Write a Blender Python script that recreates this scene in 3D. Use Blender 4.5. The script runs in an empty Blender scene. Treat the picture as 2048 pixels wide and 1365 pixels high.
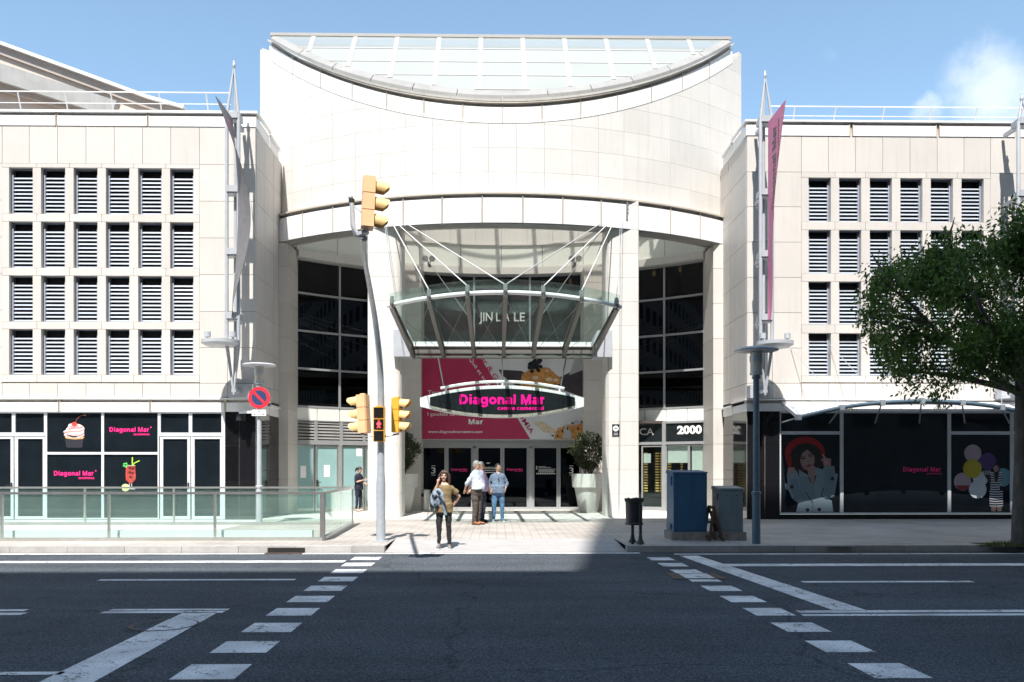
import bpy, bmesh, math, random
from mathutils import Vector, Matrix
R_ = math.radians
sin, cos, pi = math.sin, math.cos, math.pi
rnd = random.Random(7)
scene = bpy.context.scene
COL = scene.collection

# ------------------------------------------------------------------ camera maths
F, HY, TH, CAMZ = 1720.0, 935.0, R_(1.0), 1.70
def P(px, py, Y):
    """a point at world depth Y seen at full-size photo pixel (px, py)"""
    u = (px - 1024) / F; v = (HY - py) / F
    dx = sin(TH) + u * cos(TH); dy = cos(TH) - u * sin(TH)
    t = Y / dy
    return Vector((dx * t, Y, CAMZ + v * t))
def PX(px, Y): return P(px, 900, Y).x
def PZ(py, Y, px=1007): return P(px, py, Y).z
def G(px, py, zg=0.0):
    """the point of the horizontal plane z = zg seen at a photo pixel"""
    u = (px - 1024) / F; v = (HY - py) / F
    t = (zg - CAMZ) / v
    return Vector(((sin(TH) + u * cos(TH)) * t, (cos(TH) - u * sin(TH)) * t, zg))

cam = bpy.data.cameras.new('camera'); cam_o = bpy.data.objects.new('camera', cam); COL.objects.link(cam_o)
cam.sensor_width = 36; cam.lens = 36 * F / 2048; cam.shift_y = (HY - 682.5) / 2048
cam.clip_start = 0.05; cam.clip_end = 6000
cam_o.location = (0, 0, CAMZ); cam_o.rotation_euler = (R_(90), 0, -TH)
scene.camera = cam_o

# ------------------------------------------------------------------ materials
def _nt(name):
    m = bpy.data.materials.new(name); m.use_nodes = True
    nt = m.node_tree; b = nt.nodes['Principled BSDF']
    return m, nt, b
def lerp3(c, k): return tuple(min(1, max(0, x * k)) for x in c)
def mat(name, col, rough=0.5, var=0.12, scale=3.0, metal=0.0, bump=0.0, bscale=60.0, spec=0.5, streak=0.0, tone=0.0, stretch=(1, 1, 1), emit=0.0, coat=0.0):
    m, nt, b = _nt(name)
    N, L = nt.nodes, nt.links
    b.inputs['Roughness'].default_value = rough; b.inputs['Metallic'].default_value = metal
    b.inputs['Specular IOR Level'].default_value = spec
    if coat: b.inputs['Coat Weight'].default_value = coat
    tc = N.new('ShaderNodeTexCoord')
    mp = N.new('ShaderNodeMapping'); mp.inputs['Scale'].default_value = stretch
    L.new(tc.outputs['Object'], mp.inputs['Vector'])
    nz = N.new('ShaderNodeTexNoise'); nz.inputs['Scale'].default_value = scale; nz.inputs['Detail'].default_value = 6; nz.inputs['Roughness'].default_value = 0.6
    L.new(mp.outputs['Vector'], nz.inputs['Vector'])
    rp = N.new('ShaderNodeMapRange'); rp.inputs['From Min'].default_value = 0.3; rp.inputs['From Max'].default_value = 0.7
    rp.inputs['To Min'].default_value = 1 - var; rp.inputs['To Max'].default_value = 1 + var
    L.new(nz.outputs['Fac'], rp.inputs['Value'])
    fac = rp.outputs['Result']
    if streak:
        mp2 = N.new('ShaderNodeMapping'); mp2.inputs['Scale'].default_value = (5, 5, 0.35)
        L.new(tc.outputs['Object'], mp2.inputs['Vector'])
        n2 = N.new('ShaderNodeTexNoise'); n2.inputs['Scale'].default_value = 1.6; n2.inputs['Detail'].default_value = 5
        L.new(mp2.outputs['Vector'], n2.inputs['Vector'])
        r2 = N.new('ShaderNodeMapRange'); r2.inputs['From Min'].default_value = 0.5; r2.inputs['From Max'].default_value = 0.75
        r2.inputs['To Min'].default_value = 1; r2.inputs['To Max'].default_value = 1 - streak
        L.new(n2.outputs['Fac'], r2.inputs['Value'])
        mm = N.new('ShaderNodeMath'); mm.operation = 'MULTIPLY'; L.new(fac, mm.inputs[0]); L.new(r2.outputs['Result'], mm.inputs[1]); fac = mm.outputs[0]
    if tone:
        at = N.new('ShaderNodeAttribute'); at.attribute_name = 'tone'
        r3 = N.new('ShaderNodeMapRange'); r3.inputs['To Min'].default_value = 1 - tone; r3.inputs['To Max'].default_value = 1 + tone * 0.5
        L.new(at.outputs['Fac'], r3.inputs['Value'])
        mm = N.new('ShaderNodeMath'); mm.operation = 'MULTIPLY'; L.new(fac, mm.inputs[0]); L.new(r3.outputs['Result'], mm.inputs[1]); fac = mm.outputs[0]
    vm = N.new('ShaderNodeVectorMath'); vm.operation = 'SCALE'; vm.inputs[0].default_value = col
    L.new(fac, vm.inputs['Scale'])
    L.new(vm.outputs['Vector'], b.inputs['Base Color'])
    if bump:
        nb = N.new('ShaderNodeTexNoise'); nb.inputs['Scale'].default_value = bscale; nb.inputs['Detail'].default_value = 4
        L.new(tc.outputs['Object'], nb.inputs['Vector'])
        bp = N.new('ShaderNodeBump'); bp.inputs['Strength'].default_value = bump; bp.inputs['Distance'].default_value = 0.02
        L.new(nb.outputs['Fac'], bp.inputs['Height']); L.new(bp.outputs['Normal'], b.inputs['Normal'])
    if emit:
        b.inputs['Emission Color'].default_value = (*col, 1); b.inputs['Emission Strength'].default_value = emit
    return m
def glassmat(name, tint, refl=(0.9, 0.95, 1), rough=0.02, ior=1.45, keep=0.0, film=None, dust_sheen=0.0):
    """thin sheet of glass: tinted see-through + fresnel mirror (+ a little matt dust, frit or a painted pale reflection)"""
    m, nt, b = _nt(name); N, L = nt.nodes, nt.links
    N.remove(b)
    out = N['Material Output']
    tr = N.new('ShaderNodeBsdfTransparent'); tr.inputs['Color'].default_value = (*tint, 1)
    gl = N.new('ShaderNodeBsdfGlossy'); gl.inputs['Color'].default_value = (*refl, 1); gl.inputs['Roughness'].default_value = rough
    fr = N.new('ShaderNodeFresnel'); ge = N.new('ShaderNodeNewGeometry'); io = N.new('ShaderNodeMapRange'); io.inputs['To Min'].default_value = ior; io.inputs['To Max'].default_value = 1 / ior
    L.new(ge.outputs['Backfacing'], io.inputs['Value']); L.new(io.outputs['Result'], fr.inputs['IOR'])
    last = tr.outputs[0]
    if film:
        df = N.new('ShaderNodeBsdfDiffuse'); df.inputs['Color'].default_value = (*film, 1)
        tc = N.new('ShaderNodeTexCoord'); nz = N.new('ShaderNodeTexNoise'); nz.inputs['Scale'].default_value = 1.3; nz.inputs['Detail'].default_value = 4
        L.new(tc.outputs['Object'], nz.inputs['Vector'])
        rp = N.new('ShaderNodeMapRange'); rp.inputs['From Min'].default_value = 0.3; rp.inputs['From Max'].default_value = 0.7
        rp.inputs['To Min'].default_value = dust_sheen * 0.75; rp.inputs['To Max'].default_value = dust_sheen * 1.25
        L.new(nz.outputs['Fac'], rp.inputs['Value'])
        mx0 = N.new('ShaderNodeMixShader'); L.new(rp.outputs['Result'], mx0.inputs[0])
        L.new(last, mx0.inputs[1]); L.new(df.outputs[0], mx0.inputs[2]); last = mx0.outputs[0]
    mx = N.new('ShaderNodeMixShader'); L.new(fr.outputs[0], mx.inputs[0]); L.new(last, mx.inputs[1]); L.new(gl.outputs[0], mx.inputs[2])
    L.new(mx.outputs[0], out.inputs['Surface'])
    return m

def roofglass(name):
    """fritted roof glazing: part diffuse, part see-through, part diffusing the daylight into the hall below"""
    m = mat(name, (0.60, 0.64, 0.62), 0.15, 0.05, 0.6, tone=0.05); nt = m.node_tree; N, L = nt.nodes, nt.links
    b = N['Principled BSDF']; tl_ = N.new('ShaderNodeBsdfTranslucent'); tl_.inputs['Color'].default_value = (.88, .86, .80, 1)
    tr = N.new('ShaderNodeBsdfTransparent'); tr.inputs['Color'].default_value = (.92, .92, .87, 1)
    m1 = N.new('ShaderNodeMixShader'); m1.inputs[0].default_value = .58; L.new(tl_.outputs[0], m1.inputs[1]); L.new(tr.outputs[0], m1.inputs[2])
    m2 = N.new('ShaderNodeMixShader'); m2.inputs[0].default_value = .70; L.new(b.outputs[0], m2.inputs[1]); L.new(m1.outputs[0], m2.inputs[2])
    L.new(m2.outputs[0], N['Material Output'].inputs['Surface'])
    return m
M = {}
M['stone'] = mat('pale limestone cladding', (0.568, 0.538, 0.504), 0.55, 0.04, 1.1, streak=0.07, tone=0.06, bump=0.05)
M['stone_white'] = mat('white limestone cladding', (0.63, 0.61, 0.58), 0.5, 0.04, 0.9, streak=0.07, tone=0.05, bump=0.04)
M['joint'] = mat('stone joint shadow gap', (0.47, 0.43, 0.39), 0.9, 0.15, 3)
M['whitemetal'] = mat('white painted metal', (0.80, 0.80, 0.80), 0.35, 0.03, 2, streak=0.05)
M['beigemetal'] = mat('beige edge trim', (0.50, 0.45, 0.39), 0.5, 0.1, 3)
M['gutter'] = mat('zinc gutter', (0.30, 0.295, 0.285), 0.5, 0.12, 1.5, streak=0.1)
M['opalglass'] = roofglass('fritted roof glass')
M['roofbar'] = mat('white roof bars', (0.36, 0.355, 0.345), 0.5, 0.04, 2)
M['alu'] = mat('brushed aluminium frame', (0.38, 0.39, 0.40), 0.35, 0.06, 4, metal=0.35)
M['alu_light'] = mat('pale grey window frame', (0.62, 0.64, 0.68), 0.35, 0.05, 4)
M['slat'] = mat('grey metal louvre slat', (0.36, 0.40, 0.47), 0.4, 0.06, 3, tone=0.10)
M['black'] = mat('unlit dark void', (0.012, 0.012, 0.014), 0.8, 0.1, 2)
M['darkframe'] = mat('dark louvre frame', (0.16, 0.19, 0.24), 0.4, 0.1, 3)
M['granite'] = mat('polished black granite', (0.010, 0.010, 0.012), 0.07, 0.35, 40, tone=0.3, streak=0.2, spec=0.28)
M['ribsteel'] = mat('taupe painted rib steel', (0.125, 0.118, 0.11), 0.45, 0.1, 4)
M['granite_joint'] = mat('granite joint', (0.30, 0.29, 0.28), 0.8, 0.2, 4)
M['dglass'] = glassmat('dark tinted glazing', (0.10, 0.11, 0.12), (0.85, 0.9, 1.0), 0.01, 1.42)
M['shopglass'] = mat('black vinyl backed shop glass', (0.008, 0.012, 0.016), 0.03, 0.2, 2, spec=0.32)
M['cglass'] = glassmat('clear shop glass', (0.86, 0.92, 0.90), (0.9, 0.95, 1), 0.01, 1.35)
M['railglass'] = glassmat('greenish railing glass', (0.90, 0.965, 0.945), (0.9, 1, 1), 0.02, 1.35, film=(0.50, 0.66, 0.62), dust_sheen=0.045)
M['canglass'] = glassmat('canopy glass', (0.88, 0.95, 0.93), (0.9, 1, 1), 0.06, 1.05, film=(0.60, 0.72, 0.69), dust_sheen=0.05)  # film is frit and dirt, strengthened to paint the pale teal reflection
M['teal'] = mat('frosted teal film glass', (0.26, 0.42, 0.42), 0.12, 0.06, 1.2)
M['steel'] = mat('stainless steel', (0.62, 0.62, 0.60), 0.28, 0.06, 6, metal=0.85)
M['steel_dark'] = mat('dark weathered steel', (0.22, 0.22, 0.22), 0.4, 0.12, 5, metal=0.5)
M['galv'] = mat('galvanised steel', (0.46, 0.50, 0.54), 0.42, 0.12, 8, metal=0.35, streak=0.12)
M['galv_pale'] = mat('pale grey painted steel', (0.40, 0.42, 0.45), 0.4, 0.07, 5)
M['rodmetal'] = mat('light steel rods', (0.50, 0.50, 0.50), 0.35, 0.05, 4)
M['shadeblue'] = mat('shaded blue grey steel', (0.095, 0.145, 0.19), 0.4, 0.12, 6, streak=0.15)  # shade on the right lamp post and awning tube is put into this colour
M['bluecab'] = mat('dark blue painted sheet metal', (0.03, 0.105, 0.20), 0.42, 0.10, 2.2, streak=0.18)
M['greycab'] = mat('grey green painted sheet metal', (0.17, 0.22, 0.24), 0.5, 0.10, 2.2, streak=0.18)
M['concrete'] = mat('weathered concrete', (0.27, 0.25, 0.23), 0.9, 0.28, 5, bump=0.4, streak=0.25)
M['yellow'] = mat('amber yellow plastic', (0.80, 0.41, 0.045), 0.42, 0.08, 4, streak=0.06)
M['yellow_fade'] = mat('faded peach yellow plastic', (0.80, 0.50, 0.27), 0.5, 0.07, 3, streak=0.06)
M['yellow_pale'] = mat('sun bleached yellow visor', (0.84, 0.58, 0.25), 0.5, 0.06, 4)
M['lensblack'] = mat('dark signal lens', (0.015, 0.013, 0.012), 0.2, 0.2, 8)
M['redlit'] = mat('lit red figure', (1.0, 0.05, 0.07), 0.5, 0.02, 3, emit=1.2)
M['blackmetal'] = mat('black painted metal', (0.02, 0.021, 0.023), 0.42, 0.2, 5)
M['pink'] = mat('pink vinyl lettering', (0.90, 0.028, 0.24), 0.4, 0.03, 3)
M['pinklit'] = mat('magenta sign letters', (0.95, 0.004, 0.30), 0.35, 0.03, 3)
M['white'] = mat('white vinyl', (0.80, 0.80, 0.80), 0.45, 0.03, 3)
M['bannerpink'] = mat('crimson printed banner', (0.42, 0.022, 0.09), 0.55, 0.09, 1.4)
M['bannerwhite'] = mat('white printed banner', (0.62, 0.63, 0.65), 0.55, 0.06, 1.1)
M['flagpink'] = mat('pink flag cloth', (0.60, 0.20, 0.33), 0.75, 0.07, 5)
M['flaggrey'] = mat('grey flag cloth', (0.17, 0.165, 0.17), 0.8, 0.10, 5)
M['signblack'] = mat('black sign face', (0.012, 0.016, 0.018), 0.22, 0.2, 3)
M['red'] = mat('traffic sign red', (0.80, 0.03, 0.05), 0.35, 0.03, 3)
M['navy'] = mat('traffic sign navy', (0.03, 0.055, 0.13), 0.35, 0.05, 3)
M['pot'] = mat('white plastic planter', (0.62, 0.62, 0.60), 0.45, 0.05, 2, streak=0.08)
M['soil'] = mat('soil', (0.05, 0.035, 0.025), 0.95, 0.4, 12)
M['wood'] = mat('dark brown wood', (0.09, 0.05, 0.035), 0.5, 0.3, 6, stretch=(1, 1, 6))
M['bark'] = mat('grey brown bark', (0.11, 0.095, 0.08), 0.95, 0.45, 7, bump=0.8, bscale=18, stretch=(1, 1, 0.3))
M['rendered'] = mat('beige rendered wall', (0.56, 0.47, 0.40), 0.8, 0.06, 0.5, streak=0.10)
M['oppo'] = mat('grey brown rendered facade', (0.34, 0.31, 0.29), 0.8, 0.08, 0.4)
M['rubber'] = mat('black rubber', (0.02, 0.02, 0.02), 0.8, 0.2, 6)
M['lampwarm'] = mat('warm ceiling lamp', (1.0, 0.62, 0.22), 0.5, 0.02, 3, emit=2.2)
M['rust'] = mat('rusty iron', (0.10, 0.07, 0.055), 0.8, 0.4, 14, metal=0.3)
M['clearshade'] = mat('frosted lamp cylinder', (0.55, 0.52, 0.47), 0.25, 0.08, 4)

# ------------------------------------------------------------------ mesh builder
class MB:
    def __init__(s): s.v = []; s.f = []; s.m = []; s.t = []
    def add(s, pts, faces, m=0, t=0.5):
        o = len(s.v); s.v += [tuple(p) for p in pts]
        for f in faces: s.f.append(tuple(o + i for i in f)); s.m.append(m); s.t.append(t)
        return s
    def poly(s, pts, m=0, t=0.5): return s.add(pts, [tuple(range(len(pts)))], m, t)
    def box(s, x0, x1, y0, y1, z0, z1, m=0, t=0.5):
        x0, x1 = min(x0, x1), max(x0, x1); y0, y1 = min(y0, y1), max(y0, y1); z0, z1 = min(z0, z1), max(z0, z1)
        p = [(x0, y0, z0), (x1, y0, z0), (x1, y1, z0), (x0, y1, z0), (x0, y0, z1), (x1, y0, z1), (x1, y1, z1), (x0, y1, z1)]
        return s.hexa(p, m, t)
    def hexa(s, p, m=0, t=0.5):
        return s.add(p, [(0, 3, 2, 1), (4, 5, 6, 7), (0, 1, 5, 4), (1, 2, 6, 5), (2, 3, 7, 6), (3, 0, 4, 7)], m, t)
    def bar(s, a, b, w, h, m=0, up=(0, 0, 1), t=0.5):
        a, b = Vector(a), Vector(b); d = (b - a).normalized(); u = Vector(up)
        if abs(d.dot(u)) > 0.98: u = Vector((0, 1, 0))
        r = d.cross(u).normalized(); u = r.cross(d).normalized()
        r *= w / 2; u *= h / 2
        p = [a - r - u, a + r - u, b + r - u, b - r - u, a - r + u, a + r + u, b + r + u, b - r + u]
        return s.hexa(p, m, t)
    def tube(s, pts, r, n=8, m=0, cap=True, t=0.5, sx=1.0, ref=None):
        pts = [Vector(p) for p in pts]; k = len(pts)
        rr = r if isinstance(r, (list, tuple)) else [r] * k
        o = len(s.v); prev = Vector(ref) if ref else None
        for i, p in enumerate(pts):
            d = (pts[min(i + 1, k - 1)] - pts[max(i - 1, 0)]).normalized()
            if prev is None: prev = Vector((0, 0, 1)) if abs(d.z) < 0.9 else Vector((0, 1, 0))
            a = d.cross(prev)
            if a.length < 1e-6: a = d.orthogonal()
            a.normalize(); b = a.cross(d).normalized(); prev = b
            for j in range(n):
                q = 2 * pi * j / n
                s.v.append(tuple(p + a * (rr[i] * cos(q) * sx) + b * (rr[i] * sin(q))))
        for i in range(k - 1):
            for j in range(n):
                s.f.append((o + i * n + j, o + i * n + (j + 1) % n, o + (i + 1) * n + (j + 1) % n, o + (i + 1) * n + j)); s.m.append(m); s.t.append(t)
        if cap:
            s.f.append(tuple(o + j for j in reversed(range(n)))); s.f.append(tuple(o + (k - 1) * n + j for j in range(n))); s.m += [m, m]; s.t += [t, t]
        return s
    def lathe(s, c, prof, n=24, m=0, a0=0, a1=2 * pi, t=0.5):
        c = Vector(c); o = len(s.v); full = abs(a1 - a0 - 2 * pi) < 1e-6; nn = n if full else n + 1
        for r, z in prof:
            for j in range(nn):
                q = a0 + (a1 - a0) * j / n
                s.v.append((c.x + r * cos(q), c.y + r * sin(q), c.z + z))
        for i in range(len(prof) - 1):
            for j in range(n):
                j2 = (j + 1) % nn
                s.f.append((o + i * nn + j, o + i * nn + j2, o + (i + 1) * nn + j2, o + (i + 1) * nn + j)); s.m.append(m); s.t.append(t)
        return s
    def loft(s, rings, m=0, cap=True, t=0.5):
        o = len(s.v); n = len(rings[0])
        for r in rings: s.v += [tuple(p) for p in r]
        for i in range(len(rings) - 1):
            for j in range(n):
                s.f.append((o + i * n + j, o + i * n + (j + 1) % n, o + (i + 1) * n + (j + 1) % n, o + (i + 1) * n + j)); s.m.append(m); s.t.append(t)
        if cap:
            s.f.append(tuple(o + j for j in reversed(range(n)))); s.f.append(tuple(o + (len(rings) - 1) * n + j for j in range(n))); s.m += [m, m]; s.t += [t, t]
        return s
    def ell(s, c, r, n=12, k=8, m=0, rot=None, t=0.5):
        c = Vector(c); rings = []
        for i in range(1, k):
            a = pi * i / k
            ring = []
            for j in range(n):
                q = 2 * pi * j / n
                v = Vector((r[0] * sin(a) * cos(q), r[1] * sin(a) * sin(q), -r[2] * cos(a)))
                if rot: v = rot @ v
                ring.append(c + v)
            rings.append(ring)
        return s.loft(rings, m, True, t)
    def prism(s, out, z0, z1, m=0, t=0.5):
        """outline (x, y) counter-clockwise extruded in z"""
        n = len(out); p = [(x, y, z0) for x, y in out] + [(x, y, z1) for x, y in out]
        fs = [tuple(reversed(range(n))), tuple(range(n, 2 * n))] + [(i, (i + 1) % n, n + (i + 1) % n, n + i) for i in range(n)]
        return s.add(p, fs, m, t)
    def slab(s, out, y0, y1, m=0, t=0.5):
        """outline (x, z) extruded in y from front y0 to back y1"""
        a = sum(out[i][0] * out[(i + 1) % len(out)][1] - out[(i + 1) % len(out)][0] * out[i][1] for i in range(len(out)))
        if a < 0: out = out[::-1]
        n = len(out); p = [(x, y0, z) for x, z in out] + [(x, y1, z) for x, z in out]
        fs = [tuple(range(n)), tuple(reversed(range(n, 2 * n)))] + [((i + 1) % n, i, n + i, n + (i + 1) % n) for i in range(n)]
        return s.add(p, fs, m, t)
    def flat(s, out, y, m=0, t=0.5, th=0.003):
        return s.slab(out, y - th, y, m, t)
    def text(s, body, y, x0=None, x1=None, z0=None, z1=None, m=0, bold=0.0, th=0.004, mapf=None, width=None, cx=None):
        """letters fitted in width x0..x1 with baseline z0 and cap height z1 - z0; mapf maps (u, v, d) to a point"""
        key = (body, bold)
        if key not in TXT:
            cu = bpy.data.curves.new('lettering', 'FONT'); cu.body = body; cu.size = 1.0; cu.offset = bold; cu.resolution_u = 3
            to = bpy.data.objects.new('lettering', cu); COL.objects.link(to)
            dg = bpy.context.evaluated_depsgraph_get()
            me = bpy.data.meshes.new_from_object(to.evaluated_get(dg))
            TXT[key] = ([v.co.copy() for v in me.vertices], [tuple(p.vertices) for p in me.polygons])
            bpy.data.objects.remove(to); bpy.data.curves.remove(cu); bpy.data.meshes.remove(me)
        vs, fs = TXT[key]
        xa = min(v.x for v in vs); xb = max(v.x for v in vs)
        cap = 0.729 * 1.0
        if mapf is None:
            sx = (x1 - x0) / (xb - xa); sz = (z1 - z0) / (cap + 2 * bold) if z1 is not None else sx
            mapf = lambda u, v, d: (x0 + (u - xa) * sx, y - d, z0 + (v + bold) * sz)
        else:
            f0 = mapf; mapf = lambda u, v, d: f0((u - xa) / (xb - xa), v / cap, d)
        o = len(s.v)
        s.v += [tuple(mapf(v.x, v.y, th)) for v in vs]
        for f in fs: s.f.append(tuple(o + i for i in f)); s.m.append(m); s.t.append(0.5)
        return s
    def build(s, name, mats, parent=None, loc=None, smooth=None):
        if not isinstance(mats, (list, tuple)): mats = [mats]
        org = Vector(loc) if loc is not None else (ORG[parent] if parent is not None else Vector((0, 0, 0)))
        me = bpy.data.meshes.new(name)
        me.from_pydata([(x - org.x, y - org.y, z - org.z) for x, y, z in s.v], [], s.f)
        for mm in mats: me.materials.append(mm)
        me.polygons.foreach_set('material_index', s.m)
        at = me.attributes.new('tone', 'FLOAT', 'FACE'); at.data.foreach_set('value', s.t)
        if smooth is not None:
            me.polygons.foreach_set('use_smooth', [True] * len(s.f)); me.set_sharp_from_angle(angle=R_(smooth))
        me.update()
        o = bpy.data.objects.new(name, me); COL.objects.link(o); ORG[o] = org
        if parent is not None:
            o.parent = parent; o.location = org - ORG[parent]
        else: o.location = org
        return o
def _arc(cx, cy, rx, ry, a0, a1, n=10): return [(cx + rx * cos(R_(a0 + (a1 - a0) * i / n)), cy + ry * sin(R_(a0 + (a1 - a0) * i / n))) for i in range(n + 1)]
def _glyph(ch, w):
    h = w / 2; x = .53 - h
    S = lambda a, lo=0, hi=.53: [(a, lo), (a, hi)]
    if ch == 'D': return .74, [S(.15, 0, .72), [(.15, .72 - h), (.34, .72 - h)] + _arc(.34, .36, .25, .36 - h, 90, -90, 14)[1:-1] + [(.34, h), (.15, h)]]
    if ch == 'i': return .29, [S(.145), S(.145, .60, .72)]
    if ch == 'l': return .29, [S(.145, 0, .72)]
    if ch == 'o': return .61, [_arc(.305, .265, .195, .265 - h + .01, 0, 360, 24)]
    if ch == 'n': return .60, [S(.14), _arc(.30, .33, .16, x - .33, 180, 0, 10) + [(.46, 0)]]
    if ch == 'm': return .88, [S(.14), _arc(.29, .33, .15, x - .33, 180, 0, 10) + [(.44, 0)], _arc(.59, .33, .15, x - .33, 180, 0, 10) + [(.74, 0)]]
    if ch == 'r': return .39, [S(.14), _arc(.34, .30, .20, x - .30 + .01, 180, 85, 8)]
    if ch == 'c': return .56, [_arc(.29, .265, .185, .265 - h + .01, 42, 318, 18)]
    if ch == 'e': return .57, [[(.11, .26), (.46, .26)], _arc(.285, .265, .18, .265 - h + .01, 0, 322, 20)]
    if ch == 'a': return .57, [[(.44, 0), (.44, .36)] + _arc(.28, .36, .16, x - .36 + .005, 0, 165, 9), _arc(.265, .16, .17, .16 - h + .01, 0, 360, 20)]
    if ch == 'g': return .62, [_arc(.28, .275, .185, .265 - h + .005, 0, 360, 22), [(.475, .53), (.475, -.04)] + _arc(.29, -.04, .185, .10, 0, -155, 9)]
    if ch == 't': return .36, [[(.165, .67), (.165, .15)] + _arc(.29, .15, .125, .15 - h, 180, 270, 6), [(.01, .53 - h * .8), (.34, .53 - h * .8)]]
    if ch == 'M': return .86, [S(.15, 0, .72), S(.71, 0, .72), [(.17, .70), (.43, .06), (.69, .70)]]
    return .27, []
def stroke_text(mb, body, mapf, m=0, w=.15, th=.004):
    """grotesque bold lettering drawn as mitred strokes; mapf(u 0..1, v in cap heights, depth)"""
    pen = 0.0; items = []
    for ch in body:
        adv, st = _glyph(ch, w)
        for s_ in st: items.append([(a + pen, b) for a, b in s_])
        pen += adv * .985
    xa = min(p[0] for s_ in items for p in s_) - w / 2; xb = max(p[0] for s_ in items for p in s_) + w / 2
    for k, s_ in enumerate(items):
        closed = abs(s_[0][0] - s_[-1][0]) + abs(s_[0][1] - s_[-1][1]) < 1e-4
        q = s_[:-1] if closed else s_; n = len(q); L_, R2 = [], []
        for i in range(n):
            a = q[(i - 1) % n] if (closed or i) else q[i]; b = q[(i + 1) % n] if (closed or i < n - 1) else q[i]
            d0 = (q[i][0] - a[0], q[i][1] - a[1]); d1 = (b[0] - q[i][0], b[1] - q[i][1])
            l0 = math.hypot(*d0); l1 = math.hypot(*d1)
            if l0 < 1e-9: d0, l0 = d1, l1
            if l1 < 1e-9: d1, l1 = d0, l0
            t = (d0[0] / l0 + d1[0] / l1, d0[1] / l0 + d1[1] / l1); lt = math.hypot(*t) or 1; t = (t[0] / lt, t[1] / lt)
            c = max(.45, (t[0] * d1[0] + t[1] * d1[1]) / l1); nx, ny = -t[1] * w / 2 / c, t[0] * w / 2 / c
            L_.append((q[i][0] + nx, q[i][1] + ny)); R2.append((q[i][0] - nx, q[i][1] - ny))
        d = th + .0004 * (k % 4)
        pts = [mapf((x - xa) / (xb - xa), y / .72, d) for x, y in L_ + R2]
        fs = [(i, (i + 1) % n, n + (i + 1) % n, n + i) for i in range(n if closed else n - 1)]
        mb.add(pts, fs, m)
def flat_map(x0, x1, z0, z1, y): return lambda u, v, d: (x0 + (x1 - x0) * u, y - d, z0 + (z1 - z0) * v)
TXT = {}
ORG = {}
def tag(o, label=None, cat=None, group=None, kind=None):
    if label: o['label'] = label
    if cat: o['category'] = cat
    if group: o['group'] = group
    if kind: o['kind'] = kind
    return o
def thing(name, loc, label, cat, group=None, kind=None):
    o = bpy.data.objects.new(name, None); COL.objects.link(o); o.location = loc; ORG[o] = Vector(loc); o.empty_display_size = 0.2
    return tag(o, label, cat, group, kind)
def copy_tree(o, parent=None, delta=None):
    c = o.copy(); COL.objects.link(c)
    if delta is not None: c.location = Vector(o.location) + Vector(delta)
    if parent is not None: c.parent = parent
    ORG[c] = ORG[o] + (Vector(delta) if delta is not None else Vector((0, 0, 0)))
    for ch in list(o.children):
        k = copy_tree(ch, c)
    return c
def tn(): return rnd.random()
# ------------------------------------------------------------------ light and sky
SUN_EL, SUN_AZ = R_(57), R_(8.5)
sd = Vector((sin(SUN_AZ) * cos(SUN_EL), cos(SUN_AZ) * cos(SUN_EL), -sin(SUN_EL)))
sl = bpy.data.lights.new('sun', 'SUN'); sl.energy = 4.8; sl.angle = R_(0.55); sl.color = (1.0, 0.955, 0.895)
so = bpy.data.objects.new('sun', sl); COL.objects.link(so); so.rotation_euler = sd.to_track_quat('-Z', 'Y').to_euler(); so.location = (0, -40, 60)
w = bpy.data.worlds.new('World'); scene.world = w; w.use_nodes = True
wn, wl = w.node_tree.nodes, w.node_tree.links
sky = wn.new('ShaderNodeTexSky'); sky.sky_type = 'NISHITA'; sky.sun_disc = False; sky.sun_elevation = SUN_EL; sky.sun_rotation = R_(180) + SUN_AZ
sky.air_density = 1.0; sky.dust_density = 0.6; sky.ozone_density = 1.4
bg = wn['Background']; bg.inputs['Strength'].default_value = 0.122
tc = wn.new('ShaderNodeTexCoord')
def dirpx(px, py): return (P(px, py, 100) - Vector((0, 0, CAMZ))).normalized()
def cloud_mask(c, r, soft, sc, lo, hi):
    """noise cloud gathered round one direction of the sky"""
    d = wn.new('ShaderNodeVectorMath'); d.operation = 'DISTANCE'; wl.new(tc.outputs['Generated'], d.inputs[0]); d.inputs[1].default_value = c
    r1 = wn.new('ShaderNodeMapRange'); r1.inputs['From Min'].default_value = r; r1.inputs['From Max'].default_value = r * soft
    r1.interpolation_type = 'SMOOTHSTEP'; wl.new(d.outputs['Value'], r1.inputs['Value'])
    n = wn.new('ShaderNodeTexNoise'); n.inputs['Scale'].default_value = sc; n.inputs['Detail'].default_value = 9; n.inputs['Roughness'].default_value = 0.58
    wl.new(tc.outputs['Generated'], n.inputs['Vector'])
    a = wn.new('ShaderNodeMath'); a.operation = 'MULTIPLY_ADD'; wl.new(r1.outputs['Result'], a.inputs[0]); a.inputs[1].default_value = 0.5; wl.new(n.outputs['Fac'], a.inputs[2])
    r2 = wn.new('ShaderNodeMapRange'); r2.inputs['From Min'].default_value = lo; r2.inputs['From Max'].default_value = hi; r2.interpolation_type = 'SMOOTHSTEP'
    wl.new(a.outputs[0], r2.inputs['Value'])
    return r2.outputs['Result']
m1 = cloud_mask(dirpx(2020, 195), 0.10, 0.05, 13, 0.68, 1.12)
m2 = cloud_mask(dirpx(1858, 224), 0.036, 0.02, 24, 0.70, 1.10)
m3 = cloud_mask(dirpx(1664, 112), 0.022, 0.02, 60, 0.80, 1.9)
def vmax(a, b):
    k = wn.new('ShaderNodeMath'); k.operation = 'MAXIMUM'; wl.new(a, k.inputs[0]); wl.new(b, k.inputs[1]); return k.outputs[0]
mk = vmax(vmax(m1, m2), m3)
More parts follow.
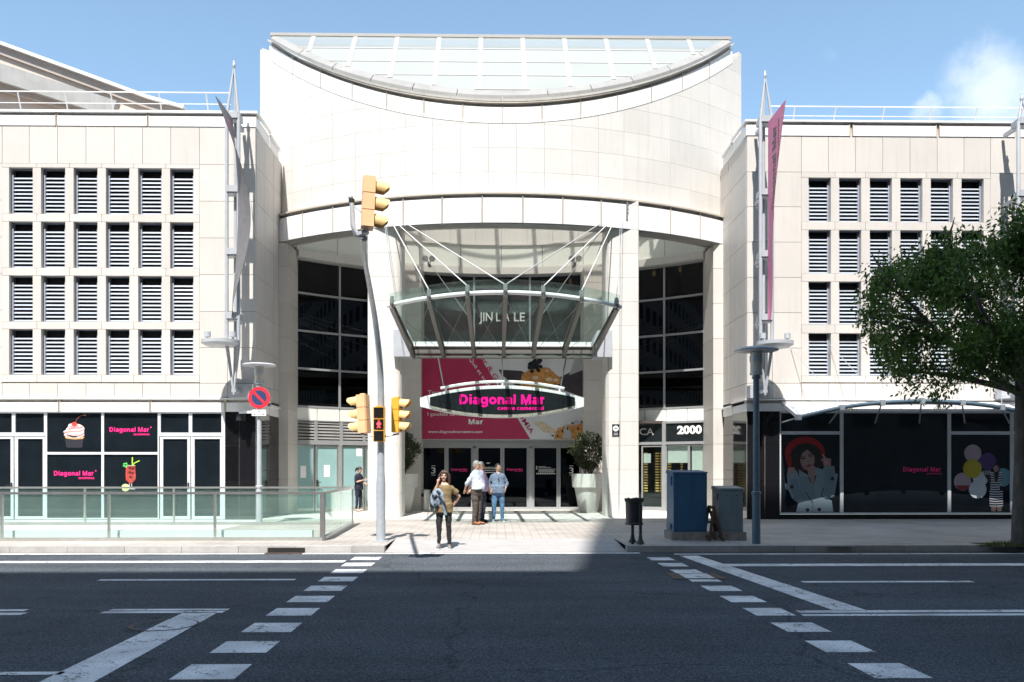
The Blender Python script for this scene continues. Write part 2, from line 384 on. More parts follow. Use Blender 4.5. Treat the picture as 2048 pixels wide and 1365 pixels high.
sc_ = wn.new('ShaderNodeMath'); sc_.operation = 'MULTIPLY'; wl.new(mk, sc_.inputs[0]); sc_.inputs[1].default_value = 0.62
# paler, brighter sky as in the photograph, and thin high haze
hsv = wn.new('ShaderNodeHueSaturation'); hsv.inputs['Saturation'].default_value = 0.92; hsv.inputs['Value'].default_value = 1.11
tn_ = wn.new('ShaderNodeMixRGB'); tn_.blend_type = 'MULTIPLY'; tn_.inputs['Fac'].default_value = 1; tn_.inputs[2].default_value = (0.91, 1.045, 1.0, 1); wl.new(sky.outputs['Color'], tn_.inputs[1]); wl.new(tn_.outputs[0], hsv.inputs['Color'])
mx = wn.new('ShaderNodeMixRGB'); wl.new(sc_.outputs[0], mx.inputs['Fac']); wl.new(hsv.outputs['Color'], mx.inputs[1]); mx.inputs[2].default_value = (5.6, 5.9, 6.4, 1)
wl.new(mx.outputs[0], bg.inputs['Color'])
scene.view_settings.view_transform = 'Standard'; scene.view_settings.look = 'None'
scene.view_settings.exposure = 0.85; scene.view_settings.gamma = 1.0
scene.cycles.max_bounces = 10; scene.cycles.transparent_max_bounces = 24; scene.cycles.glossy_bounces = 4
scene.cycles.use_denoising = True
scene.cycles.sample_clamp_indirect = 6.0

# ------------------------------------------------------------------ ground materials
def asphalt():
    m, nt, b = _nt('worn asphalt'); N, L = nt.nodes, nt.links
    tc = N.new('ShaderNodeTexCoord')
    v = N.new('ShaderNodeTexVoronoi'); v.inputs['Scale'].default_value = 75; L.new(tc.outputs['Object'], v.inputs['Vector'])
    n1 = N.new('ShaderNodeTexNoise'); n1.inputs['Scale'].default_value = 0.45; n1.inputs['Detail'].default_value = 5; L.new(tc.outputs['Object'], n1.inputs['Vector'])
    mp = N.new('ShaderNodeMapping'); mp.inputs['Scale'].default_value = (0.12, 1.3, 1); L.new(tc.outputs['Object'], mp.inputs['Vector'])
    n2 = N.new('ShaderNodeTexNoise'); n2.inputs['Scale'].default_value = 1; n2.inputs['Detail'].default_value = 3; L.new(mp.outputs[0], n2.inputs['Vector'])
    n3 = N.new('ShaderNodeTexNoise'); n3.inputs['Scale'].default_value = 38; n3.inputs['Detail'].default_value = 3; L.new(tc.outputs['Object'], n3.inputs['Vector'])
    r = N.new('ShaderNodeMapRange'); r.inputs['To Min'].default_value = 0.35; r.inputs['To Max'].default_value = 1.75
    L.new(v.outputs['Color'], r.inputs['Value'])
    r1 = N.new('ShaderNodeMapRange'); r1.inputs['From Min'].default_value = 0.3; r1.inputs['From Max'].default_value = 0.7; r1.inputs['To Min'].default_value = 0.82; r1.inputs['To Max'].default_value = 1.18; L.new(n1.outputs['Fac'], r1.inputs['Value'])
    r2 = N.new('ShaderNodeMapRange'); r2.inputs['From Min'].default_value = 0.3; r2.inputs['From Max'].default_value = 0.7; r2.inputs['To Min'].default_value = 0.85; r2.inputs['To Max'].default_value = 1.15; L.new(n2.outputs['Fac'], r2.inputs['Value'])
    r3 = N.new('ShaderNodeMapRange'); r3.inputs['From Min'].default_value = 0.3; r3.inputs['From Max'].default_value = 0.7; r3.inputs['To Min'].default_value = 0.6; r3.inputs['To Max'].default_value = 1.4; L.new(n3.outputs['Fac'], r3.inputs['Value'])
    def mul(a, c):
        k = N.new('ShaderNodeMath'); k.operation = 'MULTIPLY'; L.new(a, k.inputs[0]); L.new(c, k.inputs[1]); return k.outputs[0]
    f = mul(mul(r.outputs[0], r1.outputs[0]), mul(r2.outputs[0], r3.outputs[0]))
    # long repair cracks and old patches
    def rng(sock, a, b_, c, d):
        k = N.new('ShaderNodeMapRange'); k.inputs['From Min'].default_value = a; k.inputs['From Max'].default_value = b_; k.inputs['To Min'].default_value = c; k.inputs['To Max'].default_value = d; L.new(sock, k.inputs['Value']); return k.outputs[0]
    nd = N.new('ShaderNodeTexNoise'); nd.inputs['Scale'].default_value = 1.6; nd.inputs['Detail'].default_value = 5; L.new(tc.outputs['Object'], nd.inputs['Vector'])
    mv = N.new('ShaderNodeMixRGB'); mv.inputs['Fac'].default_value = 0.45; L.new(tc.outputs['Object'], mv.inputs[1]); L.new(nd.outputs['Color'], mv.inputs[2])
    vc = N.new('ShaderNodeTexVoronoi'); vc.feature = 'DISTANCE_TO_EDGE'; vc.inputs['Scale'].default_value = 0.42; L.new(mv.outputs[0], vc.inputs['Vector'])
    f = mul(f, rng(vc.outputs['Distance'], 0.0, 0.008, 0.62, 1.0))
    n5 = N.new('ShaderNodeTexNoise'); n5.inputs['Scale'].default_value = 0.9; n5.inputs['Detail'].default_value = 7; L.new(tc.outputs['Object'], n5.inputs['Vector'])
    f = mul(f, rng(n5.outputs['Fac'], 0.60, 0.70, 1.0, 0.80))
    n6 = N.new('ShaderNodeTexNoise'); n6.inputs['Scale'].default_value = 16; n6.inputs['Detail'].default_value = 2; L.new(tc.outputs['Object'], n6.inputs['Vector'])
    ck = rng(n6.outputs['Fac'], 0.785, 0.80, 1.0, 5.0); f = mul(f, ck)
    s = N.new('ShaderNodeVectorMath'); s.operation = 'SCALE'; s.inputs[0].default_value = (0.070, 0.079, 0.091); L.new(f, s.inputs['Scale'])
    L.new(s.outputs['Vector'], b.inputs['Base Color']); b.inputs['Roughness'].default_value = 0.85; b.inputs['Specular IOR Level'].default_value = 0.08
    bp = N.new('ShaderNodeBump'); bp.inputs['Strength'].default_value = 0.6; bp.inputs['Distance'].default_value = 0.008
    L.new(v.outputs['Distance'], bp.inputs['Height']); L.new(bp.outputs['Normal'], b.inputs['Normal'])
    return m
def paint():
    """road paint worn through in cracks"""
    m, nt, b = _nt('worn road paint'); N, L = nt.nodes, nt.links
    tc = N.new('ShaderNodeTexCoord')
    v = N.new('ShaderNodeTexVoronoi'); v.feature = 'DISTANCE_TO_EDGE'; v.inputs['Scale'].default_value = 7
    n0 = N.new('ShaderNodeTexNoise'); n0.inputs['Scale'].default_value = 9; n0.inputs['Detail'].default_value = 6; L.new(tc.outputs['Object'], n0.inputs['Vector'])
    mxv = N.new('ShaderNodeMixRGB'); mxv.inputs['Fac'].default_value = 0.25; L.new(tc.outputs['Object'], mxv.inputs[1]); L.new(n0.outputs['Color'], mxv.inputs[2]); L.new(mxv.outputs[0], v.inputs['Vector'])
    n1 = N.new('ShaderNodeTexNoise'); n1.inputs['Scale'].default_value = 3.0; n1.inputs['Detail'].default_value = 3; L.new(tc.outputs['Object'], n1.inputs['Vector'])
    th = N.new('ShaderNodeMapRange'); th.inputs['From Min'].default_value = 0.47; th.inputs['From Max'].default_value = 0.72; th.inputs['To Min'].default_value = 0.0; th.inputs['To Max'].default_value = 0.07; L.new(n1.outputs['Fac'], th.inputs['Value'])
    cr = N.new('ShaderNodeMath'); cr.operation = 'LESS_THAN'; L.new(v.outputs['Distance'], cr.inputs[0]); L.new(th.outputs[0], cr.inputs[1])
    n2 = N.new('ShaderNodeTexNoise'); n2.inputs['Scale'].default_value = 55; n2.inputs['Detail'].default_value = 3; L.new(tc.outputs['Object'], n2.inputs['Vector'])
    g = N.new('ShaderNodeMath'); g.operation = 'GREATER_THAN'; g.inputs[1].default_value = 0.64; L.new(n2.outputs['Fac'], g.inputs[0])
    mxm = N.new('ShaderNodeMath'); mxm.operation = 'MAXIMUM'; L.new(cr.outputs[0], mxm.inputs[0]); L.new(g.outputs[0], mxm.inputs[1])
    n3 = N.new('ShaderNodeTexNoise'); n3.inputs['Scale'].default_value = 1.7; n3.inputs['Detail'].default_value = 6; L.new(tc.outputs['Object'], n3.inputs['Vector'])
    cl = N.new('ShaderNodeMapRange'); cl.inputs['From Min'].default_value = 0.3; cl.inputs['From Max'].default_value = 0.7; cl.inputs['To Min'].default_value = 0.48; cl.inputs['To Max'].default_value = 0.80; L.new(n3.outputs['Fac'], cl.inputs['Value'])
    mx = N.new('ShaderNodeMixRGB'); L.new(mxm.outputs[0], mx.inputs['Fac']); L.new(cl.outputs[0], mx.inputs[1]); mx.inputs[2].default_value = (0.13, 0.13, 0.132, 1)
    L.new(mx.outputs[0], b.inputs['Base Color']); b.inputs['Roughness'].default_value = 0.7
    return m
def tiles(name, c1, c2, mort, sx, sy, ms, off=0.5):
    m, nt, b = _nt(name); N, L = nt.nodes, nt.links
    tc = N.new('ShaderNodeTexCoord')
    br = N.new('ShaderNodeTexBrick'); br.inputs['Scale'].default_value = 1; br.offset = off
    br.inputs['Brick Width'].default_value = sx; br.inputs['Row Height'].default_value = sy; br.inputs['Mortar Size'].default_value = ms; br.inputs['Mortar Smooth'].default_value = 0.2
    br.inputs['Color1'].default_value = (*c1, 1); br.inputs['Color2'].default_value = (*c2, 1); br.inputs['Mortar'].default_value = (*mort, 1)
    L.new(tc.outputs['Object'], br.inputs['Vector'])
    n = N.new('ShaderNodeTexNoise'); n.inputs['Scale'].default_value = 0.8; n.inputs['Detail'].default_value = 7; L.new(tc.outputs['Object'], n.inputs['Vector'])
    r = N.new('ShaderNodeMapRange'); r.inputs['From Min'].default_value = 0.3; r.inputs['From Max'].default_value = 0.7; r.inputs['To Min'].default_value = 0.78; r.inputs['To Max'].default_value = 1.12; L.new(n.outputs['Fac'], r.inputs['Value'])
    s = N.new('ShaderNodeVectorMath'); s.operation = 'SCALE'; L.new(br.outputs['Color'], s.inputs[0]); L.new(r.outputs[0], s.inputs['Scale'])
    L.new(s.outputs['Vector'], b.inputs['Base Color']); b.inputs['Roughness'].default_value = 0.75
    bp = N.new('ShaderNodeBump'); bp.inputs['Strength'].default_value = 0.5; bp.inputs['Distance'].default_value = 0.006; bp.invert = True
    L.new(br.outputs['Fac'], bp.inputs['Height']); L.new(bp.outputs['Normal'], b.inputs['Normal'])
    return m
M['asphalt'] = asphalt(); M['paint'] = paint()
M['tiles'] = tiles('small square pavement tiles', (0.43, 0.395, 0.36), (0.385, 0.35, 0.32), (0.29, 0.265, 0.24), 0.20, 0.20, 0.010, 0.0)
M['slabs'] = tiles('pale pavement slabs', (0.66, 0.635, 0.60), (0.61, 0.59, 0.56), (0.28, 0.26, 0.24), 0.6, 0.4, 0.008, 0.5)
M['rampmat'] = mat('grey concrete ramp', (0.36, 0.35, 0.345), 0.85, 0.10, 2.2, bump=0.2)
M['kerb'] = mat('granite kerb stone', (0.36, 0.345, 0.33), 0.75, 0.12, 5, tone=0.16, bump=0.15)
M['earth'] = mat('bare ground', (0.20, 0.185, 0.165), 0.95, 0.2, 0.05)
M['grate'] = mat('dark drain opening', (0.012, 0.012, 0.012), 0.8, 0.2, 5)

PAVE = 0.12; KY = 17.12           # pavement height, kerb line
xl = G(776, 1095, 0.06).x; xr = G(1252, 1098, 0.06).x
tag(MB().poly([(-2500, -2500, -0.03), (2500, -2500, -0.03), (2500, 2500, -0.03), (-2500, 2500, -0.03)]).build('ground', M['earth']), kind='structure')
road = tag(MB().poly([(-160, -7.5, 0), (160, -7.5, 0), (160, KY + 0.1, 0), (-160, KY + 0.1, 0)]).build('road', M['asphalt']), kind='structure')
def mark(pts, z=0.004):
    return MB().poly([(p[0], p[1], z) for p in pts]).build('road_marking', M['paint'], road)
def lin(a, b, y): return a[0] + (b[0] - a[0]) * (y - a[1]) / (b[1] - a[1])
for (n0, n1, f0, f1, y0, per, cnt, ln) in (((341, 1358), (470, 1358), (688, 1129), (747, 1129), 6.92, 0.985, 11, 0.53), ((1759, 1362), (1876, 1362), (1341, 1141), (1394, 1141), 6.86, 0.975, 11, 0.53)):
    a, b, c, d = G(*n0), G(*n1), G(*f0), G(*f1)
    for k in range(-1, cnt - 1):
        ya = y0 + k * per; yb = ya + ln
        if yb > 16.75: continue
        mark([(lin(a, c, ya), ya), (lin(b, d, ya), ya), (lin(b, d, yb), yb), (lin(a, c, yb), yb)])
def hline(x0, x1, ya, yb, tilt=0.0):
    p = [G(x0, ya + 0), G(x1, ya), G(x1, yb), G(x0, yb)]; Y0 = G(1007, ya).y; Y1 = G(1007, yb).y
    mark([(p[0].x, Y0), (p[1].x, Y0), (p[1].x, Y1), (p[0].x, Y1)])
def diag(b0, b1, t0, t1, z=0.004): mark([G(*b0), G(*b1), G(*t1), G(*t0)], z)
diag((-35, 1420), (90, 1420), (368, 1225.6), (436, 1225.6))
hline(222, 457, 1220.2, 1216.8); hline(206, 447, 1225.2, 1221.5)
hline(-260, 56, 1220.5, 1217.0); hline(-260, 50, 1228.2, 1223.5)
hline(200, 590, 1160.4, 1157.8); hline(-260, 128, 1347, 1341)
hline(-900, 688, 1125.0, 1121.2)
hline(-900, 1282, 1108.4, 1106.2); hline(1352, 2800, 1110.6, 1108.8)
diag((1669, 1222.5), (1736, 1222.5), (1358, 1112), (1396, 1112))
hline(1461, 2700, 1134.2, 1129.4); hline(1612, 1960, 1167.6, 1164.6)
hline(1604, 2700, 1228.4, 1223.6); hline(1612, 2700, 1235.0, 1231.0)
# bits of litter and chips on the road
# pavement, ramp and kerbs
pv = MB()
pv.box(-160, 160, 19.0, 70, -0.02, PAVE)
pv.box(-160, xl, KY + 0.26, 19.0, -0.02, PAVE); pv.box(xr, 160, KY + 0.26, 19.0, -0.02, PAVE)
pave = tag(pv.build('pavement', M['tiles']), kind='structure')
MB().hexa([(xl, KY, -0.02), (xr, KY, -0.02), (xr, 19.0, -0.02), (xl, 19.0, -0.02), (xl, KY, 0.012), (xr, KY, 0.012), (xr, 19.0, PAVE), (xl, 19.0, PAVE)]).build('ramp', M['rampmat'], pave)
MB().box(-7.0, 7.4, 26.0, 26.22, PAVE, PAVE + 0.004).build('border_strip', M['rampmat'], pave)
MB().box(-8.5, 9.0, 26.24, 33.2, PAVE, PAVE + 0.005).box(-60, -7.0, 19.9, 26.1, PAVE, PAVE + 0.004).build('slab_paving', M['slabs'], pave)
kb = MB(); x = -60.0
while x < xl - 0.01:
    x2 = min(x + 1.12, xl); kb.box(x + 0.004, x2 - 0.004, KY, KY + 0.26, -0.02, PAVE + 0.012, 0, tn()); x = x2
x = xr
while x < 60:
    kb.box(x + 0.004, x + 1.116, KY, KY + 0.26, -0.02, PAVE + 0.012, 0, tn()); x += 1.12
kb.box(xl - 0.02, xl, KY + 0.26, 19.0, 0, PAVE + 0.008, 0, .2); kb.box(xr, xr + 0.02, KY + 0.26, 19.0, 0, PAVE + 0.008, 0, .2)
tag(kb.build('kerb', M['kerb']), kind='structure')
# opposite pavement on the camera's side of the street
tag(MB().box(-160, 160, -40, -7.5, -0.02, 0.12).build('far_pavement', M['tiles']), kind='structure')
# ================================================================== the two wings
WY = 26.0
def panels_xz(mb, xs, zs, y0, y1, skip=None, g=0.006, m=0):
    """cladding panels between the joints xs and zs, front face at y0"""
    for i in range(len(xs) - 1):
        for j in range(len(zs) - 1):
            if skip and skip((xs[i] + xs[i + 1]) / 2, (zs[j] + zs[j + 1]) / 2): continue
            mb.box(xs[i] + g, xs[i + 1] - g, y0, y1, zs[j] + g, zs[j + 1] - g, m, tn())
def panels_yz(mb, x0, x1, ys, zs, g=0.006, m=0):
    for i in range(len(ys) - 1):
        for j in range(len(zs) - 1):
            mb.box(x0, x1, ys[i] + g, ys[i + 1] - g, zs[j] + g, zs[j + 1] - g, m, tn())
def louvre_proto(parent, x0, x1, z0, z1):
    fr = MB(); y0, y1 = WY + 0.135, WY + 0.205
    t = 0.035
    fr.box(x0, x0 + t, y0, y1, z0, z1, 0); fr.box(x1 - t, x1, y0, y1, z0, z1, 0)
    fr.box(x0 + t, x1 - t, y0, y1, z1 - t, z1, 0); fr.box(x0 + t, x1 - t, y0, y1, z0, z0 + t, 0)
    fr.box(x0, x1, WY + 0.36, WY + 0.38, z0, z1, 1)
    w_ = fr.build('louvre_window', [M['darkframe'], M['black']], parent)
    s = MB(); n = 10; top = z1 - 0.20; h = (top - z0 - 0.02) / n
    for k in range(n):
        zb = z0 + 0.03 + k * h
        s.hexa([(x0 + t, WY + 0.14, zb), (x1 - t, WY + 0.14, zb), (x1 - t, WY + 0.175, zb + 0.01), (x0 + t, WY + 0.175, zb + 0.01),
                (x0 + t, WY + 0.165, zb + h * 0.44), (x1 - t, WY + 0.165, zb + h * 0.44), (x1 - t, WY + 0.20, zb + h * 0.44), (x0 + t, WY + 0.20, zb + h * 0.44)], 0, tn())
    for xx in (x0 + t, x1 - t - 0.03): s.box(xx, xx + 0.03, WY + 0.125, WY + 0.134, z0 + 0.02, top + 0.02, 0)
    s.build('slats', M['slat'], w_)
    return w_

def wing(side, loc, label):
    root = thing('shopping_wing', loc, label, 'building')
    if side < 0:
        cols = [(18, 65.5), (82, 130.5), (147, 195), (211.5, 259), (276, 323.5), (340, 387)]
        rows = [(341, 433), (448, 540), (555, 646.5), (661, 752)]
        lat = (4, 399, 333, 766); pxs_top = [-900, -52.8, 4.3, 58.5, 115, 172, 228.5, 285, 341.5, 399, 455, 511]
        side_z = [258, 333, 406, 479, 552, 625, 697, 768, 797]; X_end = PX(511, WY); capy = (222.8, 229, 257); lowc = (797, 824)
    else:
        cols = [(1617, 1662), (1678, 1722.5), (1739.5, 1784), (1800.5, 1845), (1861.5, 1906), (1923, 1967.5)]
        rows = [(352, 441), (457, 545), (561, 648), (665, 751)]
        lat = (1603, 1981, 341, 764); pxs_top = [1494, 1545, 1603, 1657, 1711, 1765.5, 1820, 1874.5, 1928, 1981, 2033, 2900]
        side_z = [268, 341, 411, 482, 553, 624, 695, 766, 797]; X_end = PX(1494, WY); capy = (232.5, 238, 268); lowc = (797, 822)
    cx = [(PX(a, WY), PX(b, WY)) for a, b in cols]; rz = [(PZ(b, WY), PZ(a, WY)) for a, b in rows]
    zb, zt = PZ(lowc[0], WY), PZ(side_z[0], WY)
    L0, L1 = PX(lat[0], WY), PX(lat[1], WY); LZ0, LZ1 = PZ(lat[3], WY), PZ(lat[2], WY)
    xs = [PX(p, WY) for p in pxs_top]; zs = sorted(PZ(p, WY) for p in side_z)
    far = xs[0] if side < 0 else xs[-1]
    # subdivide the far stretch outside the frame in ordinary panels
    if side < 0: xs = [far + (xs[1] - far) * k / 16 for k in range(16)] + xs[1:]
    else: xs = xs[:-1] + [xs[-2] + (far - xs[-2]) * k / 16 for k in range(1, 17)]
    mb = MB()
    panels_xz(mb, xs, zs, WY, WY + 0.1, lambda x, z: L0 < x < L1 and LZ0 - .05 < z < LZ1)
    # lattice round the louvres: piers between the openings, beams above and below
    edges = [L0]
    for a, b in cx: edges += [a, b]
    edges.append(L1); g = 0.005
    hz = [LZ0]
    for a, b in reversed(rz): hz += [a, b]
    hz.append(LZ1)
    for k in range(0, len(hz) - 1, 2):          # beams, jointed at mid pier
        jx = [L0] + [(cx[i][1] + cx[i + 1][0]) / 2 for i in range(len(cx) - 1)] + [L1]
        for i in range(len(jx) - 1): mb.box(jx[i] + g, jx[i + 1] - g, WY, WY + 0.134, hz[k] + (g if k else 0), hz[k + 1], 0, tn())
    for k in range(1, len(hz) - 1, 2):
        for i in range(0, len(edges) - 1, 2): mb.box(edges[i], edges[i + 1], WY, WY + 0.134, hz[k] + g, hz[k + 1] - g, 0, tn())
    # backing wall with the openings left free, behind panels
    XA, XB = (far, X_end) if side < 0 else (X_end, far)
    mb.box(XA + (.1 if side > 0 else 0), L0, WY + 0.1, WY + 0.4, zb, zt, 1); mb.box(L1, XB - (.1 if side < 0 else 0), WY + 0.1, WY + 0.4, zb, zt, 1)
    mb.box(L0, L1, WY + 0.1, WY + 0.4, LZ1, zt, 1); mb.box(L0, L1, WY + 0.1, WY + 0.4, zb, LZ0, 1)
    mb.box(L0, L1, WY + 0.4, WY + 0.45, LZ0, LZ1, 1)
    # return wall towards the entrance, stepping back in two bays
    zr = [zb] + [z for z in zs[1:]]
    xi = X_end
    s = -side
    YR = 29.6
    panels_yz(mb, xi, xi - s * 0.1, [WY + 0.1, 27.05, 28.1], zr)
    mb.box(xi - s * 0.1, xi - s * 0.35, WY + 0.4, 28.1, zb, zt, 1)
    panels_yz(mb, xi + s * 0.0, xi - s * 0.1, [28.12, YR], zr, g=0.006)
    mb.box(xi - s * 0.1, xi - s * 0.35, 28.12, YR, zb, zt, 1)
    wall = mb.build('wall', [M['stone'], M['joint']], root)
    # body behind and flat roof
    rb = MB()
    zt2 = PZ(capy[0], WY)
    rb.box(XA, XB - s * 0.4 if side < 0 else XB, WY + 0.45, 46, 4.0, zt2 - 0.35) if side < 0 else rb.box(XA + 0.4, XB, WY + 0.45, 46, 4.0, zt2 - 0.35)
    rb.build('roof', M['joint'], root)
    # white metal cornices, top and above the shop: panels between reveals, cap with a shadow gap
    def cornice(z0, z1, z2, gaps, xa, xb, out, name, ret=True):
        c = MB(); gx = sorted([xa] + [v for gpair in gaps for v in gpair] + [xb])
        for i in range(0, len(gx) - 1):
            if i % 2 == 0: c.box(gx[i], gx[i + 1], WY - out, WY + 0.3, z0, z1 - 0.09, 0, tn())
            else: c.box(gx[i], gx[i + 1], WY - out + 0.05, WY + 0.3, z0, z1 - 0.09, 1, tn()); [c.box(q - 0.016, q + 0.016, WY - out - 0.004, WY - out + 0.05, z0, z1, 1) for q in (gx[i], gx[i + 1])]
        c.box(xa, xb, WY - out + 0.08, WY + 0.3, z1 - 0.09, z1, 2)
        c.box(xa, xb + (s * 0.0), WY - out - 0.05, WY + 0.45, z1 + 0.002, z2, 0)
        if ret:
            e = xi + s * 0.002
            c.box(e, e + s * out * 0.9, WY - out, 27.5, z0, z1 - 0.09, 0)
            c.box(e, e + s * (out * 0.9 + 0.05), WY - out - 0.05, 27.55, z1, z2 + 0.001, 0)
            c.box(e, e + s * out * 0.6, 27.56, 28.7, z0 - 0.02, z1 - 0.1, 0)
            c.box(e, e + s * (out * 0.6 + 0.05), 27.56, 28.75, z1 - 0.1, z2 - 0.08, 0)
        return c.build(name, [M['whitemetal'], M['beigemetal'], M['joint']], root)
    z0, z1, z2 = zt, PZ(capy[1], WY - .12), PZ(capy[0], WY - .18)
    if side < 0: gp = [(107, 111), (291, 295)]; gl = [(113, 117), (296, 300), (447, 450)]
    else: gp = [(1702, 1709), (1876, 1883), (2033, 2040)]; gl = [(1702, 1706), (1876, 1880)]
    f2 = lambda q, Y: [(PX(a, Y), PX(b, Y)) for a, b in q]
    cornice(z0, z1, z2, f2(gp, WY - .12), XA, XB, 0.022, 'cornice')
    if side < 0: cornice(PZ(lowc[1], WY - .1), PZ(lowc[0] + 3, WY - .1), PZ(lowc[0], WY - .1), f2(gl, WY - .1), XA, XB, 0.02, 'shop_fascia')
    else: cornice(PZ(lowc[1], WY - .1), PZ(lowc[0] + 3, WY - .1), PZ(lowc[0], WY - .1), f2(gl, WY - .1), XA, XB, 0.02, 'shop_fascia')
    # louvred windows: one prototype, then copies
    a, b = cx[0]; c0, c1 = rz[0]
    p = louvre_proto(root, a, b, c0, c1)
    for i in range(len(cx)):
        for j in range(len(rz)):
            if i or j:
                q = copy_tree(p, root, (cx[i][0] - a, 0, rz[j][0] - c0))
    return root, XA, XB, xi, zt2

left_w, LXA, LXB, LXI, LZT = wing(-1, (-14, WY, 0), 'pale stone wing with louvre grid behind the glass railing, shop windows showing a cupcake')
right_w, RXA, RXB, RXI, RZT = wing(1, (14, WY, 0), 'pale stone wing with louvre grid behind the street tree and white shop awning')

# ---- ground floor, left wing
def granite(root, xs, zs, y0, y1, extra=None):
    g = MB(); panels_xz(g, xs, zs, y0, y0 + 0.03, None, 0.008)
    g.box(xs[0], xs[-1], y0 + 0.03, y1, zs[0], zs[-1], 1)
    if extra: extra(g)
    return g.build('granite_base', [M['granite'], M['granite_joint']], root)
YS = WY + 0.06
fz = PZ(824, WY - .1)
gx = [PX(p, WY) for p in (449.5, 478, 511)]
def lret(g):
    for a, b in ((WY + .04, 27.3), (27.31, 29.4)):
        for z0, z1 in ((PAVE, 1.6), (1.61, 2.75), (2.76, fz)): g.box(LXI - 0.15, LXI, a, b, z0, z1, 0, tn())
granite(left_w, gx, [PAVE, PZ(964, WY), PZ(892.5, WY), fz], WY, WY + 0.04, lret)
def pane_frame(root, name, x0, x1, z0, z1, y, fw=0.05, d=0.08, glass='shopglass', frame='alu_light', gl_inset=0.04):
    """a glazed panel: frame mesh with its pane as a child"""
    f = MB(); f.box(x0, x0 + fw, y, y + d, z0, z1); f.box(x1 - fw, x1, y, y + d, z0, z1)
    f.box(x0 + fw, x1 - fw, y, y + d, z1 - fw, z1); f.box(x0 + fw, x1 - fw, y, y + d, z0, z0 + fw)
    o = f.build(name, M[frame], root)
    MB().box(x0 + fw, x1 - fw, y + gl_inset, y + gl_inset + 0.012, z0 + fw, z1 - fw).build('pane', M[glass], o)
    return o
cp = lambda c: c / 3.593
def sx(c): return PX(cp(c), YS)
def szz(c): return PZ(740 + cp(c), YS)
ZT, ZTR, ZD, ZMID, ZB = szz(292), szz(465), szz(476), szz(601), PAVE + 0.02
zf0, zf1 = szz(292), szz(1075)
H = 0.028
def shopfront_bay_doors(x0c, xm, x1c):
    """transom lights over a pair of framed glass doors"""
    a, m_, b = sx(x0c), sx(xm), sx(x1c)
    pane_frame(left_w, 'transom_window', a, m_, ZTR, fz, YS); pane_frame(left_w, 'transom_window', m_ + .001, b, ZTR, fz, YS)
    for (p, q, hx) in ((a, m_, m_ - 0.06), (m_ + .001, b, None)):
        d = pane_frame(left_w, 'shop_door', p + 0.03, q - 0.012, ZB, ZTR - 0.055, YS + 0.02, 0.085, 0.06)
        if hx:
            h = MB(); z = 1.15
            h.box(hx - 0.02, hx + 0.02, YS - 0.005, YS + 0.02, z - 0.09, z + 0.09); h.bar((hx, YS - 0.05, z + .02), (hx - 0.13, YS - 0.05, z + .02), 0.022, 0.022); h.bar((hx, YS + 0.02, z + .02), (hx, YS - 0.05, z + .02), 0.022, 0.022)
            h.build('door_handle', M['blackmetal'], d)
    MB().box(a, b, YS, YS + 0.09, ZTR - 0.055, ZTR).build('door_head', M['alu_light'], left_w)
shopfront_bay_doors(-148, 97, 328); shopfront_bay_doors(1142, 1368, 1603)
for xa, xb in ((328, 737), (737, 1142)):
    a, b = sx(xa), sx(xb)
    for z0, z1 in ((ZMID, fz), (ZB, ZMID)):
        pane_frame(left_w, 'shop_window', a + 0.001, b - 0.001, z0 + 0.0005, z1 - 0.0005, YS, 0.036, 0.08)
x = sx(-148)
while x > LXA + 3:
    pane_frame(left_w, 'shop_window', x - 2.4, x - 0.002, ZB, fz, YS, 0.05, 0.08); x -= 2.4
MB().box(sx(1603), gx[0], YS - .02, YS + 0.09, ZB, fz).build('end_post', M['alu_light'], left_w)

# printed pictures on the left shop windows (flat vinyl a few millimetres in front of the panes)
YV = YS + 0.036
def V8(cx, cy): return (PX(100 + cx / 7.582, YV), PZ(820 + cy / 7.582, YV))
M['cream1'] = mat('print cream', (0.80, 0.62, 0.60), 0.4, 0.10, 30)
M['cream2'] = mat('print rose', (0.50, 0.24, 0.25), 0.4, 0.2, 30)
M['cherry'] = mat('print cherry', (0.78, 0.07, 0.06), 0.4, 0.1, 30)
M['stem'] = mat('print stem', (0.26, 0.06, 0.05), 0.4, 0.1, 30)
M['sponge'] = mat('print sponge', (0.62, 0.33, 0.13), 0.4, 0.25, 40)
M['darkcup'] = mat('print dark cup', (0.028, 0.028, 0.038), 0.3, 0.4, 40)
M['cupline'] = mat('print cup pleat', (0.055, 0.055, 0.07), 0.4, 0.2, 30)
M['drink'] = mat('print red drink', (0.36, 0.06, 0.05), 0.3, 0.45, 28)
M['ice'] = mat('print dark ice', (0.12, 0.015, 0.02), 0.3, 0.3, 30)
M['lime'] = mat('print lime', (0.62, 0.72, 0.30), 0.4, 0.12, 40)
M['leaf_p'] = mat('print mint', (0.10, 0.50, 0.12), 0.4, 0.2, 40)
M['straw'] = mat('print straw', (0.42, 0.72, 0.06), 0.4, 0.06, 30)
M['skin_p'] = mat('print skin', (0.30, 0.20, 0.18), 0.4, 0.06, 8)
M['hat_p'] = mat('print red hat', (0.30, 0.012, 0.014), 0.5, 0.12, 6)
M['coat_p'] = mat('print striped coat', (0.20, 0.27, 0.32), 0.5, 0.10, 20)
M['coat_d'] = mat('print coat shade lines', (0.10, 0.145, 0.18), 0.5, 0.10, 20)
M['hair_p'] = mat('print dark hair', (0.020, 0.014, 0.014), 0.5, 0.3, 20)
M['lips_p'] = mat('print lips', (0.24, 0.02, 0.03), 0.4, 0.1, 20)
M['purple_p'] = mat('print purple', (0.08, 0.035, 0.17), 0.4, 0.06, 5)
M['yellow_p'] = mat('print yellow', (0.44, 0.36, 0.025), 0.4, 0.06, 5)
M['rose_p'] = mat('print pale pink', (0.40, 0.31, 0.37), 0.4, 0.06, 5)
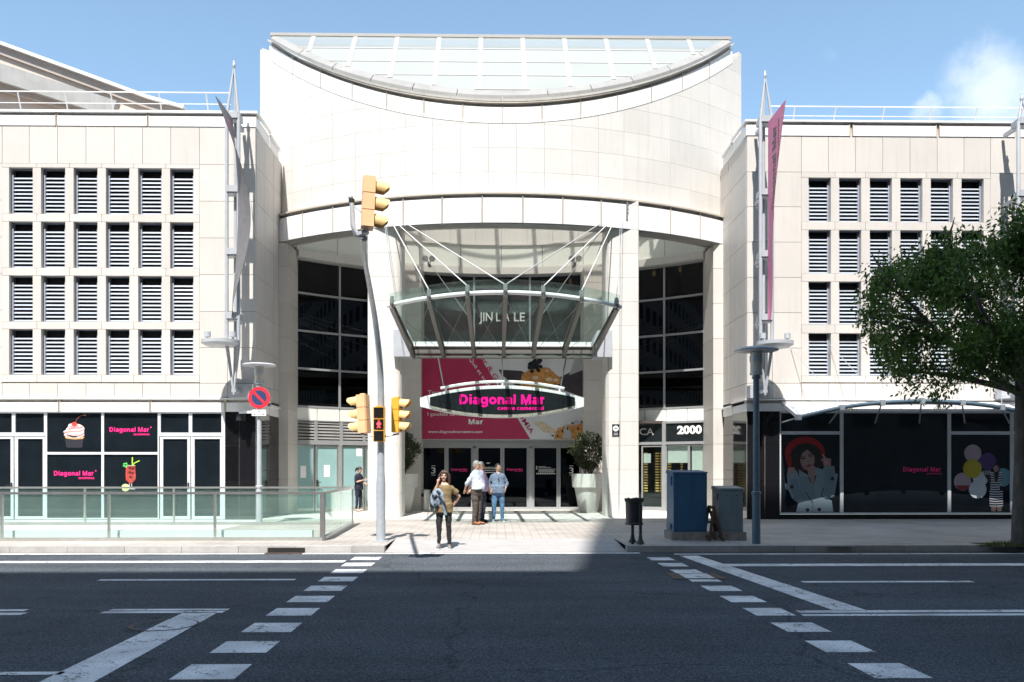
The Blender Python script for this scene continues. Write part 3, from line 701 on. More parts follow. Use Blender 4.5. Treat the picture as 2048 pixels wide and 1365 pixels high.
M['aqua_p'] = mat('print aqua', (0.12, 0.28, 0.33), 0.4, 0.06, 5)
M['bwhite_p'] = mat('print pale white', (0.55, 0.58, 0.63), 0.4, 0.06, 5)
def blob(mb, f, cx, cy, rx, ry, y, m, n=20, a0=0, wob=0.0, seed=1):
    r = random.Random(seed)
    mb.flat([f(cx + rx * cos(a0 + 2 * pi * i / n) * (1 + wob * (r.random() - .5)), cy + ry * sin(a0 + 2 * pi * i / n) * (1 + wob * (r.random() - .5))) for i in range(n)], y, m, th=0.0015)
def stroke(mb, f, pts, w_, y, m):
    for (a, b), (c, d) in zip(pts, pts[1:]):
        l = math.hypot(c - a, d - b) or 1; nx, ny = -(d - b) / l * w_ / 2, (c - a) / l * w_ / 2
        mb.flat([f(a + nx, b + ny), f(c + nx, d + ny), f(c - nx, d - ny), f(a - nx, b - ny)], y, m, th=0.0015)
ck = MB(); y = YV
ck.flat([V8(228, 440), V8(505, 440), V8(490, 565), V8(470, 580), V8(265, 580), V8(245, 560)], y, 5, th=0.0015)
for k in range(7): stroke(ck, V8, [(255 + k * 38, 450), (265 + k * 35, 570)], 7, y - .002, 7)
ck.flat([V8(222, 415), V8(525, 415), V8(500, 445), V8(370, 455), V8(245, 440)], y - .002, 4, th=0.0015)
for i, (cx_, cy_, rx, ry) in enumerate([(368, 385, 152, 48), (300, 340, 95, 38), (410, 345, 108, 55), (365, 300, 118, 50), (400, 262, 90, 42), (330, 245, 52, 30), (430, 300, 92, 70)]):
    blob(ck, V8, cx_, cy_, rx, ry, y - .004 - i * .0006, 0, 22, 0, .10, i)
for i, pts in enumerate([[(220, 352), (330, 330), (470, 330), (515, 300)], [(250, 395), (350, 408), (460, 395), (515, 365)], [(280, 300), (360, 282), (450, 280), (500, 262)], [(300, 258), (370, 262), (440, 245)], [(262, 372), (300, 398), (345, 402)]]):
    stroke(ck, V8, pts, 15 + 3 * (i % 3), y - .0105, 1)
stroke(ck, V8, [(300, 395), (345, 412), (410, 408)], 22, y - .0115, 5)
blob(ck, V8, 372, 224, 42, 32, y - .012, 2, 18)
stroke(ck, V8, [(390, 195), (405, 160), (432, 125), (470, 100), (515, 90)], 9, y - .012, 3); blob(ck, V8, 530, 90, 20, 9, y - .013, 1, 10)
ck.build('cupcake_print', [M['cream1'], M['cream2'], M['cherry'], M['stem'], M['sponge'], M['darkcup'], M['granite_joint'], M['cupline']], left_w)
dk = MB()
dk.flat([V8(1152, 848), V8(1290, 848), V8(1302, 1000), V8(1295, 1060), V8(1255, 1100), V8(1240, 1118), V8(1205, 1118), V8(1190, 1098), V8(1152, 1065), V8(1145, 1010)], y, 0, th=0.0015)
for i, (a, b) in enumerate([(1215, 885), (1258, 890), (1210, 950), (1250, 960), (1225, 1020)]): blob(dk, V8, a, b, 24, 22, y - .002 - i * 1e-4, 1, 7, i, .3, i)
stroke(dk, V8, [(1165, 860), (1158, 1000), (1170, 1060)], 9, y - .004, 6)
stroke(dk, V8, [(1150, 846), (1295, 846)], 7, y - .0045, 5)
for xx in (1202, 1240): stroke(dk, V8, [(xx, 1118), (xx + (8 if xx < 1220 else -4), 1185)], 9, y, 5)
dk.flat([V8(1180, 1200), V8(1300, 1205), V8(1250, 1180), V8(1215, 1180)], y, 5, th=0.0015)
blob(dk, V8, 1145, 1178, 60, 56, y - .002, 2, 24); blob(dk, V8, 1143, 1178, 46, 43, y - .0035, 7, 24)
stroke(dk, V8, [(1250, 848), (1250, 722)], 17, y - .005, 3); stroke(dk, V8, [(1262, 848), (1275, 812), (1360, 772)], 14, y - .005, 3)
for i, a in enumerate((0.2, 1.4, 2.7, 3.9, 5.1)): blob(dk, V8, 1148 + 26 * cos(a), 838 + 26 * sin(a), 20, 13, y - .005 - i * 2e-4, 4, 9, a, .25, i)
dk.build('cocktail_print', [M['drink'], M['ice'], M['lime'], M['straw'], M['leaf_p'], M['bwhite_p'], M['cherry'], M['lime']], left_w)
def logo(parent, f, x0, x1, zb, zc, sub, sx0, sx1, sb, sc, y, m, star=None, bold=0.025, name='logo_lettering', th=0.003):
    t = MB(); a, b = f(x0, zb), f(x1, zc)
    stroke_text(t, 'Diagonal Mar', flat_map(a[0], b[0], a[1], b[1], y), th=th)
    a, b = f(sx0, sb), f(sx1, sc); t.text(sub, y, a[0], b[0], a[1], b[1], bold=bold * .8, th=th)
    if star: blob(t, f, star[0], star[1], 11, 11, y, 0, 10)
    return t.build(name, M[m], parent)
logo(left_w, V8, 902, 1508, 338, 268, 'SHOPPING', 1268, 1508, 392, 362, YV, 'pink', (1530, 270), .032)
logo(left_w, V8, 60, 668, 996, 926, 'SHOPPING', 432, 672, 1050, 1018, YV, 'pink', (694, 925), .032)

# ---- ground floor, right wing
q2 = lambda c: 1480 + c / 3.592
def rx_(c): return PX(q2(c), YS)
def rz_(c): return PZ(740 + c / 3.592, YS)
rfz = PZ(822, WY - .1)
rgx = [RXI, PX(1530, WY), rx_(283)]
def rret(g):
    for a, b in ((WY + .04, 27.3), (27.31, 29.4)):
        for z0, z1 in ((PAVE, 1.6), (1.61, 2.75), (2.76, rfz)): g.box(RXI, RXI + 0.15, a, b, z0, z1, 0, tn())
    g.box(rx_(283), RXB, WY, WY + 0.2, PAVE - .05, rz_(1041), 0, .5)
granite(right_w, rgx, [PAVE - .05, 1.27, 2.44, rfz], WY, WY + 0.04, rret)
zb = rz_(1040); zt_ = rz_(452)
for a, b, split in ((283, 732, True), (732, 1505, False), (1505, 1955, True), (1957, 2500, True)):
    A, B = rx_(a), rx_(b)
    if split:
        pane_frame(right_w, 'shop_window', A, B - .001, zb, zt_, YS, 0.05, 0.08, frame='alu_light')
        pane_frame(right_w, 'transom_window', A, B - .001, zt_ + .001, rfz, YS, 0.05, 0.08, frame='alu_light')
    else: pane_frame(right_w, 'shop_window', A, B - .001, zb, rfz, YS, 0.05, 0.08, frame='alu_light')
x = rx_(2500)
while x < RXB - 3: pane_frame(right_w, 'shop_window', x, x + 2.4, zb, rfz, YS, 0.05, 0.08); x += 2.401
def VR(cx, cy): return (rx_(cx), rz_(cy))
logo(right_w, VR, 1176, 1450, 732, 698, 'SHOPPING', 1345, 1450, 752, 741, YV, 'pink', None, .02)
def VW(cx, cy): return (PX(1560 + cx / 8.03, YV), PZ(860 + cy / 8.03, YV))
wp = MB(); y = YV
blob(wp, VW, 400, 380, 322, 275, y, 0, 30); wp.flat([VW(75, 400), VW(130, 600), VW(300, 640), VW(240, 380)], y - .001, 0, th=0.0015)
blob(wp, VW, 420, 420, 245, 215, y - .002, 1, 26, 0, .14, 3); blob(wp, VW, 290, 530, 110, 150, y - .003, 1, 20, 0, .2, 4); blob(wp, VW, 600, 500, 90, 150, y - .003, 1, 20, 0, .2, 5)
wp.flat([VW(430, 600), VW(560, 580), VW(575, 700), VW(525, 900), VW(450, 720)], y - .004, 2, th=0.0015)
blob(wp, VW, 440, 475, 116, 168, y - .005, 2, 28)
wp.flat([VW(320, 480), VW(330, 360), VW(400, 305), VW(500, 310), VW(555, 420), VW(440, 318), VW(360, 370)], y - .0065, 1, th=0.0015)
for a, b, c in ((372, 462, 40), (488, 420, 36)): blob(wp, VW, a, b, c, 11, y - .007, 1, 12, 0.3); stroke(wp, VW, [(a - 45, b - 18), (a + 5, b - 34), (a + 42, b - 30)], 10, y - .007, 1)
stroke(wp, VW, [(425, 430), (405, 520), (435, 530)], 9, y - .007, 7)
wp.flat([VW(412, 585), VW(450, 560), VW(505, 550), VW(480, 590), VW(445, 600)], y - .007, 3, th=0.0015)
wp.flat([VW(660, 380), VW(700, 400), VW(745, 450), VW(820, 465), VW(815, 600), VW(705, 610), VW(690, 520), VW(650, 470), VW(700, 455)], y - .006, 2, th=0.0015); blob(wp, VW, 740, 520, 38, 45, y - .0075, 7, 12)
wp.flat([VW(130, 610), VW(230, 600), VW(260, 720), VW(110, 720)], y - .006, 2, th=0.0015)
coat = [VW(110, 730), VW(260, 650), VW(300, 740), VW(430, 740), VW(525, 900), VW(600, 700), VW(680, 640), VW(705, 600), VW(870, 580), VW(885, 700), VW(930, 710), VW(905, 850), VW(890, 950), VW(880, 1050), VW(780, 1120), VW(830, 1140), VW(855, 1325), VW(258, 1325), VW(290, 1180), VW(190, 1100), VW(140, 980), VW(90, 950), VW(80, 870), VW(120, 860)]
wp.slab(coat, y - .010, y - .0085, 4)
wp.flat([VW(300, 640), VW(470, 740), VW(440, 790), VW(300, 730)], y - .0105, 5, th=0.0015); wp.flat([VW(570, 600), VW(690, 640), VW(690, 710), VW(560, 740)], y - .0105, 5, th=0.0015)
for k in range(30):
    yy = 760 + k * 19
    if yy < 1150: stroke(wp, VW, [(300 + (yy - 760) * .22, yy), (470 + (yy - 760) * .12, yy + 4)], 5, y - .0108, 6)
    stroke(wp, VW, [(150 + k * 3, 820 + k * 12), (255 + k * 6, 790 + k * 13)], 5, y - .0108, 6) if k < 26 else None
    if 640 + k * 17 < 1110: stroke(wp, VW, [(712, 640 + k * 17), (880, 625 + k * 17)], 5, y - .0108, 6)
stroke(wp, VW, [(525, 900), (530, 1050), (520, 1325)], 12, y - .0112, 6); stroke(wp, VW, [(410, 1000), (520, 1180)], 12, y - .0112, 1); stroke(wp, VW, [(700, 930), (660, 1060), (760, 1125)], 12, y - .0112, 1)
for a, b in ((838, 785), (187, 920), (440, 1290), (628, 1285)): blob(wp, VW, a, b, 30, 30, y - .0125, 1, 14)
wp.build('fashion_print', [M['hat_p'], M['hair_p'], M['skin_p'], M['lips_p'], M['coat_p'], M['coat_p'], M['coat_d'], M['cream2']], right_w)
def VB(cx, cy): return (PX(1880 + cx / 5.458, YV), PZ(860 + cy / 5.458, YV))
bp_ = MB(); y = YV
for i, (a, b, r, m_) in enumerate([(358, 255, 94, 0), (440, 540, 80, 4), (245, 568, 95, 0), (410, 655, 96, 4), (520, 345, 92, 1), (685, 520, 98, 3), (352, 425, 102, 2)]): blob(bp_, VB, a, b, r, r * 1.03, y - i * .0016, m_, 28)
bp_.flat([VB(165, 610), VB(330, 610), VB(290, 660), VB(210, 662)], y - .012, 7, th=0.0015)
by = y - .014
bp_.flat([VB(455, 450), VB(530, 440), VB(570, 460), VB(600, 460), VB(660, 470), VB(680, 540), VB(655, 610), VB(640, 640), VB(685, 720), VB(690, 840), VB(540, 840), VB(530, 720), VB(548, 640), VB(520, 560)], by, 5, th=0.0015)
for k in range(15):
    yy = 468 + k * 26; xa = 545 - (8 if yy > 660 else 0) + (0 if yy > 600 else 6); xb = 672 if yy < 600 else (650 if yy < 660 else 684)
    stroke(bp_, VB, [(xa, yy), ((xa + xb) / 2, yy + 6), (xb, yy)], 11, by - .0016, 4)
for k in range(5): stroke(bp_, VB, [(470 + k * 18, 445), (480 + k * 18, 490)], 7, by - .0016, 4)
blob(bp_, VB, 612, 425, 38, 52, by - .003, 5, 18); blob(bp_, VB, 608, 425, 27, 36, by - .0045, 6, 18); bp_.flat([VB(585, 470), VB(640, 460), VB(625, 560), VB(595, 560)], by - .003, 5, th=0.0015)
stroke(bp_, VB, [(596, 440), (622, 440)], 7, by - .006, 7)
for a in (552, 615): bp_.flat([VB(a, 840), VB(a + 58, 840), VB(a + 52, 896), VB(a + 8, 896)], by, 6, th=0.0015)
bp_.build('balloon_print', [M['rose_p'], M['purple_p'], M['yellow_p'], M['aqua_p'], M['bwhite_p'], M['hair_p'], M['skin_p'], M['lips_p']], right_w)

M['greenpanel'] = mat('pale satin wall panel', (0.76, 0.78, 0.73), 0.22, 0.05, 0.8, tone=0.07)
# ================================================================== entrance pavilion
XC, RF = 0.17, 12.4
YFW = 26.65; YCEN = YFW + RF
root = pav = thing('entrance_pavilion', (XC, 29, 0), 'curved white stone entrance hall with sloping glass roof between the two wings', 'building')
def ap(r, a, z): return (XC + r * sin(a), YCEN - r * cos(a), z)
def zc(y): return 12.98 + 1.12 * (y - 26.4)
def arc_section(mb, r0, r1, a0, a1, zlo, zhi, n, m=0, t=0.5, zlo_b=None, zhi_b=None):
    """closed curved bar between radii r1 (outside) and r0, heights given per angle"""
    rings = []
    for i in range(n + 1):
        a = a0 + (a1 - a0) * i / n
        rings.append([ap(r1, a, zlo(a)), ap(r0, a, (zlo_b or zlo)(a)), ap(r0, a, (zhi_b or zhi)(a)), ap(r1, a, zhi(a))])
    mb.loft(rings, m, True, t)
RO = RF + 0.25; RU = RF + 0.012
ytop = lambda r: (lambda a: YCEN - r * cos(a))
zcap = lambda a: zc(YCEN - RO * cos(a))
AE = R_(42.4); NP = 21; da = 2 * AE / NP
wl_ = MB(); rows = [9.34 + 0.757 * k for k in range(10)]
for i in range(NP):
    a0, a1 = -AE + i * da, -AE + (i + 1) * da
    for j in range(len(rows) - 1):
        z0, z1 = rows[j] + .003, rows[j + 1] - .003
        n = 4; g = 0.0035 / RF
        top = lambda a: min(z1, zcap(a) - 0.50)
        aa = [a0 + g + (a1 - a0 - 2 * g) * k / n for k in range(n + 1)]
        tt = tn(); k = 0
        while k < n:
            if top(aa[k]) > z0 or top(aa[k + 1]) > z0:
                k2 = k
                rings = []
                while k2 <= n and (k2 == k or top(aa[k2]) > z0 or top(aa[k2 - 1]) > z0):
                    a = aa[k2]; h = max(top(a), z0 + 0.001); rings.append([ap(RF, a, z0), ap(RF - .06, a, z0), ap(RF - .06, a, h), ap(RF, a, h)]); k2 += 1
                wl_.loft(rings, 0, True, tt); k = k2
            else: k += 1
arc_section(wl_, RF - 0.4, RF - 0.06, -AE, AE, lambda a: 9.3, lambda a: zcap(a) - 0.45, 40, 1)
arc_section(wl_, RF - 0.46, RF - 0.402, -AE, AE, lambda a: 9.22, lambda a: zcap(a) - .5, 40, 0, .6)
wl_.build('curved_wall', [M['stone_white'], M['joint']], pav, smooth=25)
# upper cornice following the roof slope
uc = MB(); AC = R_(39.9); n_p = 14; dp = 2 * AC / n_p
for i in range(n_p):
    a0, a1 = -AC + i * dp + 0.0022, -AC + (i + 1) * dp - 0.0022
    arc_section(uc, RF - 0.05, RU, a0, a1, lambda a: zcap(a) - 0.62, lambda a: zcap(a) - 0.13, 4, 0, tn())
    if i: arc_section(uc, RF - 0.05, RU + .006, a0 - .0034, a0 - .001, lambda a: zcap(a) - 0.62, lambda a: zcap(a) - 0.03, 1, 1)
arc_section(uc, RF - 0.1, RU - 0.10, -AC, AC, lambda a: zcap(a) - 0.13, lambda a: zcap(a) - 0.02, 40, 2)
arc_section(uc, RF - 0.1, RU + 0.06, -AC, AC, lambda a: zcap(a) - 0.022, lambda a: zcap(a) + 0.03, 40, 1)
uc.build('cornice', [M['whitemetal'], M['beigemetal'], M['joint']], pav, smooth=25)
# gutter strip lying on the roof slope behind the cornice, in lengths
gu = MB(); zr = lambda r: (lambda a: zc(YCEN - r * cos(a)))
RI = RF - 0.12
for i in range(12):
    a0, a1 = -R_(38.8) + R_(77.6) * i / 12 + .001, -R_(38.8) + R_(77.6) * (i + 1) / 12 - .001
    arc_section(gu, RI, RF + .12, a0, a1, lambda a: zr(RF + .12)(a) - .06, lambda a: zr(RF + .12)(a) + .05, 4, 0, tn(), lambda a: zr(RI)(a) - .06, lambda a: zr(RI)(a) + .05)
gu.build('gutter', M['gutter'], pav, smooth=25)
# sloping roof: one sheet of panels, bars and ridge
YR_ = 29.42; rf = MB(); bars = MB()
def y_arc(x, r): return YCEN - math.sqrt(max(r * r - (x - XC) ** 2, 0))
def on(x, y, up=0.0): return (x, y, zc(y) + up)
ys = [YR_ - 0.655 * k for k in range(5)]; xw = 1.42; x0s = [PX(962, 29.4) + xw * k for k in range(-7, 8)]
xmax = math.sqrt(RI ** 2 - (YCEN - YR_) ** 2)
for i in range(len(x0s) - 1):
    for j in range(len(ys)):
        yhi = ys[j]; ylo = ys[j] - 0.655
        pts_lo = []; N = 6; tt = tn()
        for k in range(N):
            xa = x0s[i] + xw * k / N; xb = xa + xw / N
            xa_, xb_ = max(xa, XC - xmax), min(xb, XC + xmax)
            if xb_ <= xa_: continue
            la, lb = max(ylo, y_arc(xa_, RI)), max(ylo, y_arc(xb_, RI))
            if la >= yhi and lb >= yhi: continue
            la, lb = min(la, yhi), min(lb, yhi)
            rf.poly([on(xa_, la, .05), on(xb_, lb, .05), on(xb_, yhi, .05), on(xa_, yhi, .05)], 0, tt)
for xx in x0s:
    if abs(xx - XC) < xmax:
        ya = y_arc(xx, RI)
        if YR_ - ya > .05: bars.bar(on(xx, ya, .062), on(xx, YR_, .062), 0.15, 0.014, up=(0, -1, 1))
for yy in ys[1:]:
    d = RI ** 2 - (YCEN - yy) ** 2
    if d > 0: e = math.sqrt(d); bars.bar(on(XC - e, yy, .060), on(XC + e, yy, .060), 0.10, 0.012, up=(0, -1, 1))
bars.bar(on(XC - xmax - .25, YR_, .06), on(XC + xmax + .25, YR_, .06), 0.14, 0.10)
rg = rf.build('glass_roof', M['opalglass'], pav); bars.build('roof_bars', M['roofbar'], rg)
# body behind the drum
bk = MB(); bk.box(XC - 8.0, XC + 8.0, 33.6, 46, 11.0, zc(YR_) - 0.1)
MB().poly([(XC - 7.9, YR_ + .08, zc(YR_) - .2), (XC + 7.9, YR_ + .08, zc(YR_) - .2), (XC + 7.9, 33.59, zc(YR_) - .15), (XC - 7.9, 33.59, zc(YR_) - .15)]).build('flat_roof', M['opalglass'], pav)  # unseen flat roof, made of glass to bring more light into the portico
for sx_ in (-1, 1): bk.box(XC + sx_ * 7.45, XC + sx_ * 7.9, 29.75, 33.59, 9.3, 15.3)
bk.build('rear_block', M['stone_white'], pav)
# lower cornice band over the portico
lb = MB(); AB = R_(36.7); n_p = 13; dp = 2 * AB / n_p
ZB0, ZB1, ZB2 = 9.22, 9.98, 10.14
for i in range(n_p):
    a0, a1 = -AB + i * dp + 0.0022, -AB + (i + 1) * dp - 0.0022
    arc_section(lb, RF - 0.2, RO, a0, a1, lambda a: ZB0, lambda a: ZB1, 4, 0, tn())
    if i: arc_section(lb, RF + .0, RO + .006, a0 - .0034, a0 - .001, lambda a: ZB0 - .004, lambda a: ZB2 - .03, 1, 1)
arc_section(lb, RF - 0.1, RO - 0.10, -AB, AB, lambda a: ZB1, lambda a: ZB2 - .05, 40, 2)
arc_section(lb, RF - 0.1, RO + 0.05, -AB, AB, lambda a: ZB2 - .05, lambda a: ZB2, 40, 1)
arc_section(lb, RF - 0.18, RF + .20, -AB, AB, lambda a: ZB0 - .03, lambda a: ZB0 - .004, 40, 2)
lb.build('cornice', [M['whitemetal'], M['beigemetal'], M['gutter']], pav, smooth=25)
# round-edged stone columns standing flush with the band
def column(x0, x1, yf, inner, name='column'):
    c = MB(); d = 1.05; r = 0.24
    def outline():
        o = []
        for (cx_, cy_, q0, rr) in ((x0 + r, yf + r, pi, r if inner < 0 else .05), (x1 - r, yf + r, 1.5 * pi, r if inner > 0 else .05), (x1 - .05, yf + d - .05, 0, .05), (x0 + .05, yf + d - .05, .5 * pi, .05)):
            ccx = {0: x0 + rr, 1: x1 - rr, 2: x1 - rr, 3: x0 + rr}[[pi, 1.5 * pi, 0, .5 * pi].index(q0)]
            ccy = yf + rr if q0 in (pi, 1.5 * pi) else yf + d - rr
            for k in range(7): q = q0 + pi / 2 * k / 6; o.append((ccx + rr * cos(q), ccy + rr * sin(q)))
        return o
    o = outline(); z = PAVE
    while z < 10.0:
        z2 = min(z + 0.757, 10.1); c.prism(o, z + .003, z2 - .003, 0, tn()); z = z2
    c.box(x0 + .06, x1 - .06, yf + .05, yf + d - .05, PAVE, 10.05, 1)
    return c.build(name, [M['stone_white'], M['joint']], pav, smooth=35)
yc_ = YCEN - math.sqrt((RO + .04) ** 2 - 4.2 ** 2)
CLX0, CLX1 = PX(735, yc_), PX(803, yc_); CRX0, CRX1 = PX(1212, yc_), PX(1278, yc_)
column(CLX0, CLX1, yc_, 1); column(CRX0, CRX1, yc_, -1)
# end piers under the band
def pier(x0, x1, y0, y1, z1, name='stone_pier', hgt=1.18):
    c = MB(); z = PAVE
    while z < z1 - .01:
        z2 = min(z + hgt, z1); c.box(x0, x1, y0, y1, z + .006, z2 - .006, 0, tn()); z = z2
    c.box(x0 + .02, x1 - .02, y0 + .02, y1 - .02, PAVE, z1 - .02, 1)
    return c.build(name, [M['stone'], M['joint']], pav)
JL, JR = -6.95, 7.26
pier(LXI + .0, JL, 28.75, 30.4, ZB0 - .035); pier(JR, RXI - .0, 28.75, 30.4, ZB0 - .035)
# concave rear wall of the portico
RR, YRC = 11.0, 21.8
def bp2(b, z, off=0.0): r = RR - off; return (XC + r * sin(b), YRC + r * cos(b), z)
def bpx(px, off=0.0):
    Y = 31.5
    for _ in range(30):
        x = PX(px, Y); Y = YRC + math.sqrt((RR - off) ** 2 - (x - XC) ** 2)
    return math.asin((PX(px, Y) - XC) / (RR - off))
def rsec(mb, b0, b1, z0, z1, o0, o1, n=6, m=0, t=0.5):
    """curved bar on the rear wall; o0..o1 = distance in front of the wall line"""
    rings = []
    for i in range(n + 1):
        b = b0 + (b1 - b0) * i / n
        rings.append([bp2(b, z0, o1), bp2(b, z0, o0), bp2(b, z1, o0), bp2(b, z1, o1)])
    mb.loft(rings, m, True, t)
BE = R_(41.0); ZG0, ZG1 = 3.80, 9.0
rw = MB()
for i in range(16):
    a, b = -BE + 2 * BE * i / 16, -BE + 2 * BE * (i + 1) / 16
    for z0, z1 in ((10.12, 10.95), (10.96, 11.9), (11.91, 12.9), (12.91, 14.0), (14.01, 15.2), (15.21, 15.95)): rsec(rw, a + .0006, b - .0006, z0, z1, 0, .10, 2, 0, tn())
rsec(rw, -BE, BE, 9.0, 15.95, -.3, .07, 24, 1)
rw.build('upper_wall', [M['stone_white'], M['joint']], pav, smooth=25)
gp_ = MB()
for i in range(10):
    a, b = -BE + 2 * BE * i / 10, -BE + 2 * BE * (i + 1) / 10
    rsec(gp_, a + .0008, b - .0008, 9.27, 10.10, .08, .16, 3, 0, tn())
rsec(gp_, -BE, BE, ZG1, 9.26, .02, .30, 24, 1); rsec(gp_, -BE, BE, 10.10, 10.16, .05, .24, 24, 1)
gp_.build('panel_frieze', [M['greenpanel'], M['stone_white']], pav, smooth=25)
pr_ = [ap(RF - .42, -AE + 2 * AE * i / 24, 11.5)[:2] for i in range(25)]
# curtain wall glazing (three curved sheets) with mullions
bl0, bl1 = bpx(588), bpx(812); br0, br1 = bpx(1205), bpx(1419)
def curtain(b0, b1, z0, z1, mull, trans, name='curtain_wall'):
    f = MB()
    for b in mull: f.hexa([bp2(b - .0032, z0, .0), bp2(b + .0032, z0, .0), bp2(b + .0032, z0, .09), bp2(b - .0032, z0, .09), bp2(b - .0032, z1, .0), bp2(b + .0032, z1, .0), bp2(b + .0032, z1, .09), bp2(b - .0032, z1, .09)])
    for z in trans: rsec(f, b0, b1, z - .035, z + .035, .0, .082, 8)
    o = f.build(name, M['alu'], pav, smooth=25)
    g = MB(); rsec(g, b0, b1, z0, z1, .02, .03, 12); g.build('pane', M['dglass'], o, smooth=25)
TR = (7.80, 6.48, 5.16)
curtain(bl0, bl1, ZG0, ZG1, (bl0 + .004, bpx(678)), TR + (ZG0 + .03, ZG1 - .03))
curtain(br0, br1, ZG0, ZG1, (bpx(1330), br1 - .004), TR + (ZG0 + .03, ZG1 - .03))
curtain(bl1, br0, 5.6, ZG1, (bpx(948), bpx(1060)), (ZG1 - .03,))
def on_glass(p0, p1, zlo, zcap_):
    b0, b1 = bpx(p0), bpx(p1); return lambda u, v, d: bp2(b0 + (b1 - b0) * u, zlo + v * (zcap_ - zlo), .10 + d)
zj0, zj1 = PZ(643, 32.7), PZ(625, 32.7); jl = MB()
for t_, a_, b_ in (('JIN', 958, 985), ('L', 992, 1001), ('A', 1008, 1019), ('LE', 1028, 1050)): jl.text(t_, 0, mapf=on_glass(a_, b_, zj0, zj1), bold=.012)
jl.build('glass_lettering', M['white'], pav)
# dark room behind the glazing with a few warm lamps
rm = MB(); rm.box(-9, 9.4, 37.0, 37.1, PAVE, 11); rm.box(-9, 9.4, 33.0, 37, 10.9, 10.98); rm.box(-9.1, -9, 30, 37, PAVE, 11); rm.box(9.4, 9.5, 30, 37, PAVE, 11); rm.box(-9, 9.4, 32.95, 37, 3.4, 3.5)
M['roomdark'] = mat('dim interior plaster', (0.09, 0.085, 0.08), 0.8, 0.2, 1.5)
rm.build('interior_room', M['roomdark'], pav)
lp = [(848, 560), (908, 566), (968, 568), (1088, 566), (1141, 564), (1308, 548), (1360, 540), (1405, 542)]
for i, (a, b) in enumerate(lp):
    c = P(a, b, 33.6 if a > 1200 else 34.6)
    MB().ell(c, (.07, .07, .10), 10, 6).tube([c + Vector((0, 0, .1)), c + Vector((0, 0, 11 - c.z))], .012, 5).build('ceiling_lamp', M['lampwarm'], pav, smooth=60)
# inner stone piers framing the centre bay
IL0, IL1, IR0, IR1 = PX(776, 31.0), PX(842, 31.0), PX(1168, 31.0), PX(1236, 31.0)
pier(IL0, IL1, 31.0, 32.4, 8.95); pier(IR0, IR1, 31.0, 32.4, 8.95)
# twin spotlights on the frieze
for px in (858, 1150):
    sp = MB(); c = P(px, 517, 31.3)
    sp.box(c.x - .05, c.x + .05, c.y - .02, c.y + .5, c.z - .22, c.z - .16)
    for s in (-1, 1):
        sp.tube([c + Vector((s * .13, -.16, -.05)), c + Vector((s * .13, .1, .03))], [.115, .10], 12); sp.bar(c + Vector((s * .13, 0, 0)), c + Vector((0, 0, -.2)), .03, .03)
    sp.build('spotlight', M['gutter'], pav, smooth=40)
# ground floor shop fronts at both sides, following the curve
def quadbox(mb, b0, b1, z0, z1, o0, o1, m=0, t=.5): rsec(mb, b0, b1, z0, z1, o0, o1, 12 if b1 - b0 > .08 else 3, m, t)
for b0, b1 in ((bl0, bl1), (br0, br1)):
    k = 5; fs = MB()
    for i in range(k): quadbox(fs, b0 + (b1 - b0) * i / k + .0012, b0 + (b1 - b0) * (i + 1) / k - .0012, 3.36, ZG0 - .01, .0, .07, 0, tn())
    fs.build('shop_fascia', M['greenpanel'], pav, smooth=25)
# left: ventilation grille, teal filmed doors
gr = MB(); quadbox(gr, bl0, bl1, 2.62, 3.34, -.02, .0, 1)
for k in range(6):
    z = 2.70 + k * .108
    n = 8
    rings = []
    for i in range(n + 1):
        b = bl0 + (bl1 - bl0) * i / n; rings.append([bp2(b, z, .08), bp2(b, z + .02, .03), bp2(b, z + .075, .02), bp2(b, z + .055, .07)])
    gr.loft(rings, 0)
for px in (630, 681, 727): b = bpx(px); quadbox(gr, b - .005, b + .005, 2.6, 3.36, .02, .10, 2)
quadbox(gr, bl0, bl1, 3.32, 3.36, .02, .10, 2); quadbox(gr, bl0, bl1, 2.5, 2.66, .02, .10, 2)
gr.build('ventilation_grille', [M['gutter'], M['black'], M['alu']], pav, smooth=25)
def side_door(p0, p1, fw, handle=None, paper=None, glass='teal', frame='steel', z1=2.49):
    b0, b1 = bpx(p0), bpx(p1); d = MB(); fb = fw / RR
    quadbox(d, b0, b0 + fb, PAVE + .02, z1, .0, .07); quadbox(d, b1 - fb, b1, PAVE + .02, z1, .0, .07)
    quadbox(d, b0 + fb, b1 - fb, z1 - fw, z1, .0, .07); quadbox(d, b0 + fb, b1 - fb, PAVE + .02, PAVE + .14, .0, .07)
    o = d.build('glass_door' if handle else 'shop_window', M[frame], pav, smooth=25)
    g = MB(); quadbox(g, b0 + fb, b1 - fb, PAVE + .14, z1 - fw, .02, .035); g.build('pane', M[glass], o, smooth=25)
    if handle:
        h = MB(); b = bpx(handle); p = Vector(bp2(b, 1.12, .08)); h.box(p.x - .03, p.x + .03, p.y - .03, p.y + .05, 1.0, 1.25); h.bar(p + Vector((0, -.05, .05)), p + Vector((.14, -.05, .05)), .025, .025); h.bar(p + Vector((0, .02, .05)), p + Vector((0, -.05, .05)), .025, .025); h.build('door_handle', M['blackmetal'], o)
    if paper:
        q = MB(); b0, b1 = bpx(paper[0]), bpx(paper[1]); quadbox(q, b0, b1, paper[2], paper[3], .036, .039); q.build('paper_notice', M['white'], o)
    return o
side_door(590, 627, .05, None, (600, 611, 1.33, 1.75))
side_door(629, 676, .07, 633, (647, 659, 1.36, 1.78))
side_door(682, 727, .05, None, (712, 723, 2.1, 2.4)); side_door(728, 790, .07)
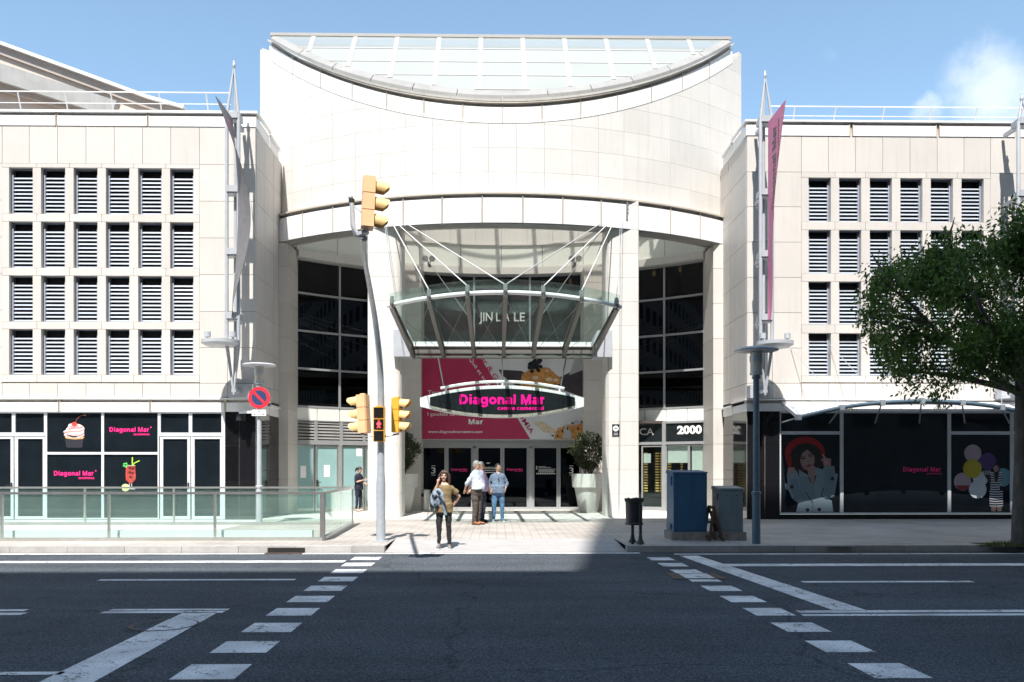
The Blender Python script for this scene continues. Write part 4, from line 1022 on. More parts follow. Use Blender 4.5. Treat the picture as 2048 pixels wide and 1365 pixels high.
MB().hexa([bp2(bpx(676), PAVE, .0), bp2(bpx(682), PAVE, .0), bp2(bpx(682), PAVE, .12), bp2(bpx(676), PAVE, .12), bp2(bpx(676), 2.5, .0), bp2(bpx(682), 2.5, .0), bp2(bpx(682), 2.5, .12), bp2(bpx(676), 2.5, .12)]).build('mullion', M['alu'], pav)
# right: optician with black sign band and clear windows
sg = MB(); quadbox(sg, br0, br1, 2.62, 3.28, .0, .06); quadbox(sg, br0, br1, 3.28, 3.36, .0, .10, 1); quadbox(sg, br0, br1, 2.52, 2.62, .0, .10, 1)
b = bpx(1330); quadbox(sg, b - .006, b + .006, PAVE, 3.36, .0, .12, 1)
so_ = sg.build('shop_sign', [M['signblack'], M['alu']], pav, smooth=25)
def on_rear(p0, p1, zlo, zcap_):
    b0, b1 = bpx(p0, .06), bpx(p1, .06)
    return lambda u, v, d: bp2(b0 + (b1 - b0) * u, zlo + v * (zcap_ - zlo), .066 + d)
MB().text('ÒPTICA', 0, mapf=on_rear(1233, 1307.5, PZ(868.5, 30.6), PZ(854, 30.6))).build('sign_lettering', M['white'], so_)
MB().text('2000', 0, mapf=on_rear(1354.5, 1404, PZ(866.5, 30.2), PZ(850.5, 30.2)), bold=.05).build('sign_lettering', M['white'], so_)
side_door(1284, 1327, .05, None, None, 'cglass', 'alu'); side_door(1333, 1379, .03, None, None, 'cglass', 'alu'); side_door(1379.5, 1412, .03, None, None, 'cglass', 'alu')
def blind(p0, p1, z0, z1, m='white', o=-.04): q = MB(); quadbox(q, bpx(p0), bpx(p1), z0, z1, o, o + .01); return q
blind(1335, 1378, 1.86, 2.50).build('window_blind', M['pot'], pav, smooth=25); blind(1383, 1410, .5, 2.50).build('window_blind', M['pot'], pav, smooth=25)
blind(1287, 1301, 1.86, 2.2).build('window_blind', M['pot'], pav, smooth=25)
M['shelfgold'] = mat('lit golden shelf', (0.62, 0.42, 0.12), 0.5, 0.15, 10, emit=0.25); M['shopfloor'] = mat('dim shop interior', (0.06, 0.045, 0.04), 0.6, 0.3, 1)  # yellow shelf lighting is put into the shelf material as a glow
si = MB(); si.box(5.0, 8.6, 33.8, 33.9, PAVE, 3.3); si.box(8.6, 8.7, 30.5, 33.9, PAVE, 3.3); si.box(4.4, 4.5, 32, 33.9, PAVE, 3.3); si.box(4.5, 8.6, 31, 33.9, 3.3, 3.38); si.build('shop_interior', M['shopfloor'], pav)
for a, b_ in ((1288, 1297), (1311, 1319), (1320, 1327), (1336, 1344), (1362, 1367)):
    x0, x1 = PX(a, 31.9), PX(b_, 31.9); q = MB(); q.box(x0, x1, 32.05, 32.3, .55, 2.25, 1)
    for k in range(17): q.box(x0 + .02, x1 - .02, 31.95, 32.05, .6 + k * .1, .64 + k * .1, 0)
    q.build('display_shelf', [M['shelfgold'], M['shopfloor']], pav)
q = MB(); q.box(5.2, 7.2, 31.6, 31.9, PAVE, .75); q.build('counter', M['blackmetal'], pav)
# ---- main doors in the centre bay
YD = 32.0
def dx_(c): return PX(790 + c / 3.791, YD)
def dz_(c): return PZ(690 + c / 3.791, YD)
hd = MB(); hd.box(IL1, IR0, YD - .05, YD + .15, dz_(780), 2.78); hd.box(IL1, IR0, YD - .1, YD - .052, dz_(752), dz_(735) + .02); hd.box(IL1, IR0, 31.9, 32.3, 2.79, 5.6)
hd.build('door_head', M['alu'], pav)
MB().box(IL1, IR0, YD - .2, YD + .2, PAVE + .006, PAVE + .03).build('threshold', M['steel'], pav)
doors = []
for a, b in ((198, 390), (391, 592), (618, 814), (815, 1014), (1042, 1240), (1241, 1440)):
    x0, x1 = dx_(a), min(dx_(b), IR0)
    d = pane_frame(pav, 'entrance_door', x0, x1 - .004, PAVE + .031, dz_(768), YD, .07, .07, 'dglass', 'alu'); doors.append(d)
    h = MB(); hx = x1 - .05 if len(doors) % 2 else x0 + .05
    h.tube([(hx, YD - .06, .95), (hx, YD - .06, 1.35)], .014, 8); h.box(hx - .012, hx + .012, YD - .06, YD, .98, 1.0); h.box(hx - .012, hx + .012, YD - .06, YD, 1.3, 1.32); h.build('door_handle', M['steel'], d, smooth=40)
for a, b in ((592, 618), (1014, 1042)): MB().box(dx_(a), dx_(b), YD - .05, YD + .1, PAVE + .03, dz_(768)).build('mullion', M['alu'], pav)
YL = YD + .036
def VD(cx, cy): return (PX(790 + cx / 3.791, YL), PZ(690 + cy / 3.791, YL))
for i, c in ((0, 291), (5, 1337)):
    t = MB(); a, b = VD(c - 17, 975), VD(c + 17, 928); t.text('3', YL, a[0], b[0], a[1], b[1]); stroke(t, VD, [(c - 15, 988), (c + 15, 988)], 3, YL, 0); stroke(t, VD, [(c - 15, 918), (c + 15, 918)], 3, YL, 0)
    t.build('number_lettering', M['white'], doors[i])
for i, x0 in ((1, 427), (3, 847)):
    logo(doors[i], VD, x0, x0 + 124, 953, 937, 'SHOPPING', x0 + 60, x0 + 124, 963, 957, YL, 'pink', None, .03)
t = MB(); a, b = VD(641, 943), VD(797, 924); t.text('BENVINGUTS', YL, a[0], b[0], a[1], b[1]); stroke(t, VD, [(660, 952), (780, 952)], 3, YL, 0); stroke(t, VD, [(676, 968), (770, 968)], 5, YL, 0); blob(t, VD, 706, 897, 14, 4, YL, 0, 8)
t.build('welcome_lettering', M['white'], doors[2])
t = MB()
for k, wd in enumerate((55, 95, 0, 135, 110, 128, 118, 120)):
    if wd: stroke(t, VD, [(1088, 924 + k * 6), (1088 + wd, 924 + k * 6)], 2.2, YL, 0)
blob(t, VD, 1074, 925, 5, 5, YL, 0, 8); blob(t, VD, 1074, 940, 5, 5, YL, 0, 8)
for k in range(11): blob(t, VD, 1076 + k * 13.5, 977, 5, 5, YL, 0, 8)
t.build('notice_lettering', M['white'], doors[4])
# interior of the doors: a pale counter far inside and floor
q = MB(); q.box(-2.4, 2.9, 36.3, 36.9, PAVE, 1.0); q.box(-9, 9, 32.3, 37, PAVE - .02, PAVE + .008); q.build('hall_floor', M['slabs'], pav)
MB().box(-9.2, 9.4, 33.2, 33.3, 3.4, 3.5).build('beam', M['joint'], pav)

# ---- plaque and bracket on the right column
pl = MB(); c = P(1231.5, 861, yc_ - .01); pl.box(c.x - .115, c.x + .115, yc_ - .018, yc_ - .001, c.z - .19, c.z + .19, 0)
def VP(cx, cy): return (c.x + cx, c.z + cy)
blob(pl, VP, 0, .055, .092, .092, yc_ - .018, 1, 24); stroke(pl, VP, [(-.05, .03), (.0, .06), (.055, .08)], .022, yc_ - .022, 0)
for k in range(3): stroke(pl, VP, [(-.07, -.09 - k * .03), (.07, -.09 - k * .03)], .008, yc_ - .018, 1)
tag(pl.build('wall_plaque', [M['signblack'], M['white']], None, (c.x, yc_, c.z)), 'small black plaque with a white disc on the right entrance column', 'plaque')

# ================================================================== background buildings
bg_ = thing('gabled_hall', (-22, 44, 0), 'beige hall with a long sloping roofline rising behind the left wing', 'building')
YB = 44.0
pts = [P(-420, -100, YB), P(0, 92, YB), P(200, 165, YB), P(300, 202, YB), P(372, 222, YB)]
mb = MB(); out = [(p.x, p.z) for p in pts]; mb.slab(out + [(out[-1][0], 4), (out[0][0], 4)], YB, YB + 12)
mb.build('gable_wall', M['rendered'], bg_)
cp_ = MB()
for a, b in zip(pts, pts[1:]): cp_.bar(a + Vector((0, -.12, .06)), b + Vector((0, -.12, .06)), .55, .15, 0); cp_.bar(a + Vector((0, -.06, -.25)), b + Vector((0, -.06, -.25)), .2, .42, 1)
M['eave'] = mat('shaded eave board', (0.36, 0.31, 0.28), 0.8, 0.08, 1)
cp_.build('roof_edge', [M['whitemetal'], M['eave']], bg_)
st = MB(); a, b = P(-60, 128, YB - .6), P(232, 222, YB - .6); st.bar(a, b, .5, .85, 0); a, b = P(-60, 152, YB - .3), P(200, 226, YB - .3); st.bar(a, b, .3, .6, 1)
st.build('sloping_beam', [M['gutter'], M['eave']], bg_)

# tall blocks across the street behind the camera; they throw the shade on the road
def block(x0, x1, y0, y1, h, label):
    r = thing('apartment_block', ((x0 + x1) / 2, y1, 0), label, 'building')
    MB().box(x0, x1, y0, y1, 0.1, h).build('wall', M['oppo'], r)
    wv = MB()
    z = 4.5
    while z < h - 2.5:
        x = x0 + 1.5
        while x < x1 - 2.5: wv.box(x, x + 1.6, y1 + .002, y1 + .03, z, z + 1.5, 0); x += 3.2
        z += 3.1
    o = wv.build('window_rows', M['shopglass'], r); o['kind'] = 'stuff'
    return r
XV = 1.30 - (14.1 + 8) * math.tan(SUN_AZ)
block(-150, XV, -22, -8, (14.1 + 8) * math.tan(SUN_EL) / cos(SUN_AZ), 'grey apartment block across the street that shades the near road')
block(XV + .01, 150, -24, -8, (26.6 + 8) * math.tan(SUN_EL) / cos(SUN_AZ), 'taller grey apartment block across the street that shades the right pavement')
# ================================================================== glass canopy
cy0 = 27.0
can = thing('glass_canopy', (XC, cy0, 5.2), 'glass entrance canopy on seven steel ribs held by white rods over the doors', 'canopy')
XO = [PX(p, 27.3) for p in (826, 887, 948, 1007, 1066, 1127, 1186)]
ZI = 5.50
def outer(x):
    k = (x - XC) / 2.95
    return (21.2 + 0.75 * k * k, 6.03 - 0.20 * k * k)
for x in XO:
    yo, zo = outer(x); r = MB()
    # tapering I-section rib: thin flange on top, web, flange below
    def seg(y): k = (27.2 - y) / (27.2 - yo); return ZI + (zo - ZI) * k, 0.30 - 0.14 * k
    ysr = [27.25, 25.2, 23.2, yo - .12]
    for a, b in zip(ysr, ysr[1:]):
        (za, ha), (zb_, hb) = seg(a), seg(b)
        for (w2, t0, t1) in ((.055, 0, .03), (.055, None, None), (.010, 1, 1)):
            if t0 == 0: A0, A1, B0, B1 = za - .03, za, zb_ - .03, zb_
            elif t0 is None: A0, A1, B0, B1 = za - ha, za - ha + .03, zb_ - hb, zb_ - hb + .03
            else: A0, A1, B0, B1 = za - ha + .03, za - .03, zb_ - hb + .03, zb_ - .03
            r.hexa([(x - w2, a, A0), (x + w2, a, A0), (x + w2, b, B0), (x - w2, b, B0), (x - w2, a, A1), (x + w2, a, A1), (x + w2, b, B1), (x - w2, b, B1)])
    r.build('rib', M['ribsteel'], can)
    lug = MB(); lug.box(x - .05, x + .05, yo - .08, yo + .08, zo, zo + .13); lug.tube([(x, yo, zo + .1), (x, yo, zo + .19)], .05, 10); lug.build('rod_lug', M['steel'], can, smooth=40)
# glass sheets between ribs (bays), reaching past the rim
for i in range(6):
    g = MB(); xa, xb = XO[i] + .01, XO[i + 1] - .01; n = 5
    lo = []; hi = []
    for k in range(n + 1):
        x = xa + (xb - xa) * k / n; yo, zo = outer(x)
        e = zo + (zo - ZI) * .75 / 6 + .05
        lo.append((x, 27.1, ZI + .05)); hi.append((x, yo - .75, e))
    rings = [[lo[k], hi[k], (hi[k][0], hi[k][1], hi[k][2] + .02), (lo[k][0], lo[k][1], lo[k][2] + .02)] for k in range(n + 1)]
    g.loft(rings); g.build('glass_sheet', M['canglass'], can)
    br = MB()      # thin bracing rods under each bay
    for (xa_, xb_) in ((XO[i], XO[i + 1]), (XO[i + 1], XO[i])):
        br.tube([(xa_ + (.05 if xb_ > xa_ else -.05), 26.9, ZI - .16), (xb_ - (.05 if xb_ > xa_ else -.05), outer(xb_)[0] + .4, outer(xb_)[1] - .14)], .007, 5)
    br.build('bracing', M['steel_dark'], can)
rim = [(x, outer(x)[0], outer(x)[1] - .02) for x in [XO[0] - .12 + (XO[-1] - XO[0] + .24) * k / 24 for k in range(25)]]
MB().tube(rim, .055, 10).build('rim_tube', M['whitemetal'], can, smooth=50)
bm_ = MB(); xa, xb = XO[0] - .1, XO[-1] + .1
bm_.box(xa, xb, 27.25, 27.55, ZI - .20, ZI - .0, 0); bm_.box(xa, xb, 27.2, 27.6, ZI - .0, ZI + .03, 1); bm_.box(xa, xb, 27.25, 27.5, 5.17, 5.23, 0); bm_.box(xa, xb, 27.56, 27.64, ZI + .04, ZI + .22, 2)
for k, x in enumerate(XO): bm_.box(x - .05, x + .05, 27.3, 27.45, 5.23, ZI - .2, 0)
for i in range(6):
    d = (XO[i + 1] - XO[i])
    bm_.tube([(XO[i] + .06, 27.32, 5.24), (XO[i] + d * .3, 27.32, ZI - .21)], .014, 5, 0); bm_.tube([(XO[i + 1] - .06, 27.32, 5.24), (XO[i + 1] - d * .3, 27.32, ZI - .21)], .014, 5, 0)
bm_.build('beam', [M['ribsteel'], M['ribsteel'], M['whitemetal']], can)
MB().box(xa, xb, 27.36, 27.38, 5.23, ZI - .2).build('glass_strip', M['canglass'], can)
for s, (a, b) in ((-1, (787, 823)), (1, (1187, 1224))):
    x0, x1 = PX(a, 26.9), PX(b, 26.9); z0, z1 = PZ(714, 26.9), PZ(661, 26.9); m = MB()
    o = [(x0, z0), (x1, z0), (x1, z1), (x0, z1)]
    if s < 0: o = [(x0, z0), (x1, z0), (x1, z1 - .32), (x1 - .12, z1), (x0, z1)]
    else: o = [(x0, z0), (x1, z0), (x1, z1), (x0 + .12, z1), (x0, z1 - .32)]
    m.slab(o, 26.85, 27.9); m.build('bracket_box', M['galv_pale'], can)
def rods(px0, py0, idx, r=.016, m='rodmetal', Y0=26.95):
    x = XO[idx]; yo, zo = outer(x); a = P(px0, py0, Y0)
    return MB().tube([a, (x, yo, zo + .17)], r, 6).build('suspension_rod', M[m], can, smooth=60)
for a, b, i in ((787, 451, 1), (797, 450, 2), (810, 446, 3), (1203, 446, 3), (1215, 449, 4), (1224, 451, 5)): rods(a, b, i)
for a, b, i in ((772, 440, 0), (768, 436, 0), (1241, 440, 6), (1246, 432, 6)): rods(a, b, i, .007, 'galv', yc_ - .03)
for a, b, i in ((800, 458, 1), (808, 456, 2), (1206, 456, 4), (1213, 458, 5)):
    x = XO[i]; yo, zo = outer(x); MB().tube([P(a, b, 28.2), (x, yo + 2.6, zo - .22)], .010, 5).build('suspension_rod', M['steel_dark'], can)
cl = MB(); c = P(1254, 418, yc_ - .05); cl.box(c.x - .03, c.x + .03, yc_ - .08, yc_ - .001, c.z - .35, c.z + .25)
for k in range(4): cl.bar((c.x - .10, yc_ - .05, c.z + .2 - k * .12), (c.x + .06, yc_ - .05, c.z + .24 - k * .12), .02, .02)
tag(cl.build('cable_clamp', M['steel_dark'], None, (c.x, yc_, c.z)), 'small dark cable clamp near the top of the right entrance column', 'clamp')

# ================================================================== oval hanging sign
YO = 27.15
ov = thing('hanging_sign', (XC, YO, 3.0), 'lens shaped black sign with magenta lettering hung below the canopy', 'sign')
def VO(cx, cy): return (PX(835 + cx / 5.936, YO), PZ(700 + cy / 5.936, YO))
def vo(cx, cy, y): p = VO(cx, cy); return (p[0], y, p[1])
top = [(30 + 1945 * k / 24, 570 - 148 * (1 - ((k - 12) / 12) ** 2)) for k in range(25)]
bot = [(1975 - 1945 * k / 24, 672 + 133 * (1 - ((k - 12) / 12) ** 2)) for k in range(25)]
sh = MB(); sh.slab([VO(*p) for p in top + bot], YO, YO + .34); sh.build('casing', M['whitemetal'], ov)
M['olivemetal'] = mat('olive bronze underside', (0.32, 0.30, 0.26), 0.5, 0.1, 3)
ft = [(148 + 1720 * k / 20, 566 - 103 * (1 - ((k - 10) / 10) ** 2)) for k in range(21)]; fb = [(1868 - 1720 * k / 20, 660 + 105 * (1 - ((k - 10) / 10) ** 2)) for k in range(21)]
MB().slab([VO(*p) for p in ft + fb], YO - .05, YO - .001).build('sign_face', M['signblack'], ov)
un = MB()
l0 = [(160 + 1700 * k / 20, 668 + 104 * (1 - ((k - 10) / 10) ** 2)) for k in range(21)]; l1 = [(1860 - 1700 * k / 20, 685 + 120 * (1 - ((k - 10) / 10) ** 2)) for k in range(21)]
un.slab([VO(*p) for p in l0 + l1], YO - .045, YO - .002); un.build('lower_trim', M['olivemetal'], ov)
t = MB(); a, b = VO(500, 648), VO(1518, 532); stroke_text(t, 'Diagonal Mar', flat_map(a[0], b[0], a[1], b[1], YO - .05), w=.17, th=.008)
a, b = VO(950, 716), VO(1497, 672); stroke_text(t, 'centre comercial', flat_map(a[0], b[0], a[1], b[1], YO - .05), w=.155, th=.008)
t.build('sign_lettering', M['pinklit'], ov)
tb = MB(); arcp = [vo(270 + 1475 * k / 16, 455 - 82 * (1 - ((k - 8) / 8) ** 2), YO + .1) for k in range(17)]
tb.tube(arcp, .045, 8)
for cx, cy in ((335, 500), (1010, 440), (1690, 505)): tb.tube([vo(cx, cy + 10, YO + .1), vo(cx, cy - 65, YO + .1)], .03, 6)
tb.build('top_rail', M['whitemetal'], ov, smooth=50)
for (a, b), (c, d) in (((240, 78), (310, 440)), ((1005, 78), (1010, 375)), ((1770, 78), (1700, 445))):
    MB().tube([vo(a, b, YO + .12), vo(c, d, YO + .1)], .024, 6).build('hanging_rod', M['steel_dark'], ov, smooth=50)

# ================================================================== big printed banner over the doors
YBN = 31.45
bn = thing('entrance_banner', (XC, YBN, 2.7), 'wide crimson and white printed banner with food pictures above the entrance doors', 'banner')
def VN(cx, cy): return (PX(835 + cx / 5.936, YBN), PZ(700 + cy / 5.936, YBN))
M['toast'] = mat('print toasted orange', (0.50, 0.23, 0.06), 0.5, 0.45, 9); M['toast2'] = mat('print pale toast', (0.60, 0.50, 0.36), 0.5, 0.3, 12)
M['plate_p'] = mat('print dark plate', (0.045, 0.035, 0.045), 0.5, 0.3, 2); M['grey_p'] = mat('print soft grey', (0.42, 0.42, 0.45), 0.5, 0.12, 1.2); M['green_p'] = mat('print green', (0.30, 0.38, 0.10), 0.5, 0.2, 9)
M['crimtext'] = mat('print crimson text', (0.50, 0.03, 0.14), 0.5, 0.05, 4)
sheet = MB(); bx0, bx1, bz0, bz1 = IL1 + .0, IR0 - .0, VN(0, 1068)[1], VN(0, -60)[1]
sheet.box(bx0, bx1, YBN, YBN + .02, bz0, bz1, 0)
e0, e1 = VN(655, -60), VN(1340, 1062)
sheet.slab([(bx0 + .0, bz0 + .02), (e1[0], bz0 + .02), (e0[0], bz1 - .01), (bx0 + .0, bz1 - .01)], YBN - .003, YBN - .0005, 1)
sheet.box(bx0, bx1, YBN - .02, YBN + .03, bz0 - .04, bz0, 2)
sheet.build('banner_sheet', [M['bannerwhite'], M['bannerpink'], M['alu']], bn)
pr = MB(); y = YBN - .003; clx = lambda q: [(min(max(a, bx0), bx1), max(b, bz0 + .01)) for a, b in q]
pr.flat(clx([VN(960, 235), VN(1230, 250), VN(1330, 300), VN(1330, 430), VN(1180, 440), VN(1000, 300)]), y, 2); pr.flat(clx([VN(1250, 430), VN(1700, 320), VN(1990, 190), VN(1990, 560), VN(1700, 470)]), y - .001, 2); pr.flat(clx([VN(1880, 60), VN(1990, 60), VN(1990, 240), VN(1800, 300)]), y - .002, 3)
pr.flat([VN(1225, 440), VN(1235, 290), VN(1330, 240), VN(1470, 205), VN(1560, 215), VN(1640, 290), VN(1715, 345), VN(1690, 400), VN(1560, 460), VN(1400, 440)], y - .004, 0)
for i, (a, b, r) in enumerate([(1330, 290, 30), (1400, 330, 40), (1500, 300, 34), (1560, 350, 40), (1470, 390, 34), (1640, 360, 30), (1330, 380, 34), (1540, 250, 25)]): blob(pr, VN, a, b, r, r * .6, y - .006 - i * 1e-4, 1 if i % 2 else 0, 9, i, .4, i)
r0 = random.Random(4)
for i in range(26): a, b = 1400 + r0.uniform(-75, 75), 190 + r0.uniform(-75, 75); blob(pr, VN, a, b, 26, 24, y - .008 - i * 1e-4, 5, 9, i, .3, i) if abs((a - 1400) + (b - 190)) < 90 else None
blob(pr, VN, 1490, 440, 70, 30, y - .007, 4, 12, 0, .2, 3); stroke(pr, VN, [(1560, 465), (1640, 400)], 12, y - .007, 5)
pr.flat(clx([VN(1370, 860), VN(1480, 850), VN(1620, 930), VN(1660, 990), VN(1500, 980), VN(1430, 920)]), y, 1)
pr.flat(clx([VN(1620, 1060), VN(1660, 930), VN(1780, 890), VN(1990, 860), VN(1990, 1060)]), y - .001, 0)
pr.flat(clx([VN(1720, 1050), VN(1760, 880), VN(1830, 1000), VN(1820, 1055)]), y - .003, 3); pr.flat(clx([VN(1770, 900), VN(1880, 830), VN(1990, 850), VN(1900, 890)]), y - .003, 3)
stroke(pr, VN, [(1720, 900), (1780, 840), (1880, 805), (1965, 815)], 7, y - .004, 1); stroke(pr, VN, [(1620, 1040), (1640, 960), (1760, 890), (1960, 850)], 8, y - .004, 1)
for a, b, r in ((1780, 935, .5), (1840, 870, 1.2), (1905, 935, -.4), (1720, 965, .1), (1665, 1025, .6), (1930, 1010, .3), (1605, 1020, 1.4), (1950, 855, .2)):
    stroke(pr, VN, [(a - 16 * sin(r), b - 16 * cos(r)), (a + 16 * sin(r), b + 16 * cos(r))], 16, y - .005, 5)
pr.build('food_print', [M['toast'], M['toast2'], M['plate_p'], M['grey_p'], M['green_p'], M['granite_joint'] if False else M['signblack']], bn)
tx = MB(); YT = YBN - .0035; a, b = VN(606, 884), VN(783, 822); stroke_text(tx, 'Mar', flat_map(a[0], b[0], a[1], b[1], YT), w=.16)
for s_, x0, x1, zb_, zc_, bo in (('Tens ganes', 120, 480, 525, 482, 0), ('I gaudeix també de', 120, 640, 783, 740, 0), ('www.diagonalmarcentre.com', 125, 770, 988, 955, .012)):
    a, b = VN(x0, zb_), VN(x1, zc_); tx.text(s_, YT, a[0], b[0], a[1], b[1], bold=bo)
def slanted(s_, p0, p1, capv, m, bold=0):
    a, b = VN(*p0), VN(*p1); d = Vector((b[0] - a[0], b[1] - a[1])); l = d.length; d.normalize(); n = Vector((-d.y, d.x)); c_ = capv / 5.936 * YBN / F
    tx.text(s_, YT, m=m, bold=bold, mapf=lambda u, v, k: (a[0] + d.x * l * u + n.x * c_ * v, YT - k, a[1] + d.y * l * u + n.y * c_ * v))
slanted('Què et ve de', (608, 108), (850, 470), 45, 0); slanted('Mar & GASTRONOMIA', (700, 30), (1345, 1005), 58, 1, .015)
tx.build('banner_lettering', [M['white'], M['crimtext']], bn)

# ================================================================== masts with long flags
def mast(pxs, pytip, label, ring=True, flag=None, base_py=790, partial=False):
    """three-tube lattice mast: tip, parallel tubes with clamps, tubes meeting at a foot"""
    YM = 25.0; x = PX(pxs, YM); zt = PZ(pytip, YM); zk = PZ(240, YM); zl = PZ(690, YM); zf = PZ(base_py, YM)
    r = thing('flag_mast', (x, YM, zf), label, 'mast', 'lattice masts along the facade')
    tr = [(x - .17, YM - .08), (x + .17, YM - .08), (x, YM + .2)]
    for a, b in tr:
        MB().tube([(x, YM + .04, zt), (a, b, zk), (a, b, zl), (x, YM + .03, zf)], [.02, .055, .055, .03], 8).build('tube', M['galv_pale'], r, smooth=50)
    MB().lathe((x, YM + .04, zt), [(0.001, .17), (.03, .15), (.03, .06), (.055, .04), (.055, 0), (.03, -.1), (.02, -.2)], 10).build('finial', M['galv'], r, smooth=50)
    for py in (240, 386, 510, 637):
        z = PZ(py, YM); c = MB()
        c.box(x - .21, x + .21, YM - .12, YM + .23, z - .09, z + .09); c.box(x - .16, x + .16, YM - .15, YM - .121, z - .05, z + .13)
        c.bar((x, YM + .22, z - .02), (x, WY - .1, z - .02), .09, .12); c.build('clamp', M['galv_pale'], r)
    ft = MB(); ft.box(x - .3, x + .3, WY - .5, WY - .13, zf - .04, zf + .34); ft.bar((x, YM, zf + .12), (x, WY - .4, zf + .12), .12, .10); ft.build('foot_bracket', M['galv_pale'], r)
    if ring:
        d = 1 if pxs > 1000 else -1
        cx_ = x + d * .22 - (.1 if d < 0 else 0); k = MB(); z = PZ(691, YM)
        k.lathe((cx_, YM - .15, z), [(.001, -.05), (.40, -.07), (.53, .0), (.53, .10), (.40, .12), (.001, .12)], 28); k.build('lamp_platform', M['galv_pale'], r, smooth=40)
        for s in (-.36, .36): MB().lathe((cx_ + s, YM - .2, z + .12), [(.03, 0), (.03, .06), (.09, .07), (.09, .22), (.001, .23)], 12).build('floodlight', M['galv_pale'], r, smooth=40)
    if flag:
        za = PZ(241, YM); MB().bar((x + .02, YM, za), (x + .02, 23.2, za - .02), .11, .09).build('flag_arm', M['galv_pale'], r)
    return x, YM
xl_, YM = mast(467, 135, 'slender grey mast carrying a grey flag seen edge on, by the no parking sign')
xr_, _ = mast(1531, 147, 'slender grey mast carrying a pink flag beside the right lamp post')
mast(2045, 190, 'slender grey mast at the right picture edge behind the tree', ring=False)
def flag(x, m, mt, side, label):
    """sail-shaped cloth hung below the arm, its free edge sweeping in to the mast foot"""
    za, zb_ = PZ(246, YM), PZ(640, YM); n, k = 30, 6; g = MB()
    def edge(v): return (YM - .20) - 1.50 * (1 - v) ** 0.8 * (1 - .25 * sin(pi * v))
    P2 = {}
    vs = []
    for i in range(n + 1):
        v = i / n; yo = edge(v); yi = YM - .17
        for j in range(k + 1):
            u = j / k; y = yi + (yo - yi) * u; sw = .20 * sin(pi * v) * u * (1 if side > 0 else 2.6) + .03 * sin(9 * v + 3 * u) * u + (0 if side > 0 else .16 * sin(pi * min(1, v * 1.1)))
            vs.append((x + .02 + (sw if side < 0 else -sw * .4 + .06 * u * v), y, za + (zb_ - za) * v))
    fs = [(i * (k + 1) + j, i * (k + 1) + j + 1, (i + 1) * (k + 1) + j + 1, (i + 1) * (k + 1) + j) for i in range(n) for j in range(k)]
    r = thing('flag', (x, YM - .2, za), label, 'flag', 'long flags on the masts')
    th = .006
    o2 = len(vs); allv = vs + [(a + th, b, c) for a, b, c in vs]
    g.add(allv, fs + [tuple(o2 + q for q in reversed(f)) for f in fs]); g.build('cloth', M[m], r, smooth=60)
    # lettering reading upwards on the face towards the entrance, following the cloth
    def pos(u, v):
        v = min(max(v, 0), .999); u = min(max(u, 0), .999); i = int(v * n); j = int(u * k); fv, fu = v * n - i, u * k - j
        q = lambda i_, j_: Vector(vs[min(i_, n) * (k + 1) + min(j_, k)])
        return (q(i, j) * (1 - fu) + q(i, j + 1) * fu) * (1 - fv) + (q(i + 1, j) * (1 - fu) + q(i + 1, j + 1) * fu) * fv
    off = -.006 if side > 0 else .012
    def mp(v0, v1, u0, u1):
        # text baseline runs up the flag; letter tops point to the mast
        def f(u, v, d):
            vv = v0 + (v1 - v0) * u; yo = edge(vv); full = abs(yo - (YM - .17)); y = u0 + (u1 - u0) * v
            p = pos(min(y / full, .99), vv); return (p.x + off, p.y, p.z)
        return f
    t = MB()
    if side > 0:
        stroke_text(t, 'Diagonal Mar', mp(.47, .06, .80, .42)); t.text('centre comercial', 0, mapf=mp(.28, .05, 1.03, .90), bold=.015)
    else:
        stroke_text(t, 'Diagonal Mar', mp(.05, .50, .42, .80)); t.text('centre comercial', 0, mapf=mp(.04, .30, .90, 1.03), bold=.015)
    t.build('flag_lettering', M[mt], r)
flag(xl_, 'flaggrey', 'flagpink', -1, 'long grey flag with pink lettering hanging from the mast near the no parking sign')
flag(xr_, 'flagpink', 'blackmetal', 1, 'long pink flag with black lettering hanging from the mast near the awning')

# ================================================================== roof railings
def roofrail(x0, x1, posts, pyt, pyb, label, lean):
    Y = 26.9; r = thing('roof_railing', ((x0 + x1) / 2, Y, LZT), label, 'railing', 'safety railings on the wing roofs')
    zt, zm = PZ(pyt, Y), PZ(pyb, Y)
    MB().tube([(x0, Y, zt), (x1, Y, zt)], .018, 6).build('top_rail', M['whitemetal'], r, smooth=60); MB().tube([(x0, Y, zm + .06), (x1, Y, zm + .06)], .012, 6).build('lower_rail', M['whitemetal'], r, smooth=60)
    for p in posts: MB().bar((p, Y + .28, zm - .25), (p, Y, zt), .032, .032).build('post', M['whitemetal'], r)
xs = [PX(p, 26.9) for p in (35, 129, 221, 318, 412)]; d = xs[1] - xs[0]
roofrail(PX(-500, 26.9), PX(462, 26.9), [xs[0] - d * k for k in range(5, 0, -1)] + xs, 190.5, 217, 'thin white roof railing above the left wing in front of the gabled hall', -1)
xs = [PX(p, 26.9) for p in (1590, 1672, 1769, 1864, 1955, 2046)]; d = xs[2] - xs[1]
roofrail(PX(1540, 26.9), PX(2600, 26.9), xs + [xs[-1] + d * k for k in range(1, 6)], 209, 232, 'thin white roof railing above the right wing against the sky', 1)

